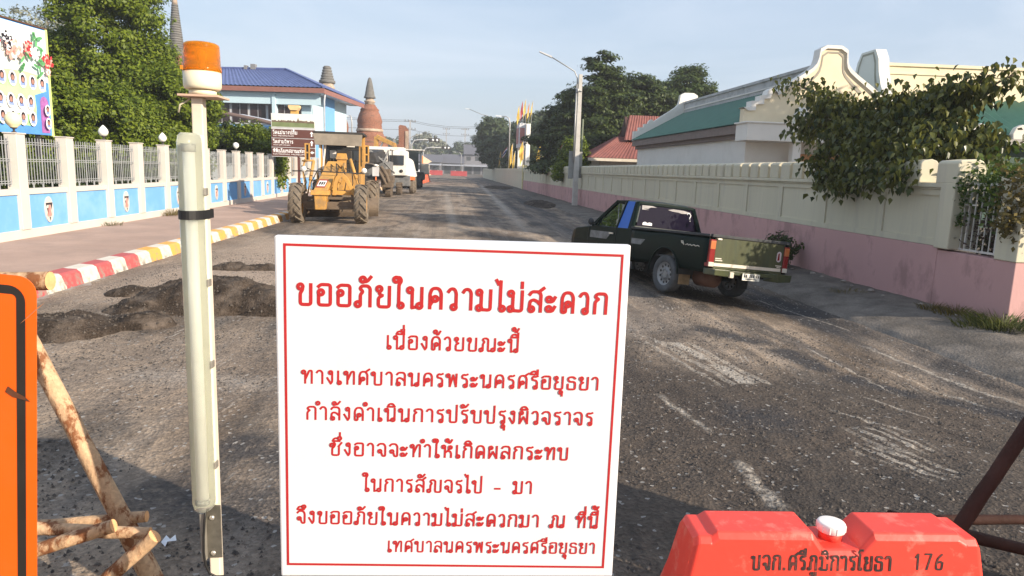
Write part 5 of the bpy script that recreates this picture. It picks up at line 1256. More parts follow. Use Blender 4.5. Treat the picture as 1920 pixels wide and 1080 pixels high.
# white wheeled machine with a cab
wr = thing('white_roller', 'white and orange wheeled roller with a windowed cab, behind the milling machine', 'road roller', (-3.80, 51.5, 0))
mb = MB(); mb.hexa([(-.95,-.1,1.30),(.72,-.1,1.30),(.72,2.2,1.30),(-.95,2.2,1.30)], [(-.90,.05,3.05),(.66,.05,3.05),(.66,2.2,3.05),(-.90,2.2,3.05)]); mb.build('cab', M_MWHITE, wr, bevel=.06)
mb = MB(); mb.hexa([(-.55,-.13,2.05),(.45,-.13,2.05),(.45,-.05,2.05),(-.55,-.05,2.05)], [(-.55,-.03,2.72),(.45,-.03,2.72),(.45,.05,2.72),(-.55,.05,2.72)]); mb.build('windscreen', M_GLASS, wr)
for x in (-.42, .28):
    mb = MB(); mb.lathe([(.10,0),(.12,-.03),(.0,-.05)], (x,-.10,1.62), 12, 'y'); mb.build('headlamp', M_DK, wr)
mb = MB(); mb.hexa([(.66,.3,1.2),(1.25,.3,1.2),(1.25,3.4,1.2),(.66,3.4,1.2)], [(.66,.5,2.6),(.95,.5,2.4),(.95,3.4,2.4),(.66,3.4,2.6)]); mb.build('side_tank', M_MWHITE, wr, bevel=.1)
mb = MB(); mb.box(.70,1.22,.22,.29,1.0,1.24); mb.build('bumper_stripe', mat('orange_stripe', (.75,.18,.05), .5), wr)
mb = MB(); mb.box(-1.2,.9,.2,4.2,.55,1.28); mb.build('chassis', M_MGREY, wr, bevel=.03)
for y in (.9, 3.6):
    for x in (-.95, .98): wheel(wr, (x, y, .62), .62, .34, 0, M_TYRE, M_MUD)
mb = MB(); mb.box(-2.4,.3,2.4,4.5,2.3,3.35); mb.build('rear_body', M_MWHITE, wr, bevel=.06)
# pneumatic roller
pr_ = thing('tyre_roller', 'dark rubber-tyred roller with a flat canopy, farthest of the parked machines', 'road roller', (-3.55, 66, 0))
mb = MB(); mb.box(-.95,1.05,.2,4.2,.75,1.5); mb.build('body', M_DK, pr_, bevel=.06)
mb = MB(); mb.box(-1.35,1.0,.4,3.6,3.45,3.55); mb.build('canopy', M_MWHITE, pr_, bevel=.02)
mb = MB(); mb.box(-1.0,.55,.5,.54,1.55,3.42); mb.build('windscreen', mat('green_dark_glass', (.05,.06,.055), .15), pr_)
for x, y in ((-1.1,.5),(.72,.5),(-1.1,3.4),(.72,3.4)):
    mb = MB(); mb.bar((x,y,1.4),(x,y,3.46),.09); mb.build('canopy_post', M_MGREY, pr_)
for x in (-.72,-.27,.18,.63): wheel(pr_, (x,.35,.55), .55, .38, 0, M_TYRED, M_DK)
for x in (-.72,-.27,.18,.63): wheel(pr_, (x,3.9,.55), .55, .38, 0, M_TYRED, M_DK)
mb = MB(); mb.box(.70,1.5,1.2,3.2,1.3,2.3); mb.build('water_tank', mat('tank_beige', (.50,.46,.38), .6), pr_, bevel=.12)
# excavator arm in the far yard
ex = thing('excavator', 'yellow excavator arm raised behind the white machines', 'excavator', (-8.9, 82, 0))
mb = MB(); mb.box(-1.2,1.2,-.8,2,.9,2.4); mb.build('body', M_YEL, ex, bevel=.05)
mb = MB(); mb.bar((.3,.5,2.2),(.5,0,5.2),.4,.5); mb.bar((.5,0,5.2),(2.6,-.5,4.3),.4,.45); mb.build('boom', M_YEL, ex, bevel=.02)
mb = MB(); mb.bar((2.55,-.5,4.4),(2.9,-.5,2.6),.35,.35); mb.build('stick', M_YEL, ex, bevel=.02)
mb = MB(); mb.tube([(.35,.3,3.0),(1.4,-.2,4.9)], .10, 8); mb.build('hydraulic_cylinder', M_HYD, ex)
for x in (-.95, .95): track(ex, (x, .6, 0), 2.4, .5, .85)

# ------------------------------------------------------------------ far road end: barriers, lights, shops
M_FRED = mat('far_barrier_red', (.36,.05,.05), .5, var=.12)
def far_barrier(label, x, y, rz=0, mm=None, group='red plastic barriers far down the road', s=1.0):
    b = thing('plastic_barrier', label, 'road barrier', (x, y, 0), rz, group)
    mb = MB(); L = .95*s; pr = [(-.30*s,0),(-.26*s,.15*s),(-.12*s,.7*s),(-.10*s,1.0*s),(.10*s,1.0*s),(.12*s,.7*s),(.26*s,.15*s),(.30*s,0)]
    mb.prism(pr, -L, L, 'x'); mb.build('body', mm or M_FRED, b, bevel=.04)
    mb = MB(); mb.box(-.10*s,.10*s,-.06*s,.06*s,1.0*s,1.06*s); mb.build('cap', M_MWHITE, b)
for i in range(5): far_barrier('orange-red barrier in the line ' + ('nearest the dark roller', 'second from the dark roller', 'third from the dark roller', 'fourth from the dark roller', 'farthest from the dark roller')[i], -3.75+.09*i, 88+3.6*i, radians(86), mat('far_barrier_orange', (.70,.12,.05), .5), 'orange-red barriers lined up beyond the machines', 1.35)
for i, x in enumerate((-5.6,-3.6)): far_barrier('red barrier across the road end, ' + ('leftmost of the four' if i == 0 else 'second from the left of the four'), x, 200, .04, s=1.35)
for i, x in enumerate((1.2,3.1)): far_barrier('red barrier across the road end, ' + ('third from the left of the four' if i == 0 else 'rightmost of the four'), x, 195, -.04, s=1.35)
ar = thing('arrow_sign', 'orange and white triangular arrow sign pointing right, beyond the rollers', 'road sign', (-3.4, 92, 0))
mb = MB(); mb.bar((-.35,.06,0),(-.35,.06,3.4),.08); mb.bar((.1,.06,0),(.1,.06,3.0),.05); mb.build('post', M_GALV, ar)
mb = MB(); mb.prism([(-.35,2.05),(.95,2.72),(-.35,3.5)], 0, .04, 'y'); mb.build('arrow_panel', mat('arrow_cream', (.80,.62,.45), .5), ar)
mb = MB(); mb.add([(-.33,-.003,2.1),(-.18,-.003,2.17),(-.18,-.003,3.36),(-.33,-.003,3.44)], [(0,1,2,3)]); mb.build('orange_edge', mat('arrow_orange', (.78,.25,.06), .5), ar)
ws = thing('road_sign', 'small blank white board standing below the arrow sign', 'road sign', (-4.0, 90, 0))
mb = MB(); mb.box(-.38,.30,0,.03,.95,1.65); mb.build('panel', mat('far_white', (.72,.74,.78), .5), ws)
for x in (-.3,.22):
    mb = MB(); mb.box(x,x+.05,.031,.07,0,1.6); mb.build('post', M_GALV, ws)
def traffic_light(label, x, y, h, arm):
    t = thing('traffic_light', label, 'traffic light', (x, y, 0), 0, 'overhead traffic lights at the road end')
    mb = MB(); mb.tube([(0,0,0),(0,0,h-1.0),(.15*arm,0,h-.15),(.35*arm,0,h),(arm,0,h+.1)], [.16,.14,.13,.12,.09], 8); mb.build('mast', mat('mast_grey', (.42,.43,.44), .5), t)
    mb = MB(); mb.box(arm-.1,arm+2.1,-.15,.15,h-.35,h+.45); hd = mb.build('lamp_head', M_DK, t)
    for i in range(2):
        mb = MB(); mb.lathe([(.24,0),(.22,-.06),(0,-.07)], (arm+.75+i*.85,-.16,h+.05), 12, 'y'); mb.build('lens', mat('lens_white', (.85,.87,.88), .3), hd)
traffic_light('traffic light on a curved mast reaching over the road, the nearer and higher one', -8.2, 150, 7.6, 3.6)
traffic_light('traffic light farther away, hanging slightly lower over the road', -6.9, 178, 6.9, 4.6)
def power_pole(label, x, y, h):
    t = thing('power_pole', label, 'power pole', (x, y, 0), 0, 'concrete power poles at the road end')
    mb = MB(); mb.bar((0,0,0),(0,0,h),.34); mb.build('pole', mat('grey_concrete', (.34,.33,.32), .8), t)
    for z in (h-.4, h-2.6):
        mb = MB(); mb.bar((-1.6,0,z),(1.6,0,z),.16); mb.build('crossarm', M_MGREY, t)
        for xx in (-1.4,-.5,.5,1.4):
            mb = MB(); mb.lathe([(.08,0),(.12,.1),(.07,.3),(.12,.4),(0,.5)], (xx,0,z+.08), 6); mb.build('insulator', M_MUD, t)
power_pole('concrete power pole with two crossarms left of the road end', -11.7, 205, 15.0)
power_pole('concrete power pole far behind the traffic lights over the road', -2.4, 330, 20.0)
power_pole('concrete power pole far away right of the road end, before the trees', 5.6, 300, 18.5)
wi = MB()
for z, dy in ((15.0,0),(14.6,0),(12.4,0)):
    for a, b in (((-45,190,z+1),(-11.7,205,z)), ((-11.7,205,z),(9,215,z-.3)), ((9,215,z-.3),(45,240,z))):
        A, B = Vector(a), Vector(b); wi.tube([A.lerp(B,t)-Vector((0,0,4*.9*t*(1-t))) for t in (0,.25,.5,.75,1)], .045, 4, cap=False)
o = wi.build('overhead_wires', mat('wire_black', (.06,.06,.06), .6)); tag(o, 'thin overhead power wires crossing the sky at the road end', 'power wires')
def lamp_post(label, x, y, h, arm, up=.0, m_=None, group='street lamps'):
    t = thing('street_lamp', label, 'street lamp', (x, y, 0), 0, group)
    mb = MB(); s_ = 1 if arm > 0 else -1
    mb.tube([(0,0,0),(0,0,h-.9),(.12*arm,0,h-.25),(.4*arm,0,h),(arm,0,h+up)], [.11,.085,.075,.065,.055], 8); mb.build('pole', m_ or M_GALV, t)
    mb = MB(); mb.hexa([(arm-.1*s_,-.14,h+up-.08),(arm+.75*s_,-.12,h+up+.0),(arm+.75*s_,.12,h+up+.0),(arm-.1*s_,.14,h+up-.08)][::s_], [(arm-.1*s_,-.11,h+up+.06),(arm+.75*s_,-.08,h+up+.09),(arm+.75*s_,.08,h+up+.09),(arm-.1*s_,.11,h+up+.06)][::s_]); mb.build('lamp_head', mat('lamp_head_grey', (.6,.62,.62), .5), t)
lamp_post('grey street lamp with a curved arm standing by the wall before the flags', 8.05, 100, 9.3, -1.3)
lamp_post('far grey street lamp whose arm leans out over the right side of the road', 8.0, 150, 13.2, -4.5, 1.0)
lamp_post('street lamp with a bright straight head beside the power pole on the left', -10.0, 175, 9.3, 2.4, .6)
lamp_post('small curved street lamp in front of the far shops right of the road', 3.2, 230, 7.2, -1.8)
lamp_post('small street lamp with a hooked arm between the blue roof and the brick stupa', -13.6, 100, 8.6, -.5, -.1)
# shops at the far end
M_SHOP = mat('shop_grey', (.19,.19,.21), .8, var=.2, scale=.3); M_SHOPD = mat('shop_dark', (.04,.045,.05), .7, var=.4, scale=.4); M_SROOF = mat('shop_roof', (.11,.11,.13), .7, var=.15)
def shop(label, x0, x1, y, h, rh, aw=True):
    s = thing('shop_house', label, 'building', ((x0+x1)/2, y, 0), 0, 'old shop houses closing the road end'); w = (x1-x0)/2
    mb = MB(); mb.box(-w,w,0,9,0,h); mb.build('wall', M_SHOP, s)
    mb = MB(); mb.prism([(-.9,h-.1),(4.5,h+rh),(9.9,h-.1),(9.9,h+.1),(4.5,h+rh+.2),(-.9,h+.1)], -w-.3, w+.3, 'x'); mb.build('roof', M_SROOF, s)
    if aw: mb = MB(); mb.hexa([(-w,-2.6,3.0),(w,-2.6,3.0),(w,-.01,3.5),(-w,-.01,3.5)], [(-w,-2.6,3.12),(w,-2.6,3.12),(w,-.01,3.62),(-w,-.01,3.62)]); mb.build('awning', mat('awning_grey', (.36,.38,.42), .6), s)
    n = max(1, int(2*w/3.2))
    for i in range(n):
        c = -w+2*w*(i+.5)/n
        mb = MB(); mb.box(c-1.3,c+1.3,-.05,-.01,0,2.9); mb.build('shop_opening', M_SHOPD, s)
        if h > 5:
            mb = MB(); mb.box(c-.8,c+.8,-.05,-.01,h-2.4,h-.9); mb.build('window', M_SHOPD, s)
shop('low grey shop house at the left of the road end with a long awning', -16, -3.5, 268, 4.2, 2.6)
shop('dark low shop house straight at the end of the road', -3.3, 4.8, 272, 4.0, 3.2)
shop('taller two-storey grey shop house right of the road end', 5.0, 15, 275, 7.6, 3.6)
mm_ = thing('shrine_stupa', 'small dark pointed ruin beside the power pole on the left', 'ruin', (-16.3, 205, 0))
mb = MB(); mb.lathe(rough([(1.6,0),(1.4,2),(1.0,4),(.7,7),(.4,9.6),(0,9.9)], .8, 31, .1), (0,0,0), 12, jit=.06); mb.build('brickwork', M_BRICKG, mm_)
FG = 'hazy trees beyond the road end'
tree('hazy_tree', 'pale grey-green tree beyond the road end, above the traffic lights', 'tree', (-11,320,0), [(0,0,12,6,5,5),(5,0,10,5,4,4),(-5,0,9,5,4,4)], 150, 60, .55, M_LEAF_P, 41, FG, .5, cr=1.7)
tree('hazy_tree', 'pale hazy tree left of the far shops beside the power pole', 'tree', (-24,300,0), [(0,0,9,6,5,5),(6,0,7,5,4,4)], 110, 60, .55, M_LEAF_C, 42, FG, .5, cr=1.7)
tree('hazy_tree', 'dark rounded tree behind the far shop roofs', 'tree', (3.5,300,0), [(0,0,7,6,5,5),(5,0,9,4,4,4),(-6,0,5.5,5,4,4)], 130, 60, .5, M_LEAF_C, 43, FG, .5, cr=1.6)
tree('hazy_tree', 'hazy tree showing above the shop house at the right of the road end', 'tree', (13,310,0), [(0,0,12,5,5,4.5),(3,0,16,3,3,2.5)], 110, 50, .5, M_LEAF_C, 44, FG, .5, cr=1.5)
# ------------------------------------------------------------------ pink and cream temple wall with merlons
M_CRW = mat('cream_wall_paint', (.58,.535,.40), .8, var=.05, scale=.8, dirt=(.48,.44,.35), dirt_amt=.5, dirt_scale=1.4, dirt_ramp=(.50,.60), bump=.08, bump_scale=20, streak=(2.2,2.2,.22))
M_PKW = mat('pink_wall_paint', (.54,.315,.30), .85, var=.07, scale=.8, dirt=(.27,.16,.15), dirt_amt=.6, dirt_scale=1.6, dirt_ramp=(.50,.62), bump=.12, bump_scale=18, streak=(1,1,.6))
WX = 7.6
tw = thing('temple_wall', 'long cream wall with a pink base and a row of rounded merlons, right of the road', 'wall', (WX, 10.4, 0))
mb = MB(); mb.box(.02,.30,-.02,64.5,-.6,.95); mb.build('pink_base', M_PKW, tw, bevel=.01)
mb = MB(); mb.box(.05,.28,.0,64.5,.95,1.83); mb.box(.02,.05,.0,64.5,.955,1.06); mb.box(.02,.05,.0,64.5,1.74,1.83); mb.build('cream_panel', M_CRW, tw)
mb = MB(); mb.box(-.045,.33,-.02,64.5,1.86,1.93); mb.box(-.01,.31,-.01,64.5,1.83,1.86); mb.build('cornice', M_CRW, tw, bevel=.012)
y = 1.6; k = 0
while y < 64:
    if k: o = dup(pil, (0, y, 0), parent=tw)
    else: mb = MB(); mb.box(.022,.049,-.11,.11,1.06,1.74); pil = mb.build('pilaster', M_CRW, tw, loc=(0, y, 0))
    y += 1.95; k += 1
def merlon(L, t0=-.03, t1=.31):
    pr = [(t0,1.93),(t0,2.235),(t0+.015,2.262),(t0+.05,2.285),(t1-.16,2.31),(t1-.07,2.285),(t1-.02,2.22),(t1,2.12),(t1,1.93)]
    return MB().prism(pr, 0, L, 'y')
pm = None; y = .55; k = 0; rest = MB()
while y < 64.3:
    if k < 98:
        if pm is None: pm = merlon(.435).build('merlon', M_CRW, tw, bevel=.015, loc=(0, y, 0))
        else: dup(pm, (0, y, 0), parent=tw)
    else:
        s0 = len(rest.v); r_ = merlon(.435); rest.add([(a, b+y, c) for a, b, c in r_.v], r_.f)
    y += .575 if k > 12 else .56; k += 1
o = rest.build('merlon_row', M_CRW, tw); o['kind'] = 'stuff'
mb = MB(); mb.box(-.05,.42,-.32,.0,.93,1.94); mb.build('end_pier', M_CRW, tw, bevel=.02)
mb = merlon(.46,-.05,.42); mb.v = [(a,b-.33,c-.01) for a,b,c in mb.v]; mb.build('merlon', M_CRW, tw, bevel=.02)
mb = MB(); mb.box(-.08,.40,64.5,65.2,-.4,2.55); mb.build('end_pier', mat('yellow_pier', (.64,.56,.30), .8), tw, bevel=.02)
w2 = thing('temple_wall', 'far plain grey-cream stretch of the wall beyond the yellowish pier', 'wall', (WX, 75.7, 0))
mb = MB(); mb.box(.05,.3,0,95,-.6,1.83); mb.build('panel', M_CRW, w2)
mb = MB(); mb.box(.0,.34,0,95,1.83,1.93); mb.box(.06,.3,0,95,1.93,2.2); mb.build('coping', M_CRW, w2)
# low pink corner wall with railing
lw = thing('corner_wall', 'low pink corner wall carrying a white bar railing and a cream pillar', 'wall', (WX, 8.86, 0))
mb = MB(); mb.box(.02,.28,-.04,1.515,-.6,.90); mb.box(.28,6.0,-.04,.22,-.6,.88); mb.build('pink_base', M_PKW, lw, bevel=.01)
mb = MB(); mb.box(.0,.34,-.06,.34,.90,1.98); mb.box(-.03,.37,-.09,.37,1.98,2.04); mb.build('pillar', M_CRW, lw, bevel=.012)
mb = MB()
for z in (.95,1.93): mb.bar((.14,.34,z),(.14,1.22,z),.03)
mb.bar((.14,.34,1.45),(.14,.62,1.45),.022); mb.bar((.14,.95,1.62),(.14,1.22,1.62),.022)
for y in (.38,.50,.62,.74,.86,.98,1.10,1.20): mb.bar((.14,y,.93),(.14,y,1.95),.014 if y not in (.5,1.1) else .026)
mb.build('railing', mat('white_bars', (.62,.60,.55), .5, var=.1, scale=8, dirt=(.25,.16,.10), dirt_amt=.6, dirt_scale=9), lw)
mb = MB()
for z in (.93,1.9): mb.bar((.36,.09,z),(6,.09,z),.03)
for i in range(40): mb.bar((.5+.14*i,.09,.9),(.5+.14*i,.09,1.95),.014)
mb.build('side_railing', MATS['white_bars'], lw)
def vine(label, pts, n, size, mm, seed, spread):
    rng = np.random.default_rng(seed); P = np.array(pts, float); idx = rng.integers(0, len(P), n)
    C = P[idx, :3] + rng.normal(size=(n,3))*P[idx,3:4]*np.array(spread)
    c = C.mean(0); V, Q = leaf_cards(C-c, size, rng, .2)
    o = np_mesh('climbing_plant', V, Q, mm, loc=tuple(c)); tag(o, label, 'climbing plant', 'creepers on the corner railing'); return o
vine('dense dark green creeper hanging over the white bar railing', [(7.85,9.4,1.85,.16),(7.9,9.7,1.9,.15),(7.8,9.2,1.8,.18),(8.0,9.9,1.7,.12),(8.1,9.5,1.95,.25),(7.9,9.3,1.6,.15),(8.3,9.3,2.0,.25)], 1900, .045, M_LEAF_V, 61, (1,1.4,1))
vine('brownish yellow creeper covering the cream corner pillar', [(7.62,8.9,1.9,.15),(7.58,8.85,1.6,.14),(7.75,8.8,2.05,.18),(7.9,8.75,1.8,.2),(7.6,8.98,1.4,.09),(8.2,8.8,1.7,.25)], 1500, .04, M_LEAF_W, 62, (1,1,1.1))
vine('thin withered creeper behind the lower bars', [(7.95,9.5,1.2,.15),(8.0,9.8,1.3,.15),(7.95,9.2,1.3,.15),(8.1,9.4,1.55,.15)], 900, .035, mat('withered_leaf', (.085,.06,.05), .9, var=.4), 63, (1,1.6,1.2))
vine('wispy creeper climbing the end of the cream wall', [(7.62,10.02,1.9,.05),(7.62,10.0,1.7,.05),(7.64,9.98,1.4,.04),(7.72,10.0,2.05,.08)], 220, .032, M_LEAF_V, 64, (1,1,1.6))
tree('shrub', 'dark dense bush filling the space behind the white bar railing', 'shrub', (8.75,9.7,.05), [(0,0,.9,.55,.8,.9),(.3,-.6,1.2,.6,.6,.8),(.5,.6,1.0,.6,.7,.9),(.9,0,1.4,.8,1.0,.7),(-.1,-.5,.6,.4,.5,.6)], 260, 60, .055, M_LEAF_B, 65, 'dark bushes behind the corner railing', .05, cr=.26, limbs=5)
tree('shrub', 'dark bush farther right behind the corner railing', 'shrub', (10.3,9.9,.05), [(0,0,1.0,.9,.9,1.0),(.9,.2,1.2,.9,.9,.9)], 160, 60, .055, M_LEAF_B, 66, 'dark bushes behind the corner railing', .05, cr=.28, limbs=4)
weed('tall grassy weeds at the foot of the pink corner', 7.42, 8.62, -.02, .38, .36, 260, 71)
weed('grassy weed tuft spilling onto the dirt left of the pink corner', 7.12, 8.75, -.04, .25, .24, 130, 72)
weed('low dry weeds at the wall foot below the railing', 7.45, 9.55, -.02, .28, .26, 150, 73, M_LEAF_W)
weed('sparse weeds at the wall foot below the wall end', 7.40, 10.0, -.02, .2, .2, 80, 74, M_LEAF_W)
weed('small dry tuft on the dirt verge', 6.95, 11.6, -.02, .3, .12, 120, 75, M_LEAF_W)
tree('shrub', 'small dark leafy shrub at the wall foot beside the pickup', 'shrub', (7.05,14.6,-.02), [(0,0,.35,.28,.3,.33),(.22,.1,.5,.2,.2,.22)], 50, 30, .05, M_LEAF_B, 76, 'dark shrubs at the wall foot', .015, cr=.14, limbs=4)
tree('shrub', 'lower dark shrub touching the pickup rear corner', 'shrub', (6.5,13.7,-.06), [(0,0,.22,.26,.26,.24)], 36, 30, .05, M_LEAF_B, 77, 'dark shrubs at the wall foot', .012, cr=.13, limbs=3)
def stone(x, y, r, seed, lab):
    rng = random.Random(seed); mb = MB(); mb.lathe([(0,-.5*r),(.8*r,-.3*r),(r,.1*r),(.6*r,.5*r),(0,.6*r)], (0,0,0), 7, jit=.5, seed=seed, smooth=False)
    o = mb.build('stone', M_CONC, loc=(x, y, float(road_z(x, y))+.03)); tag(o, lab, 'stone', 'stones along the wall foot')
for i in range(16):
    rr_ = random.Random(i+40); stone(7.25+.25*rr_.random(), 9.2+i*.55+.3*rr_.random(), .03+.04*rr_.random(), i+5, 'small rough stone lying along the foot of the pink wall')

# ------------------------------------------------------------------ white temple hall with green tiled roof
M_TWH = mat('temple_white', (.74,.715,.66), .75, var=.03, scale=.6, dirt=(.56,.53,.47), dirt_amt=.35, dirt_scale=.9); M_TCR = mat('temple_cream', (.76,.655,.46), .75, var=.04, scale=.8, dirt=(.62,.50,.33), dirt_amt=.35, dirt_scale=.9)
M_GRN = mat('green_tiles', (.040,.135,.088), .35, var=.14, scale=2, bump=.1, bump_scale=10); M_GRD = mat('dark_green', (.03,.075,.058), .6, var=.15); M_EAVE = mat('brown_eave', (.21,.165,.145), .8, var=.12)
M_RIDGE = mat('weathered_ridge', (.46,.46,.45), .85, var=.1, scale=1, dirt=(.2,.2,.19), dirt_amt=.6, dirt_scale=2.2)
hl = thing('temple_hall', 'white temple hall with green tiled roof and stepped cream gable', 'temple', (14.26, 26.5, 0))
HL = 16.4
mb = MB(); mb.box(-2.95,2.95,.35,HL,0,4.0); mb.build('wall', M_TWH, hl)
def gable_outline():
    L = [(3.28,3.95),(3.28,4.50),(2.98,4.52),(2.98,4.74),(2.66,4.76),(2.66,4.95),(2.42,4.98),(2.36,5.16),(2.24,5.24),(2.13,5.18),(2.10,5.10),(1.63,5.44),(1.08,5.80),(.75,6.04),(.62,6.2),(.56,6.4),(.53,6.74),(.29,6.88)]
    return [(-a, b) for a, b in L] + [(a, b) for a, b in reversed(L)]
GO = gable_outline()
def gable(y0, y1, name, mm):
    g = MB().prism(GO, y0, y1, 'y').build(name, mm, hl)
    return g
g0 = gable(-.02, .34, 'gable', M_TCR)
ins_ = [(a*.86, 3.98+(b-3.95)*.90) for a, b in GO]
mb = MB(); n = len(GO); inner = [(a*.80 if abs(a) > 1 else a*.55, 4.02+(b-3.95)*.88) for a, b in GO]; inner2 = [(a*.77 if abs(a) > 1 else a*.48, 4.04+(b-3.95)*.865) for a, b in GO]
cap = MB(); out2 = [(a*1.02, b+.05) for a, b in GO[1:-1]]; in2 = [(a*.96, b-.07) for a, b in GO[1:-1]]; m_ = len(out2)
cap.add([(a,-.10,b) for a,b in out2]+[(a,-.10,b) for a,b in in2]+[(a,.40,b) for a,b in out2]+[(a,.40,b) for a,b in in2],
  [(i,i+1,m_+i+1,m_+i) for i in range(m_-1)]+[(2*m_+i,2*m_+i+1,i+1,i) for i in range(m_-1)]+[(m_+i,m_+i+1,3*m_+i+1,3*m_+i) for i in range(m_-1)]+[(3*m_+i,3*m_+i+1,2*m_+i+1,2*m_+i) for i in range(m_-1)])
cap.build('gable_coping', M_TWH, g0)
nk = [(a, b) for a, b in GO if abs(a) < 2.0]
mb = MB(); A = [(a*.80, b-.17) for a, b in nk]; B = [(a*.72, b-.23) for a, b in nk]; q = len(A)
mb.add([(a,-.035,b) for a,b in A]+[(a,-.035,b) for a,b in B], [(i,i+1,q+i+1,q+i) for i in range(q-1)]); mb.build('neck_moulding', mat('moulding_grey', (.34,.31,.25), .8), g0)
gable(HL-.1, HL+.25, 'gable', M_TWH)
rf = MB()
slope(rf, (-3.42,.34,3.98), (-3.42,HL-.1,3.98), (-.25,HL-.1,5.72), (-.25,.34,5.72), 70, .05)
slope(rf, (3.42,HL-.1,3.98), (3.42,.34,3.98), (.25,.34,5.72), (.25,HL-.1,5.72), 70, .05)
rt = rf.build('roof', M_GRN, hl, recalc=False)
mb = MB(); mb.box(-.26,.26,.34,HL-.1,5.55,6.22); mb.box(-.33,.33,.34,HL-.1,6.22,6.34); mb.build('ridge_wall', M_RIDGE, rt)
mb = MB(); mb.box(-.30,-.262,.34,HL-.1,5.86,5.92); mb.build('ridge_moulding', M_TWH, rt)
mb = MB(); mb.box(-3.32,-2.955,.34,HL,3.60,3.93); mb.box(-3.12,-2.955,.34,HL,3.42,3.60); mb.build('eave_moulding', M_EAVE, hl)
mb = MB(); mb.box(-3.40,3.40,-.75,.34,3.30,3.93); mb.box(-3.48,3.48,-.80,.36,3.93,3.99); mb.build('front_beam', M_TWH, hl, bevel=.015)
mb = MB(); mb.box(-3.38,-.2,-.748,-.745,3.75,3.765); mb.build('beam_line', M_EAVE, hl)
for x in (-1.35, 1.35):
    mb = MB(); mb.box(x-.16,x+.16,-.6,-.28,0,3.3); mb.build('column', M_TWH, hl, bevel=.015)
for x in (-1.35,):
    mb = MB(); mb.lathe([(0,-.2),(.26,-.18),(.30,.1),(.2,.42),(.0,.55)], (x+.1,-.45,4.1), 14); mb.build('finial', M_TWH, hl)
mb = MB(); mb.box(-1.1,1.0,-.05,-.02,0,2.9); mb.build('doorway', mat('ochre_door', (.45,.22,.09), .7, var=.15), hl)

# second hall
h2 = thing('temple_hall', 'second temple hall behind the tree, cream ridge wall above ribbed green tiles', 'temple', (19.75, 33.0, 0), radians(-3))
L2 = 16
ridge = MB(); ridge.box(.2,L2,-.22,.22,5.75,7.35); ridge.box(.2,L2,-.30,.30,7.35,7.48); ridge.box(.2,L2,-.27,.27,6.98,7.04); 
rw2 = ridge.build('ridge_wall', M_TCR, h2)
r2_ = MB(); slope(r2_, (0,-3.9,4.0), (L2,-3.9,4.0), (L2,-.2,5.9), (0,-.2,5.9), 40, .10); slope(r2_, (L2,3.9,4.0), (0,3.9,4.0), (0,.2,5.9), (L2,.2,5.9), 40, .10); r2_.build('roof', mat('green_ribbed', (.045,.15,.095), .3, var=.15, scale=2), h2, recalc=False)
PR = [(-3.9,3.9),(-3.9,4.4),(-3.1,4.7),(-2.5,5.1),(-1.9,5.65),(-1.4,6.3),(-1.1,6.95),(-.95,7.55),(-.62,8.0),(.62,8.0),(.95,7.55),(1.1,6.95),(1.4,6.3),(1.9,5.65),(2.5,5.1),(3.1,4.7),(3.9,4.4),(3.9,3.9)]
mb = MB(); mb.prism(PR, -.25, .25, 'x'); g2 = mb.build('gable', M_TWH, h2)
mb = MB(); A = [(a*.80,b-.10) for a,b in PR[3:15]]; B = [(a*.70,b-.2) for a,b in PR[3:15]]; q = len(A); mb.add([(-.262,a,b) for a,b in A]+[(-.262,a,b) for a,b in B], [(i,i+1,q+i+1,q+i) for i in range(q-1)]); mb.build('neck_moulding', MATS['moulding_grey'], g2)
mb = MB(); mb.box(-.2,L2,-4.05,-3.75,3.68,3.92); mb.build('gutter', mat('gutter_grey', (.34,.33,.31), .6), h2)
for x in (1.1, 2.9, 4.7, 6.5, 8.3):
    mb = MB(); mb.prism([(-.36,3.92),(.36,3.92),(.40,4.15),(.28,4.42),(0,4.55),(-.28,4.42),(-.40,4.15)], -4.02, -3.78, 'y'); mb.v = [(a+x, b, c) for a, b, c in mb.v]; mb.build('antefix', M_TWH, h2, bevel=.03)
mb = MB(); mb.box(.2,L2,-3.4,3.4,0,3.7); mb.build('wall', M_GRD, h2)

# red roofed pavilion farther along
M_RED = mat('red_tiles', (.20,.07,.056), .6, var=.2, scale=2, bump=.2, bump_scale=8); M_PAV = mat('pavilion_white', (.55,.49,.40), .8, var=.1)
rp = thing('red_roof_pavilion', 'small pavilion with two tiers of red tiled roof behind the wall', 'building', (11.4, 48.5, -.5))
mb = MB(); mb.box(-1.2,3.8,0,4,0,3.5); mb.build('wall', M_PAV, rp)
r3 = MB(); slope(r3, (-2.2,-1,3.45),(4.2,-1,3.45),(3.4,1.2,5.0),(.3,1.2,5.0), 26, .035); slope(r3, (-2.2,4.6,3.45),(-2.2,-1,3.45),(.3,1.2,5.0),(.3,2.6,5.0), 22, .035); r3.build('lower_roof', M_RED, rp, recalc=False)
r3 = MB(); slope(r3, (.5,.4,4.75),(5.0,.4,4.75),(5.0,1.9,6.55),(1.15,1.9,6.55), 22, .035); slope(r3, (5.0,3.4,4.75),(.5,3.4,4.75),(1.15,1.9,6.55),(5.0,1.9,6.55), 12, .05); r3.build('upper_roof', M_RED, rp, recalc=False)
mb = MB(); mb.prism([(.5,4.75),(3.3,4.75),(1.9,6.45)], .8, 1.0, 'x'); mb.build('gable', mat('gable_dark', (.07,.035,.03), .8), rp)
mb = MB(); mb.box(-2.25,3.85,-1.05,-.95,3.25,3.44); mb.build('eave_board', M_PAV, rp)
for x, z in ((2.0,4.2),(2.5,4.55),(3.0,4.95)):
    mb = MB(); mb.box(x-.16,x+.16,-.3,.0,z-.25,z+.25); mb.build('step_finial', M_TWH, rp)
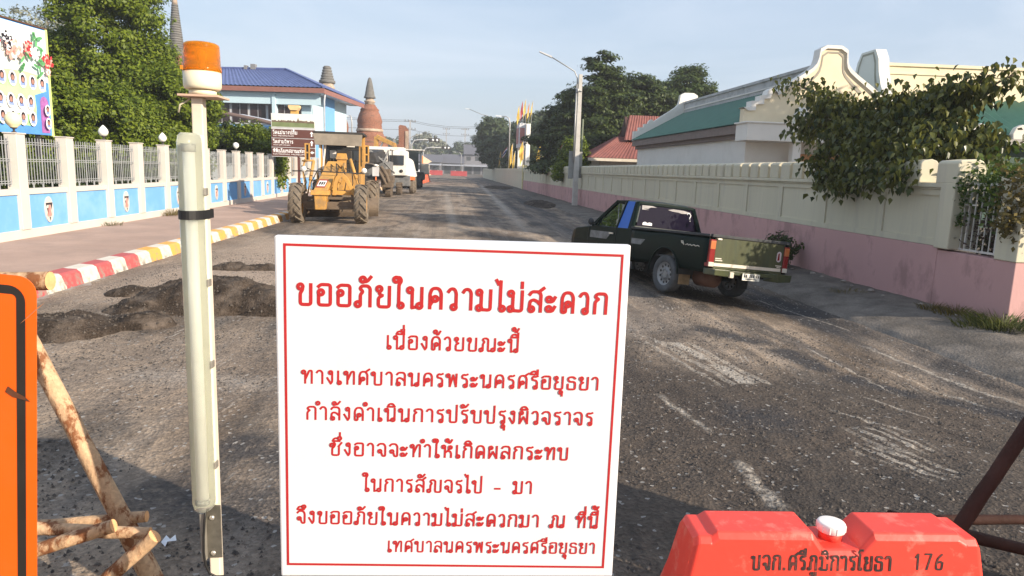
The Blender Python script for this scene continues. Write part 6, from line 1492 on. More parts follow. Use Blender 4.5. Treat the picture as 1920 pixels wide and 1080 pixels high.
rq = thing('red_roof_pavilion', 'distant red-roofed pavilion behind the yellow flags', 'building', (10.6, 80, 0))
mb = MB(); mb.box(0,5,0,4,0,2.6); mb.build('wall', M_PAV, rq)
r3 = MB(); slope(r3, (-.5,-.6,2.5),(5.6,-.6,2.5),(4.4,2,4.6),(1,2,4.6), 14, .05); r3.build('roof', mat('red_tiles_bright', (.42,.12,.075), .6, var=.2), rq, recalc=False)
mb = MB(); mb.box(.2,.9,-.5,.0,0,3.1); mb.build('pillar', M_TCR, rq)

# ------------------------------------------------------------------ concrete pole with street lamp by the wall
cp = thing('street_lamp', 'tall square concrete pole with a steel lamp arm and sign backs, nearest right-hand lamp', 'street lamp', (7.28, 41.2, 0), 0, 'street lamps')
M_CPOLE = mat('pole_concrete', (.52,.50,.46), .85, var=.08, scale=2, dirt=(.33,.31,.28), dirt_amt=.5, dirt_scale=1.8)
mb = MB(); mb.hexa([(-.15,-.15,-.1),(.15,-.15,-.1),(.15,.15,-.1),(-.15,.15,-.1)], [(-.10,-.10,7.45),(.10,-.10,7.45),(.10,.10,7.45),(-.10,.10,7.45)]); mb.build('pole', M_CPOLE, cp, bevel=.01)
mb = MB(); mb.tube([(-.16,.0,6.7),(-.18,.0,7.25),(-.35,.0,7.6),(-.8,0,7.85),(-1.75,0,8.35)], .035, 8); ao = mb.build('lamp_arm', M_GALV, cp)
mb = MB(); mb.hexa([(-2.42,-.09,8.56),(-1.7,-.10,8.28),(-1.7,.10,8.28),(-2.42,.09,8.56)], [(-2.42,-.06,8.63),(-1.7,-.08,8.38),(-1.7,.08,8.38),(-2.42,.06,8.63)]); mb.build('lamp_head', mat('led_head', (.42,.43,.44), .5), ao)
mb = MB(); mb.tube([(-.20,-.05,2.6),(-.20,-.05,6.9)], .045, 8); mb.tube([(-.27,-.05,5.2),(-.13,-.05,5.2)], .03, 6); mb.build('conduit', M_GALV, cp)
mb = MB(); mb.tube([(-.24,-.16,6.4),(-.06,-.2,6.55),(.1,-.12,6.5)], .03, 6); mb.lathe([(.07,-.1),(.09,0),(.07,.1),(0,.1)], (-.14,-.14,6.55), 10); mb.build('photo_cell', M_GALV, cp)
mb = MB(); mb.box(-.44,-.17,.155,.18,1.55,3.15); mb.box(-.165,.36,.155,.18,1.6,3.12); mb.build('sign_back', mat('sign_back_grey', (.30,.30,.28), .7), cp)
# old slim pole behind the wall
op = thing('pole', 'thin greenish pole standing behind the wall right of the concrete lamp pole', 'pole', (8.6, 47, 0)); mb = MB(); mb.tube([(0,0,0),(0,0,5.4)], .06, 8); mb.build('shaft', mat('mossy_pole', (.16,.18,.12), .8), op)

# ------------------------------------------------------------------ flags and the sign pylon
M_FY = mat('flag_yellow', (.66,.44,.08), .7, var=.12, scale=3); M_FR = mat('flag_red', (.38,.05,.05), .7, var=.1); M_FW = mat('flag_white', (.78,.77,.75), .7); M_FB = mat('flag_blue', (.03,.04,.18), .7); M_FO = mat('flag_orange', (.75,.25,.05), .7, var=.2)
def flag(label, x, y, z0, h, w, fh, kind, seed, lean=0.0, group='flags along the temple wall'):
    f = thing('flag', label, 'flag', (x, y, z0), 0, group); rng = random.Random(seed)
    mb = MB(); mb.tube([(0,0,0),(lean*h,0,h)], .028, 6); mb.build('flagpole', mat('flagpole_grey', (.5,.5,.5), .5), f)
    bands = {'thai': [(M_FR,0,1/6),(M_FW,1/6,2/6),(M_FB,2/6,4/6),(M_FW,4/6,5/6),(M_FR,5/6,1)], 'y': [(M_FY,0,1)], 'r': [(M_FR,0,1)], 'o': [(M_FO,0,.5),(M_FY,.5,1)], 'dharma': [(M_FY,0,.4),(M_FO,.4,.6),(M_FY,.6,1)]}[kind]
    nx_, ny_ = 8, 6
    for mt, a, b in bands:
        g = MB(); vs = []
        for i in range(nx_+1):
            for j in range(ny_+1):
                u = i/nx_; v = (a+(b-a)*j/ny_); drop = .85*fh*u**1.5
                vs.append((lean*(h-v*fh)-w*u*.55, .10*sin(u*7+v*3+seed)*u*w, h-.05-v*fh*(1-.35*u)-drop))
        g.add(vs, [(i*(ny_+1)+j, (i+1)*(ny_+1)+j, (i+1)*(ny_+1)+j+1, i*(ny_+1)+j+1) for i in range(nx_) for j in range(ny_)], 0, True)
        g.build('cloth', mt, f)
flag('red, white and blue striped flag on a leaning pole just left of the lamp pole', 8.15, 49.2, 1.9, 2.3, .8, .75, 'thai', 1, -.10)
flag('tall bright yellow flag between the sign pylon and the small tree', 9.3, 74, 1.6, 3.3, .9, 1.9, 'y', 2)
flag('yellow flag hanging just left of the sign pylon foot', 8.3, 97, 1.6, 4.0, .9, 2.6, 'y', 3)
flag('yellow flag hanging in front of the pylon board', 8.4, 84, 1.6, 3.8, .8, 1.4, 'y', 4)
flag('striped flag beside the grey street lamp left of the pylon', 8.1, 104, 1.7, 3.6, 1.2, 1.1, 'thai', 5)
flag('striped flag hanging low behind the tall yellow flag', 9.9, 76, 1.6, 2.0, .9, .8, 'thai', 6)
flag('pale yellow flag on the yellowish pier', 7.75, 76.5, 2.4, 2.4, .7, 1.6, 'dharma', 7)
flag('yellow flag beyond the yellowish pier of the wall', 8.2, 92, 1.6, 2.8, .6, 1.9, 'y', 8)
flag('small faded flag farthest left of the row above the wall', 8.2, 118, 1.7, 3.6, .6, 1.9, 'dharma', 9)
flag('orange and yellow flag hanging in the dark tree', 10.4, 69, 2.5, 4.2, .8, .7, 'o', 10)
flag('dark striped flag in front of the dark tree', 9.8, 66, 1.6, 2.2, .8, .8, 'thai', 11)
py_ = thing('sign_pylon', 'white sign pylon with a reddish board, topped with yellow and red flags', 'sign', (9.2, 92, 0))
mb = MB(); mb.box(-.35,.30,3.2,3.9,0,5.0); mb.build('near_leg', mat('pylon_white', (.80,.77,.70), .6, var=.04), py_, bevel=.03)
mb = MB(); mb.box(.32,.86,-.3,.5,0,7.9); mb.build('pillar', MATS['pylon_white'], py_, bevel=.03)
mb = MB(); mb.box(-.55,.35,.5,3.9,4.9,8.0); mb.build('frame', mat('pylon_frame', (.58,.59,.60), .6), py_, bevel=.03)
mb = MB(); mb.box(-.60,-.555,.8,3.6,5.4,7.4); mb.box(-.42,.2,.485,.498,5.4,7.4); mb.build('board', mat('pylon_board', (.38,.16,.14), .6, var=.2, scale=2), py_)
for i, (kk, dx, hh) in enumerate((('y',-.5,2.2),('r',-.1,2.8),('y',.2,3.0),('o',.6,2.6),('y',.95,2.9))):
    flag(('yellow flag at the left end of the pylon top', 'red flag on the pylon top', 'yellow flag in the middle of the pylon top', 'orange flag on the pylon top', 'yellow flag at the right end of the pylon top')[i], 9.2+dx, 92.2, 8.0, hh, .55, 1.7, kk, 20+i, (i-2)*.03, 'flags on top of the sign pylon')

# ------------------------------------------------------------------ trees on the right
RG = 'dark spreading trees behind the temple wall'
def tiers(h0, h1, r0, r1, n, seed, cx=0, cy=0):
    rng = random.Random(seed); out = []
    for i in range(n):
        t = i/(n-1); z = h0+(h1-h0)*t; R = r0+(r1-r0)*t; m = max(2, int(5-3*t))
        for k in range(m):
            a = rng.random()*2*pi; d = R*(.45+.35*rng.random()); s = R*(.42+.25*rng.random())
            out.append((cx+d*cos(a), cy+d*sin(a)*.7, z+(rng.random()-.5)*.7, s, s*.8, .36+.18*rng.random()))
    return out
tree('spreading_tree', 'tallest dark tree with tiered branches right of the lamp pole', 'tree', (11.3,55.5,.1), tiers(2.4,10.4,4.0,1.1,11,1)+[(0,0,5,3.0,2.4,3.0),(.4,0,7.4,2.6,2.2,1.8)], 1200, 105, .13, M_LEAF_B, 81, RG, .3, flat=.35, cr=.75, up=.9, limbs=14)
tree('spreading_tree', 'dark tree whose layered branches reach left over the lamp pole', 'tree', (10.1,58,.1), tiers(2.6,8.0,3.4,1.6,8,2)+[(-.3,0,4.6,2.9,2.2,2.6),(0,0,6.4,2.2,2,1.2)], 900, 100, .13, M_LEAF_B, 82, RG, .25, flat=.35, cr=.7, up=.9, limbs=12)
tree('spreading_tree', 'dark green tree above the red tiled pavilion', 'tree', (15.3,58.5,.1), tiers(3.0,9.6,4.4,1.8,10,3)+[(0,0,6,4.0,2.8,3.0),(.3,0,8.0,2.8,2.2,1.5)], 1250, 105, .13, M_LEAF_B, 83, RG, .3, flat=.4, cr=.75, up=.8, limbs=12)
tree('spreading_tree', 'yellow-green tree behind the ridge of the white temple hall', 'tree', (20,61.5,.1), tiers(4.0,10.4,3.8,1.5,9,4)+[(0,0,7,3.4,2.6,3.0),(.2,0,9,2.4,2,1.4)], 950, 100, .13, leaf_mat('leaf_mid', (.03,.06,.012), (.09,.125,.028)), 84, RG, .3, flat=.5, cr=.75, up=.7, limbs=10)
tree('leafy_tree', 'small bright green tree spilling over the cream wall left of the lamp pole', 'tree', (8.35,48.6,.1), [(0,0,2.9,.95,.8,1.0),(-.75,-.3,1.9,.8,.6,.55),(.1,0,3.7,.7,.6,.6)], 150, 60, .085, M_LEAF_A, 85, None, .08, cr=.36, limbs=6)
DG = 'grey-green trees farther along the wall'
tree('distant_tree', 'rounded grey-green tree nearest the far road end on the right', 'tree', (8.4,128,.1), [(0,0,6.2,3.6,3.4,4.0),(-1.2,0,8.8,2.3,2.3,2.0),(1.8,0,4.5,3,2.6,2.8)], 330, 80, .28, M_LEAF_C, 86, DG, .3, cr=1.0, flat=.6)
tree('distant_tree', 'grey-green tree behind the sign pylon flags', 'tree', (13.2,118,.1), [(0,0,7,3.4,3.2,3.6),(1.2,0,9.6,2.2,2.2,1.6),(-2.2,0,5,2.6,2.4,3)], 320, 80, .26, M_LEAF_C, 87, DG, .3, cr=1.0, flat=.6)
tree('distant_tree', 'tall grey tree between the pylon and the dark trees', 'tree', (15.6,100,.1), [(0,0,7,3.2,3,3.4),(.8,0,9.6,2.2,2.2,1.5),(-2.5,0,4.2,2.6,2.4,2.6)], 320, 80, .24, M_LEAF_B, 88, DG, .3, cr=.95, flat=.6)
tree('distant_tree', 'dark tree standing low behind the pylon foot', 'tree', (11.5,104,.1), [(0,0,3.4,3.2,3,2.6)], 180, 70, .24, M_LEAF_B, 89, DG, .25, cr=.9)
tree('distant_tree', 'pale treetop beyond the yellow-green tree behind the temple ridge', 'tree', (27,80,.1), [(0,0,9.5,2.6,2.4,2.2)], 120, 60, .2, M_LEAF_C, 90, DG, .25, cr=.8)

# two trees that stand to the right of the picture and shade the middle of the road
OG = 'trees right of the second temple hall'
tree('leafy_tree', 'leafy tree standing nearest the road among those right of the temple halls', 'tree', (17.0,15.0,.1), [(0,0,7.2,2.2,2.2,1.9),(.3,-1.4,6.4,1.6,1.5,1.3),(-.6,.9,8.0,1.5,1.5,1.2)], 260, 70, .14, M_LEAF_A, 95, OG, .22, cr=.6)
tree('leafy_tree', 'taller leafy tree right of the second temple hall', 'tree', (21.5,18.6,.1), [(0,0,7.6,2.8,2.6,2.2),(1.2,-1.2,6.4,2.2,2,1.8)], 300, 70, .15, M_LEAF_A, 96, OG, .26, cr=.7)
tree('leafy_tree', 'wide leafy tree behind the taller one right of the second temple hall', 'tree', (25.5,22,.1), [(0,0,5.6,3.0,2.6,2.4),(1,-1.2,4.6,2.4,2,1.8)], 300, 70, .16, M_LEAF_A, 97, OG, .26, cr=.7)

# heart-leaved tree hanging over the wall
def bodhi():
    rng = np.random.default_rng(21); r2 = random.Random(21)
    base = Vector((9.0, 12.9, 0.08)); t = thing('overhanging_tree', 'broad tree with big drooping pointed leaves hanging over the cream wall', 'tree', tuple(base))
    fork = Vector((-.35,-.1,2.35)); mb = MB(); mb.tube([(0,0,-.2),(.05,0,1.0),fork], [.13,.11,.10], 10); mb.build('trunk', M_BARK, t)
    # branch tips in local space: (x, y, z); the row of the wall runs along y
    arms = [(e, 46 if i not in (0, 1, 24, 25) else 18) for i, e in enumerate([(-0.8,4.42,4.22),(-0.8,3.56,3.96),(-0.9,2.46,3.61),(-0.7,1.91,3.46),(-1.1,2.91,3.05),(-1.0,2.43,3.26),(-1.25,1.22,2.79),(-0.8,1.25,3.02),(-0.4,1.24,3.46),(-1.5,-0.08,2.33),(-1.65,0.61,1.87),(-1.6,1.0,2.29),(-1.65,-0.07,1.83),(-1.6,-0.83,1.94),(-1.55,-1.65,1.99),(-1.4,-0.9,2.36),(-1.0,-0.83,2.7),(-0.4,0.37,3.43),(-0.6,-0.75,3.09),(-1.3,-1.62,2.35),(-0.8,-1.4,2.64),(-0.4,-1.2,2.88),(-0.2,-0.71,3.34),(-0.2,-1.13,3.52),(0.0,-1.34,3.65),(0.2,-1.62,3.65),(-0.2,-1.51,2.52),(-0.4,-2.06,2.24),(-0.6,-1.71,2.28),(0.0,-0.04,3.55),(-1.0,-0.02,2.84),(-1.2,0.14,2.64),(-0.8,-0.16,3.03),(0.0,-1.72,2.61)])]
    LV = []; LQ = []; cnt = 0
    for (e, nl) in arms:
        e = Vector(e); m1 = fork.lerp(e, .45)+Vector((0,0,.35)); mb = MB(); pts = []
        for i in range(9):
            s = i/8; p = fork*(1-s)**2 + m1*2*s*(1-s) + e*s*s; pts.append(p)
        mb.tube(pts, [.045*(1-i/9)+.006 for i in range(9)], 6); mb.build('limb', M_BARK, t)
        for j in range(int(nl*8.0)):
            s = .62+.44*r2.random(); i = min(7, int(s*8)); p = pts[i].lerp(pts[i+1], min(1.2, s*8-i)) if i < 8 else e
            p = p + Vector((r2.gauss(0,.15), r2.gauss(0,.20), r2.gauss(-.03,.15)))
            L = .145*(.6+.6*r2.random()); yaw = r2.random()*2*pi; droop = radians(r2.uniform(35,88))
            f = Vector((cos(yaw)*cos(droop), sin(yaw)*cos(droop), -sin(droop))); sd = Vector((-sin(yaw), cos(yaw), 0)); roll = r2.gauss(0,.5)
            up_ = f.cross(sd); sd = sd*cos(roll)+up_*sin(roll); nr = f.cross(sd); W = L*.36
            q = [p, p+f*L*.28+sd*W+nr*.012, p+f*L*.62+sd*W*.55+nr*.008, p+f*L*1.0-nr*.01, p+f*L*.62-sd*W*.55+nr*.008, p+f*L*.28-sd*W+nr*.012]
            LV += [tuple(v) for v in q]; LQ += [(cnt,cnt+1,cnt+2,cnt+3),(cnt,cnt+3,cnt+4,cnt+5)]; cnt += 6
    np_mesh('crown', np.array(LV), np.array(LQ), M_LEAF_D, t)
bodhi()
# ------------------------------------------------------------------ old dark green pickup
M_TGREEN, n, l, p = new_mat('truck_green')
geo = n.new('ShaderNodeNewGeometry'); a = n.new('ShaderNodeTexNoise'); a.inputs['Scale'].default_value = 2.2; a.inputs['Detail'].default_value = 6
l.new(geo.outputs['Position'], a.inputs['Vector']); r = n.new('ShaderNodeValToRGB'); r.color_ramp.elements[0].position = .4; r.color_ramp.elements[1].position = .72
r.color_ramp.elements[0].color = (.0035,.011,.010,1); r.color_ramp.elements[1].color = (.007,.016,.012,1); l.new(a.outputs['Fac'], r.inputs['Fac']); l.new(r.outputs['Color'], p.inputs['Base Color'])
rr = n.new('ShaderNodeMapRange'); rr.inputs[3].default_value = .22; rr.inputs[4].default_value = .55; l.new(a.outputs['Fac'], rr.inputs[0]); l.new(rr.outputs[0], p.inputs['Roughness'])
p.inputs['Coat Weight'].default_value = .0; p.inputs['Specular IOR Level'].default_value = .11
M_TGATE = mat('faded_green', (.055,.062,.025), .38, var=.3, scale=3, dirt=(.03,.045,.028), dirt_amt=.8, dirt_scale=2.2, coat=.3, streak=(3,3,.5))
M_TGLASS, n, l, p = new_mat('tinted_glass'); p.inputs['Base Color'].default_value = (.010,.008,.018,1); p.inputs['Roughness'].default_value = .0; p.inputs['Specular IOR Level'].default_value = .16
M_CLEAR, n, l, p = new_mat('clear_glass'); p.inputs['Base Color'].default_value = (.9,.95,.92,1); p.inputs['Roughness'].default_value = .0; p.inputs['Transmission Weight'].default_value = 1.0; p.inputs['IOR'].default_value = 1.05
M_TBLUE = mat('truck_blue', (.02,.115,.47), .4, var=.06); M_CHR = mat('dull_chrome', (.72,.66,.56), .35, metal=.4); M_RUB = mat('truck_rubber', (.04,.042,.045), .75, var=.3, scale=9)
M_TYRE2 = mat('truck_tyre', (.085,.087,.09), .9, var=.25, scale=9); M_RIM2 = mat('steel_rim', (.27,.27,.27), .5, metal=.3, var=.15)
M_LRED = mat('tail_red', (.20,.010,.010), .25); M_LORG = mat('tail_orange', (.45,.13,.04), .3); M_LWHT = mat('tail_white', (.55,.5,.42), .3)
tk = thing('pickup_truck', 'old dark green pickup with a blue cab stripe, driving away', 'pickup truck', (4.36, 11.82, -.075))
tk.rotation_euler = (radians(5.4), radians(1.9), radians(108.1))     # leans to the low right edge of the road
# x forward, y left, z up; rear axle at 0
def lofty(name, secs, m, parent, bevel=.02, smooth=False):
    """loft of cross-sections (each a list of (x,y,z))"""
    k = len(secs[0]); mb = MB(); vs = [v for s in secs for v in s]
    fs = [(i*k+j, i*k+(j+1) % k, (i+1)*k+(j+1) % k, (i+1)*k+j) for i in range(len(secs)-1) for j in range(k)] + [tuple(range(k-1,-1,-1)), tuple((len(secs)-1)*k+j for j in range(k))]
    return mb.add(vs, fs).build(name, m, parent, bevel=bevel, seg=3)
# bed: side walls with wheel arch, front wall, floor
AR = .405
def side_poly(x0, x1, zb, zt, arch=0.0):
    pts = [(x0, zb)]
    if arch is not None:
        for k in range(11):
            a = pi - pi*k/10; pts.append((arch+AR*cos(a), max(zb, .30+AR*sin(a)) if 0 < k < 10 else zb))
    pts += [(x1, zb), (x1, zt), (x0, zt)]
    return pts
for s in (-1, 1):
    # outer skin: bulging panel with the wheel opening cut out of it
    xs_ = [-1.10, -.98, -.86, -.74, -.62, -.5] + [AR*cos(pi-pi*k/16) for k in range(17)] + [.5, .62, .74, .86, .98, 1.10]
    prof_y = lambda z: float(np.interp(z, [.38,.44,.56,.66,.72,.80,.90,.955,.97], [.768,.784,.806,.817,.821,.820,.812,.800,.785]))
    mb = MB(); vs = []; R_n = 10
    for x in xs_:
        zl = .40 if abs(x) >= AR else max(.40, .30+sqrt(max(0, AR*AR-x*x)))
        for j in range(R_n+1):
            z = zl+(.97-zl)*j/R_n; vs.append((x, prof_y(z)*s, z))
    k_ = R_n+1; mb.add(vs, [(i*k_+j, (i+1)*k_+j, (i+1)*k_+j+1, i*k_+j+1) for i in range(len(xs_)-1) for j in range(R_n)], 0, True)
    b = mb.build('bed_side', M_TGREEN, tk); sd_ = b.modifiers.new('thick', 'SOLIDIFY'); sd_.thickness = .03; sd_.offset = -1 if s > 0 else 1
    mb = MB(); mb.bar((-1.12,.785*s,.985),(1.12,.785*s,.985),.085,.04); mb.build('bed_rail', M_RUB, b, bevel=.008)
    mb = MB(); mb.tube([(AR*1.02*cos(pi-pi*k/12), .815*s, .30+AR*1.02*sin(pi-pi*k/12)) for k in range(13)], .016, 6); mb.build('arch_lip', M_TGREEN, b)
    mb = MB(); A = [(AR*.99*cos(pi-pi*k/12), .30+AR*.99*sin(pi-pi*k/12)) for k in range(13)]; q = len(A)
    mb.add([(x,.80*s,z) for x,z in A]+[(x,.45*s,z) for x,z in A], [(i,i+1,q+i+1,q+i) for i in range(q-1)]); mb.build('wheel_housing', M_RUB, tk)
mb = MB(); mb.box(-1.08,1.08,-.765,.765,.55,.58); mb.build('bed_floor', M_RUB, tk)
mb = MB(); mb.box(1.07,1.10,-.765,.765,.58,.97); mb.build('bed_front', M_TGREEN, tk)
mb = MB(); mb.box(-1.135,-1.10,-.70,.70,.47,.965); tg = mb.build('tailgate', M_TGATE, tk, bevel=.012)
mb = MB(); mb.bar((-1.12,-.79,.985),(-1.12,.79,.985),.07,.05); mb.build('gate_rail', M_RUB, tg, bevel=.01)
mb = MB(); mb.box(-1.146,-1.134,-.66,.70,.515,.565); mb.build('chrome_strip', M_CHR, tg)
mb = MB(); mb.box(-1.141,-1.1355,.54,.68,.60,.615); mb.box(-1.141,-1.1355,.56,.68,.63,.645); mb.build('badge', M_CHR, tg)
mb = MB(); P = rrect(-.65,-.555,.67,.84,.045); mb.add([(-1.1365,y,z) for y,z in P], [tuple(range(len(P)))]); st_ = mb.build('sticker', mat('sticker_white', (.50,.42,.43), .5, var=.1), tg, recalc=False)
mb = MB(); mb.add([(-1.1375,-.62,.70),(-1.1375,-.575,.69),(-1.1375,-.58,.80),(-1.1375,-.61,.82)], [(0,1,2,3)]); mb.build('sticker_mark', M_LRED, st_, recalc=False)
mb = MB(); mb.box(-1.141,-1.1355,-.67,-.55,.60,.615); mb.box(-1.141,-1.1355,-.66,-.58,.575,.588); mb.build('script_badge', M_CHR, tg)
mb = MB(); mb.box(-1.152,-1.12,.60,.68,.925,.95); mb.build('gate_latch', M_CHR, tg, bevel=.004)
for s in (-1, 1):
    y0, y1 = (.70, .805) if s > 0 else (-.805, -.70)
    mb = MB(); mb.box(-1.145,-1.04,y0,y1,.50,.925); tl_ = mb.build('tail_lamp', M_LRED, tk, bevel=.01)
    mb = MB(); mb.box(-1.150,-1.06,y0+.004,y1-.002,.775,.905); mb.build('indicator', M_LORG, tl_, bevel=.006)
    mb = MB(); mb.box(-1.150,-1.06,y0+.004,y1-.002,.505,.575); mb.build('reverse_lamp', M_LWHT, tl_, bevel=.006)
mb = MB(); mb.hexa([(-1.28,-.50,.34),(-1.28,-.78,.36),(-1.06,-.82,.36),(-1.06,-.40,.34)], [(-1.29,-.48,.475),(-1.29,-.78,.475),(-1.06,-.82,.475),(-1.06,-.40,.475)]); mb.hexa([(-1.28,.78,.38),(-1.28,.50,.37),(-1.06,.40,.36),(-1.06,.82,.38)], [(-1.29,.78,.475),(-1.29,.48,.475),(-1.06,.40,.475),(-1.06,.82,.475)]); mb.hexa([(-1.20,.5,.40),(-1.20,-.5,.40),(-1.08,-.5,.40),(-1.08,.5,.40)], [(-1.20,.5,.465),(-1.20,-.5,.465),(-1.08,-.5,.465),(-1.08,.5,.465)]); mb.build('bumper', M_TGATE, tk, bevel=.01)
mb = MB(); mb.box(-1.235,-1.225,-.17,.18,.335,.445); pl = mb.build('number_plate', mat('plate_white', (.68,.66,.58), .5), tk)
mb = MB()
for i, y in enumerate((.14,.10,.03,-.005,-.045,-.11,-.145)): mb.add([(-1.2362,y+.012,.385),(-1.2362,y-.012,.385),(-1.2362,y-.010,.432),(-1.2362,y+.010,.432)], [(0,1,2,3)])
mb.add([(-1.2362,.12,.350),(-1.2362,-.11,.350),(-1.2362,-.11,.365),(-1.2362,.12,.365)], [(0,1,2,3)]); mb.build('plate_figures', M_RUB, pl, recalc=False)
mb = MB(); mb.box(-1.245,-1.20,.36,.44,.355,.445); mb.build('tow_lamp', M_LWHT, tk, bevel=.008)
# cab
zb = .36
secs = []
def cabsec(x, w0, w1, w2, z1, z2, w3=None):
    w3 = w3 or w2
    return [(x,-w0,zb),(x,-w0,.62),(x,-w1,z1),(x,-w2,z2),(x,w2,z2),(x,w1,z1),(x,w0,.62),(x,w0,zb)]
def slab(x0, x1, zt0, zt1, w, z0=zb): return None
low = [[(x,-w,zb),(x,-w-.012,.66),(x,-w+.015,z),(x,w-.015,z),(x,w+.012,.66),(x,w,zb)] for x, w, z in ((1.13,.80,.97),(1.6,.805,.97),(2.48,.805,.965),(2.72,.80,.945),(3.30,.785,.885),(3.46,.76,.84),(3.50,.74,.72))]
cab = lofty('cab_body', low, M_TGREEN, tk, .018)
def P3(x, y, z): return Vector((x, y, z))
RB, RT = [P3(1.14, .735, .96), P3(1.30, .60, 1.475)], None
posts = {}
for s in (-1, 1):
    base_r, top_r = P3(1.15,.775*s,.96), P3(1.27,.625*s,1.47); base_b, top_b = P3(1.62,.785*s,.96), P3(1.60,.635*s,1.48); base_f, top_f = P3(2.62,.775*s,.95), P3(1.98,.62*s,1.475)
    posts[s] = (base_r, top_r, base_b, top_b, base_f, top_f)
    mb = MB(); th = Vector((0,-.03*s,0))
    mb.add([base_r, base_b, top_b, top_r]+[v+th for v in (base_r, base_b, top_b, top_r)], [(0,1,2,3),(7,6,5,4),(0,4,5,1),(1,5,6,2),(2,6,7,3),(3,7,4,0)]); q = mb.build('cab_corner', M_TGREEN, tk, bevel=.008)
    out = Vector((0,.004*s,0)); u = lambda t, v: (base_r.lerp(base_b, t)).lerp(top_r.lerp(top_b, t), v)+out
    mb = MB(); mb.add([u(.30,.0), u(1.02,.0), u(1.02,1.0), u(.30,1.0)], [(0,1,2,3)]); mb.build('blue_stripe', M_TBLUE, q, recalc=False)
    mb = MB(); mb.bar(base_f, top_f, .05, .06); mb.build('windscreen_pillar', M_TGREEN, tk, bevel=.008)
    mb = MB(); mb.bar(base_b+Vector((.05,0,-.0)), top_b+Vector((.04,0,0)), .05, .04); mb.bar(top_b+Vector((0,0,-.01)), top_f+Vector((0,0,-.01)), .05, .05); mb.bar(base_f.lerp(base_b,.22), top_f.lerp(base_f,.55), .03, .03); mb.build('door_frame', M_TGREEN, tk, bevel=.008)
    mb = MB(); g = Vector((0,-.012*s,0)); mb.add([base_b+g, base_f+g, top_f+g, top_b+g], [(0,1,2,3)]); mb.build('door_window', M_CLEAR, tk, recalc=False)
    # door line and handle
    mb = MB(); mb.bar((1.64,.819*s,.42),(1.64,.812*s,.95),.008,.006); mb.bar((2.70,.815*s,.45),(2.70,.80*s,.94),.008,.006); mb.build('door_gap', M_RUB, tk)
    mb = MB(); mb.bar((1.72,.825*s,.84),(1.86,.825*s,.84),.02,.03); mb.build('door_handle', M_CHR, tk, bevel=.004)
    mb = MB(); mb.lathe([(.0,-.035),(.055,-.03),(.085,.02),(.08,.04),(0,.045)], (0,0,0), 16, 'x'); mb.v = [(2.46+a, .90*s+b*.7, 1.03+c*.85) for a,b,c in mb.v]; mb.bar((2.47,.80*s,.98),(2.47,.88*s,1.01),.025,.02); mi_ = mb.build('side_mirror', M_RUB, tk)
rf_ = lofty('cab_roof', [[(x,-w,z-.035),(x,-w*.8,z+.012),(x,0,z+.028),(x,w*.8,z+.012),(x,w,z-.035)] for x, w, z in ((1.25,.625,1.475),(1.34,.64,1.495),(1.7,.645,1.505),(1.95,.63,1.488),(2.0,.61,1.47))], M_TGREEN, tk, .01)
mb = MB(); b0, t0, b1, t1 = posts[1][0], posts[1][1], posts[-1][0], posts[-1][1]
mb.add([b0+Vector((-.01,0,0)), b1+Vector((-.01,0,0)), b1.lerp(t1,.13)+Vector((-.01,0,0)), b0.lerp(t0,.13)+Vector((-.01,0,0))], [(0,1,2,3)]); mb.build('rear_panel', M_TGREEN, tk, recalc=False)
mb = MB(); mb.bar(b0.lerp(t0,.0), t0, .06, .07); mb.bar(b1, t1, .06, .07); mb.bar(t0+Vector((.0,0,-.01)), t1+Vector((0,0,-.01)), .05, .06); mb.build('rear_frame', M_TGREEN, tk, bevel=.012)
w = lambda y, v: b0.lerp(t0, v).lerp(b1.lerp(t1, v), y)
mb = MB(); mb.add([w(.05,.14), w(.95,.14), w(.95,.93), w(.05,.93)], [(0,1,2,3)]); rw_ = mb.build('rear_window', M_TGLASS, tk, recalc=False)
off = Vector((-.004,0,.001))
def dec(name, pts, mm, k=1): mb = MB(); mb.add([w(*q_)+off*k for q_ in pts], [tuple(range(len(pts)))]); mb.build(name, mm, rw_, recalc=False)
dec('white_sticker', [(.13,.19),(.27,.19),(.27,.28),(.23,.30),(.20,.27),(.16,.31),(.13,.27)], M_FW)
tm = text_mesh('-', .01, .01) ; 
q_ = [(.855,.74),(.87,.80),(.90,.80),(.915,.74),(.905,.68),(.885,.64),(.882,.58)]
mb = MB(); mb.tube([w(a_,b_)+off*2 for a_,b_ in q_], .010, 6); mb.lathe([(0,-.012),(.012,0),(0,.012)], tuple(w(.881,.52)+off*2), 8); mb.build('question_mark', M_FW, rw_)
M_FILM = mat('peeling_film', (.20,.185,.19), .5, var=.3, scale=9)
dec('peeled_film', [(.52,.84),(.62,.89),(.80,.88),(.93,.83),(.88,.78),(.76,.76),(.70,.79),(.60,.80)], M_FILM, 1.5)
dec('peeled_film', [(.07,.90),(.25,.91),(.33,.87),(.22,.85),(.18,.79),(.10,.78),(.20,.75),(.08,.74)], M_FILM, 1.5)
mb = MB(); fb0, ft0, fb1, ft1 = posts[1][4], posts[1][5], posts[-1][4], posts[-1][5]; mb.add([fb0, fb1, ft1, ft0], [(0,1,2,3)]); mb.build('windscreen', M_CLEAR, tk, recalc=False)
mb = MB(); mb.box(1.35,1.75,-.6,-.05,.6,1.1); mb.box(1.35,1.75,.05,.6,.6,1.1); mb.build('seats', M_RUB, tk, bevel=.04)
mb = MB(); mb.tube([(2.12,.32+.17*cos(2*pi*k/16),1.0+.16*sin(2*pi*k/16)) for k in range(17)], .014, 6); mb.build('steering_wheel', M_RUB, tk)
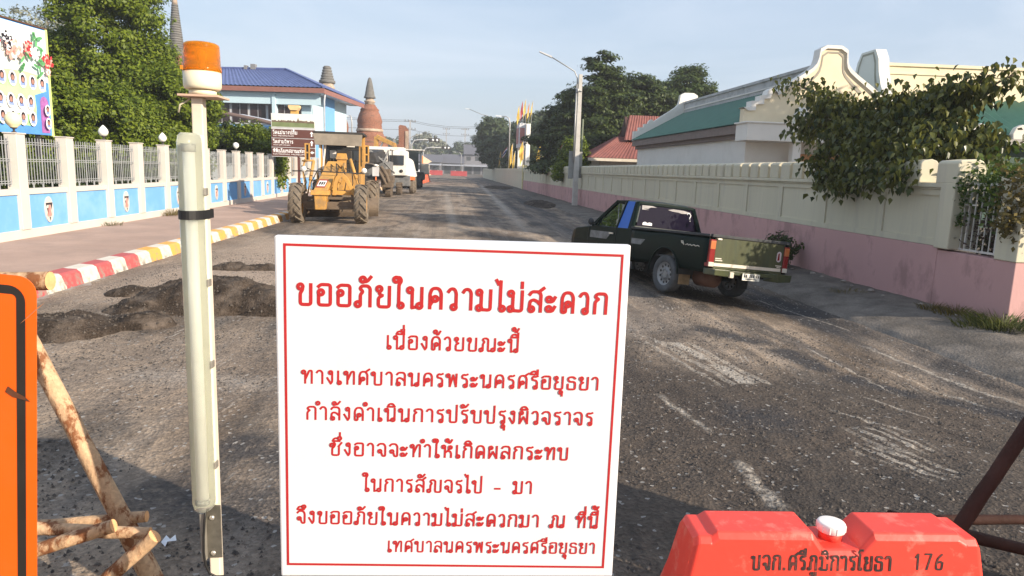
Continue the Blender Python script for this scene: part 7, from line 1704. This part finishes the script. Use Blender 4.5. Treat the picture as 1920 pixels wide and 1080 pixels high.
# side graphics and marks
M_DECAL = mat('side_decal', (.16,.165,.17), .4, var=.4, scale=8)
for s in (1,):
    mb = MB(); y = .8235; mb.add([(1.06,y,.80),(.62,y,.80),(.74,y,.70),(1.06,y,.70)], [(0,1,2,3)]); mb.build('side_decal', M_DECAL, tk, recalc=False)
    mb = MB(); y = .8255
    mb.add([(2.60,y-.006,.86),(1.78,y-.006,.86),(1.95,y-.004,.72),(2.60,y-.004,.72)], [(0,1,2,3)]); mb.build('side_decal', M_DECAL, tk, recalc=False)
    mb = MB(); y = .8215
    mb.tube([(-.50,y,.79),(-.46,y,.85),(-.42,y,.85),(-.44,y,.82),(-.48,y,.81)], .009, 5); mb.tube([(-.54+0,y,.795),(-.60,y,.81),(-.62,y,.79),(-.66,y,.81),(-.70,y,.79),(-.76,y,.81),(-.80,y,.79),(-.86,y,.805),(-.90,y,.79)], .0075, 5); mb.build('side_script', M_CHR, tk)
mb = MB(); mb.box(3.40,3.52,.45,.72,.62,.78); mb.box(3.40,3.52,-.72,-.45,.62,.78); mb.build('headlamp', M_LWHT, tk, bevel=.015)
mb = MB(); mb.box(3.42,3.60,-.80,.80,.36,.52); mb.build('front_bumper', M_RUB, tk, bevel=.02)
for s in (-1, 1):
    for x in (0, 2.85):
        t_ = wheel(tk, (x, .70*s, .265), .325, .20, 0, M_TYRE2, M_RIM2, .20, True); t_.rotation_euler = (0, 0, pi/2)
mb = MB(); mb.tube([(0,-.65,.26),(0,.65,.26)], .05, 8); mb.lathe([(0,-.13),(.11,-.06),(.12,.06),(0,.13)], (0,0,.26), 12, 'x'); mb.build('rear_axle', M_RUB, tk)
mb = MB(); mb.box(-1.05,3.3,-.45,-.38,.36,.45); mb.box(-1.05,3.3,.38,.45,.36,.45); mb.build('chassis_rail', M_RUB, tk)
mb = MB(); mb.lathe([(.0,-.20),(.16,-.19),(.17,.17),(0,.18)], (-.55,.32,.30), 14, 'x'); mb.build('silencer', mat('rusty_metal', (.12,.06,.04), .8, var=.3), tk)
for s in (-1, 1):
    mb = MB(); mb.box(-.36,-.345,.62*s-.11,.62*s+.11,.13,.40); mb.build('mud_flap', mat('muddy_flap', (.26,.18,.10), .9, var=.3, scale=8) if s > 0 else M_RUB, tk)
# ------------------------------------------------------------------ morning haze
m = bpy.data.materials.new('haze_air'); m.use_nodes = True; n, l = m.node_tree.nodes, m.node_tree.links
n.remove(n['Principled BSDF']); pv = n.new('ShaderNodeVolumePrincipled')
pv.inputs['Color'].default_value = (.93, .95, .97, 1); pv.inputs['Density'].default_value = .0009; pv.inputs['Anisotropy'].default_value = .25
l.new(pv.outputs['Volume'], n['Material Output'].inputs['Volume'])
mb = MB(); mb.box(-620, 620, -80, 950, -1.7, 34); hz = mb.build('haze', m); hz['kind'] = 'stuff'; hz['label'] = 'thin morning haze over the whole street'
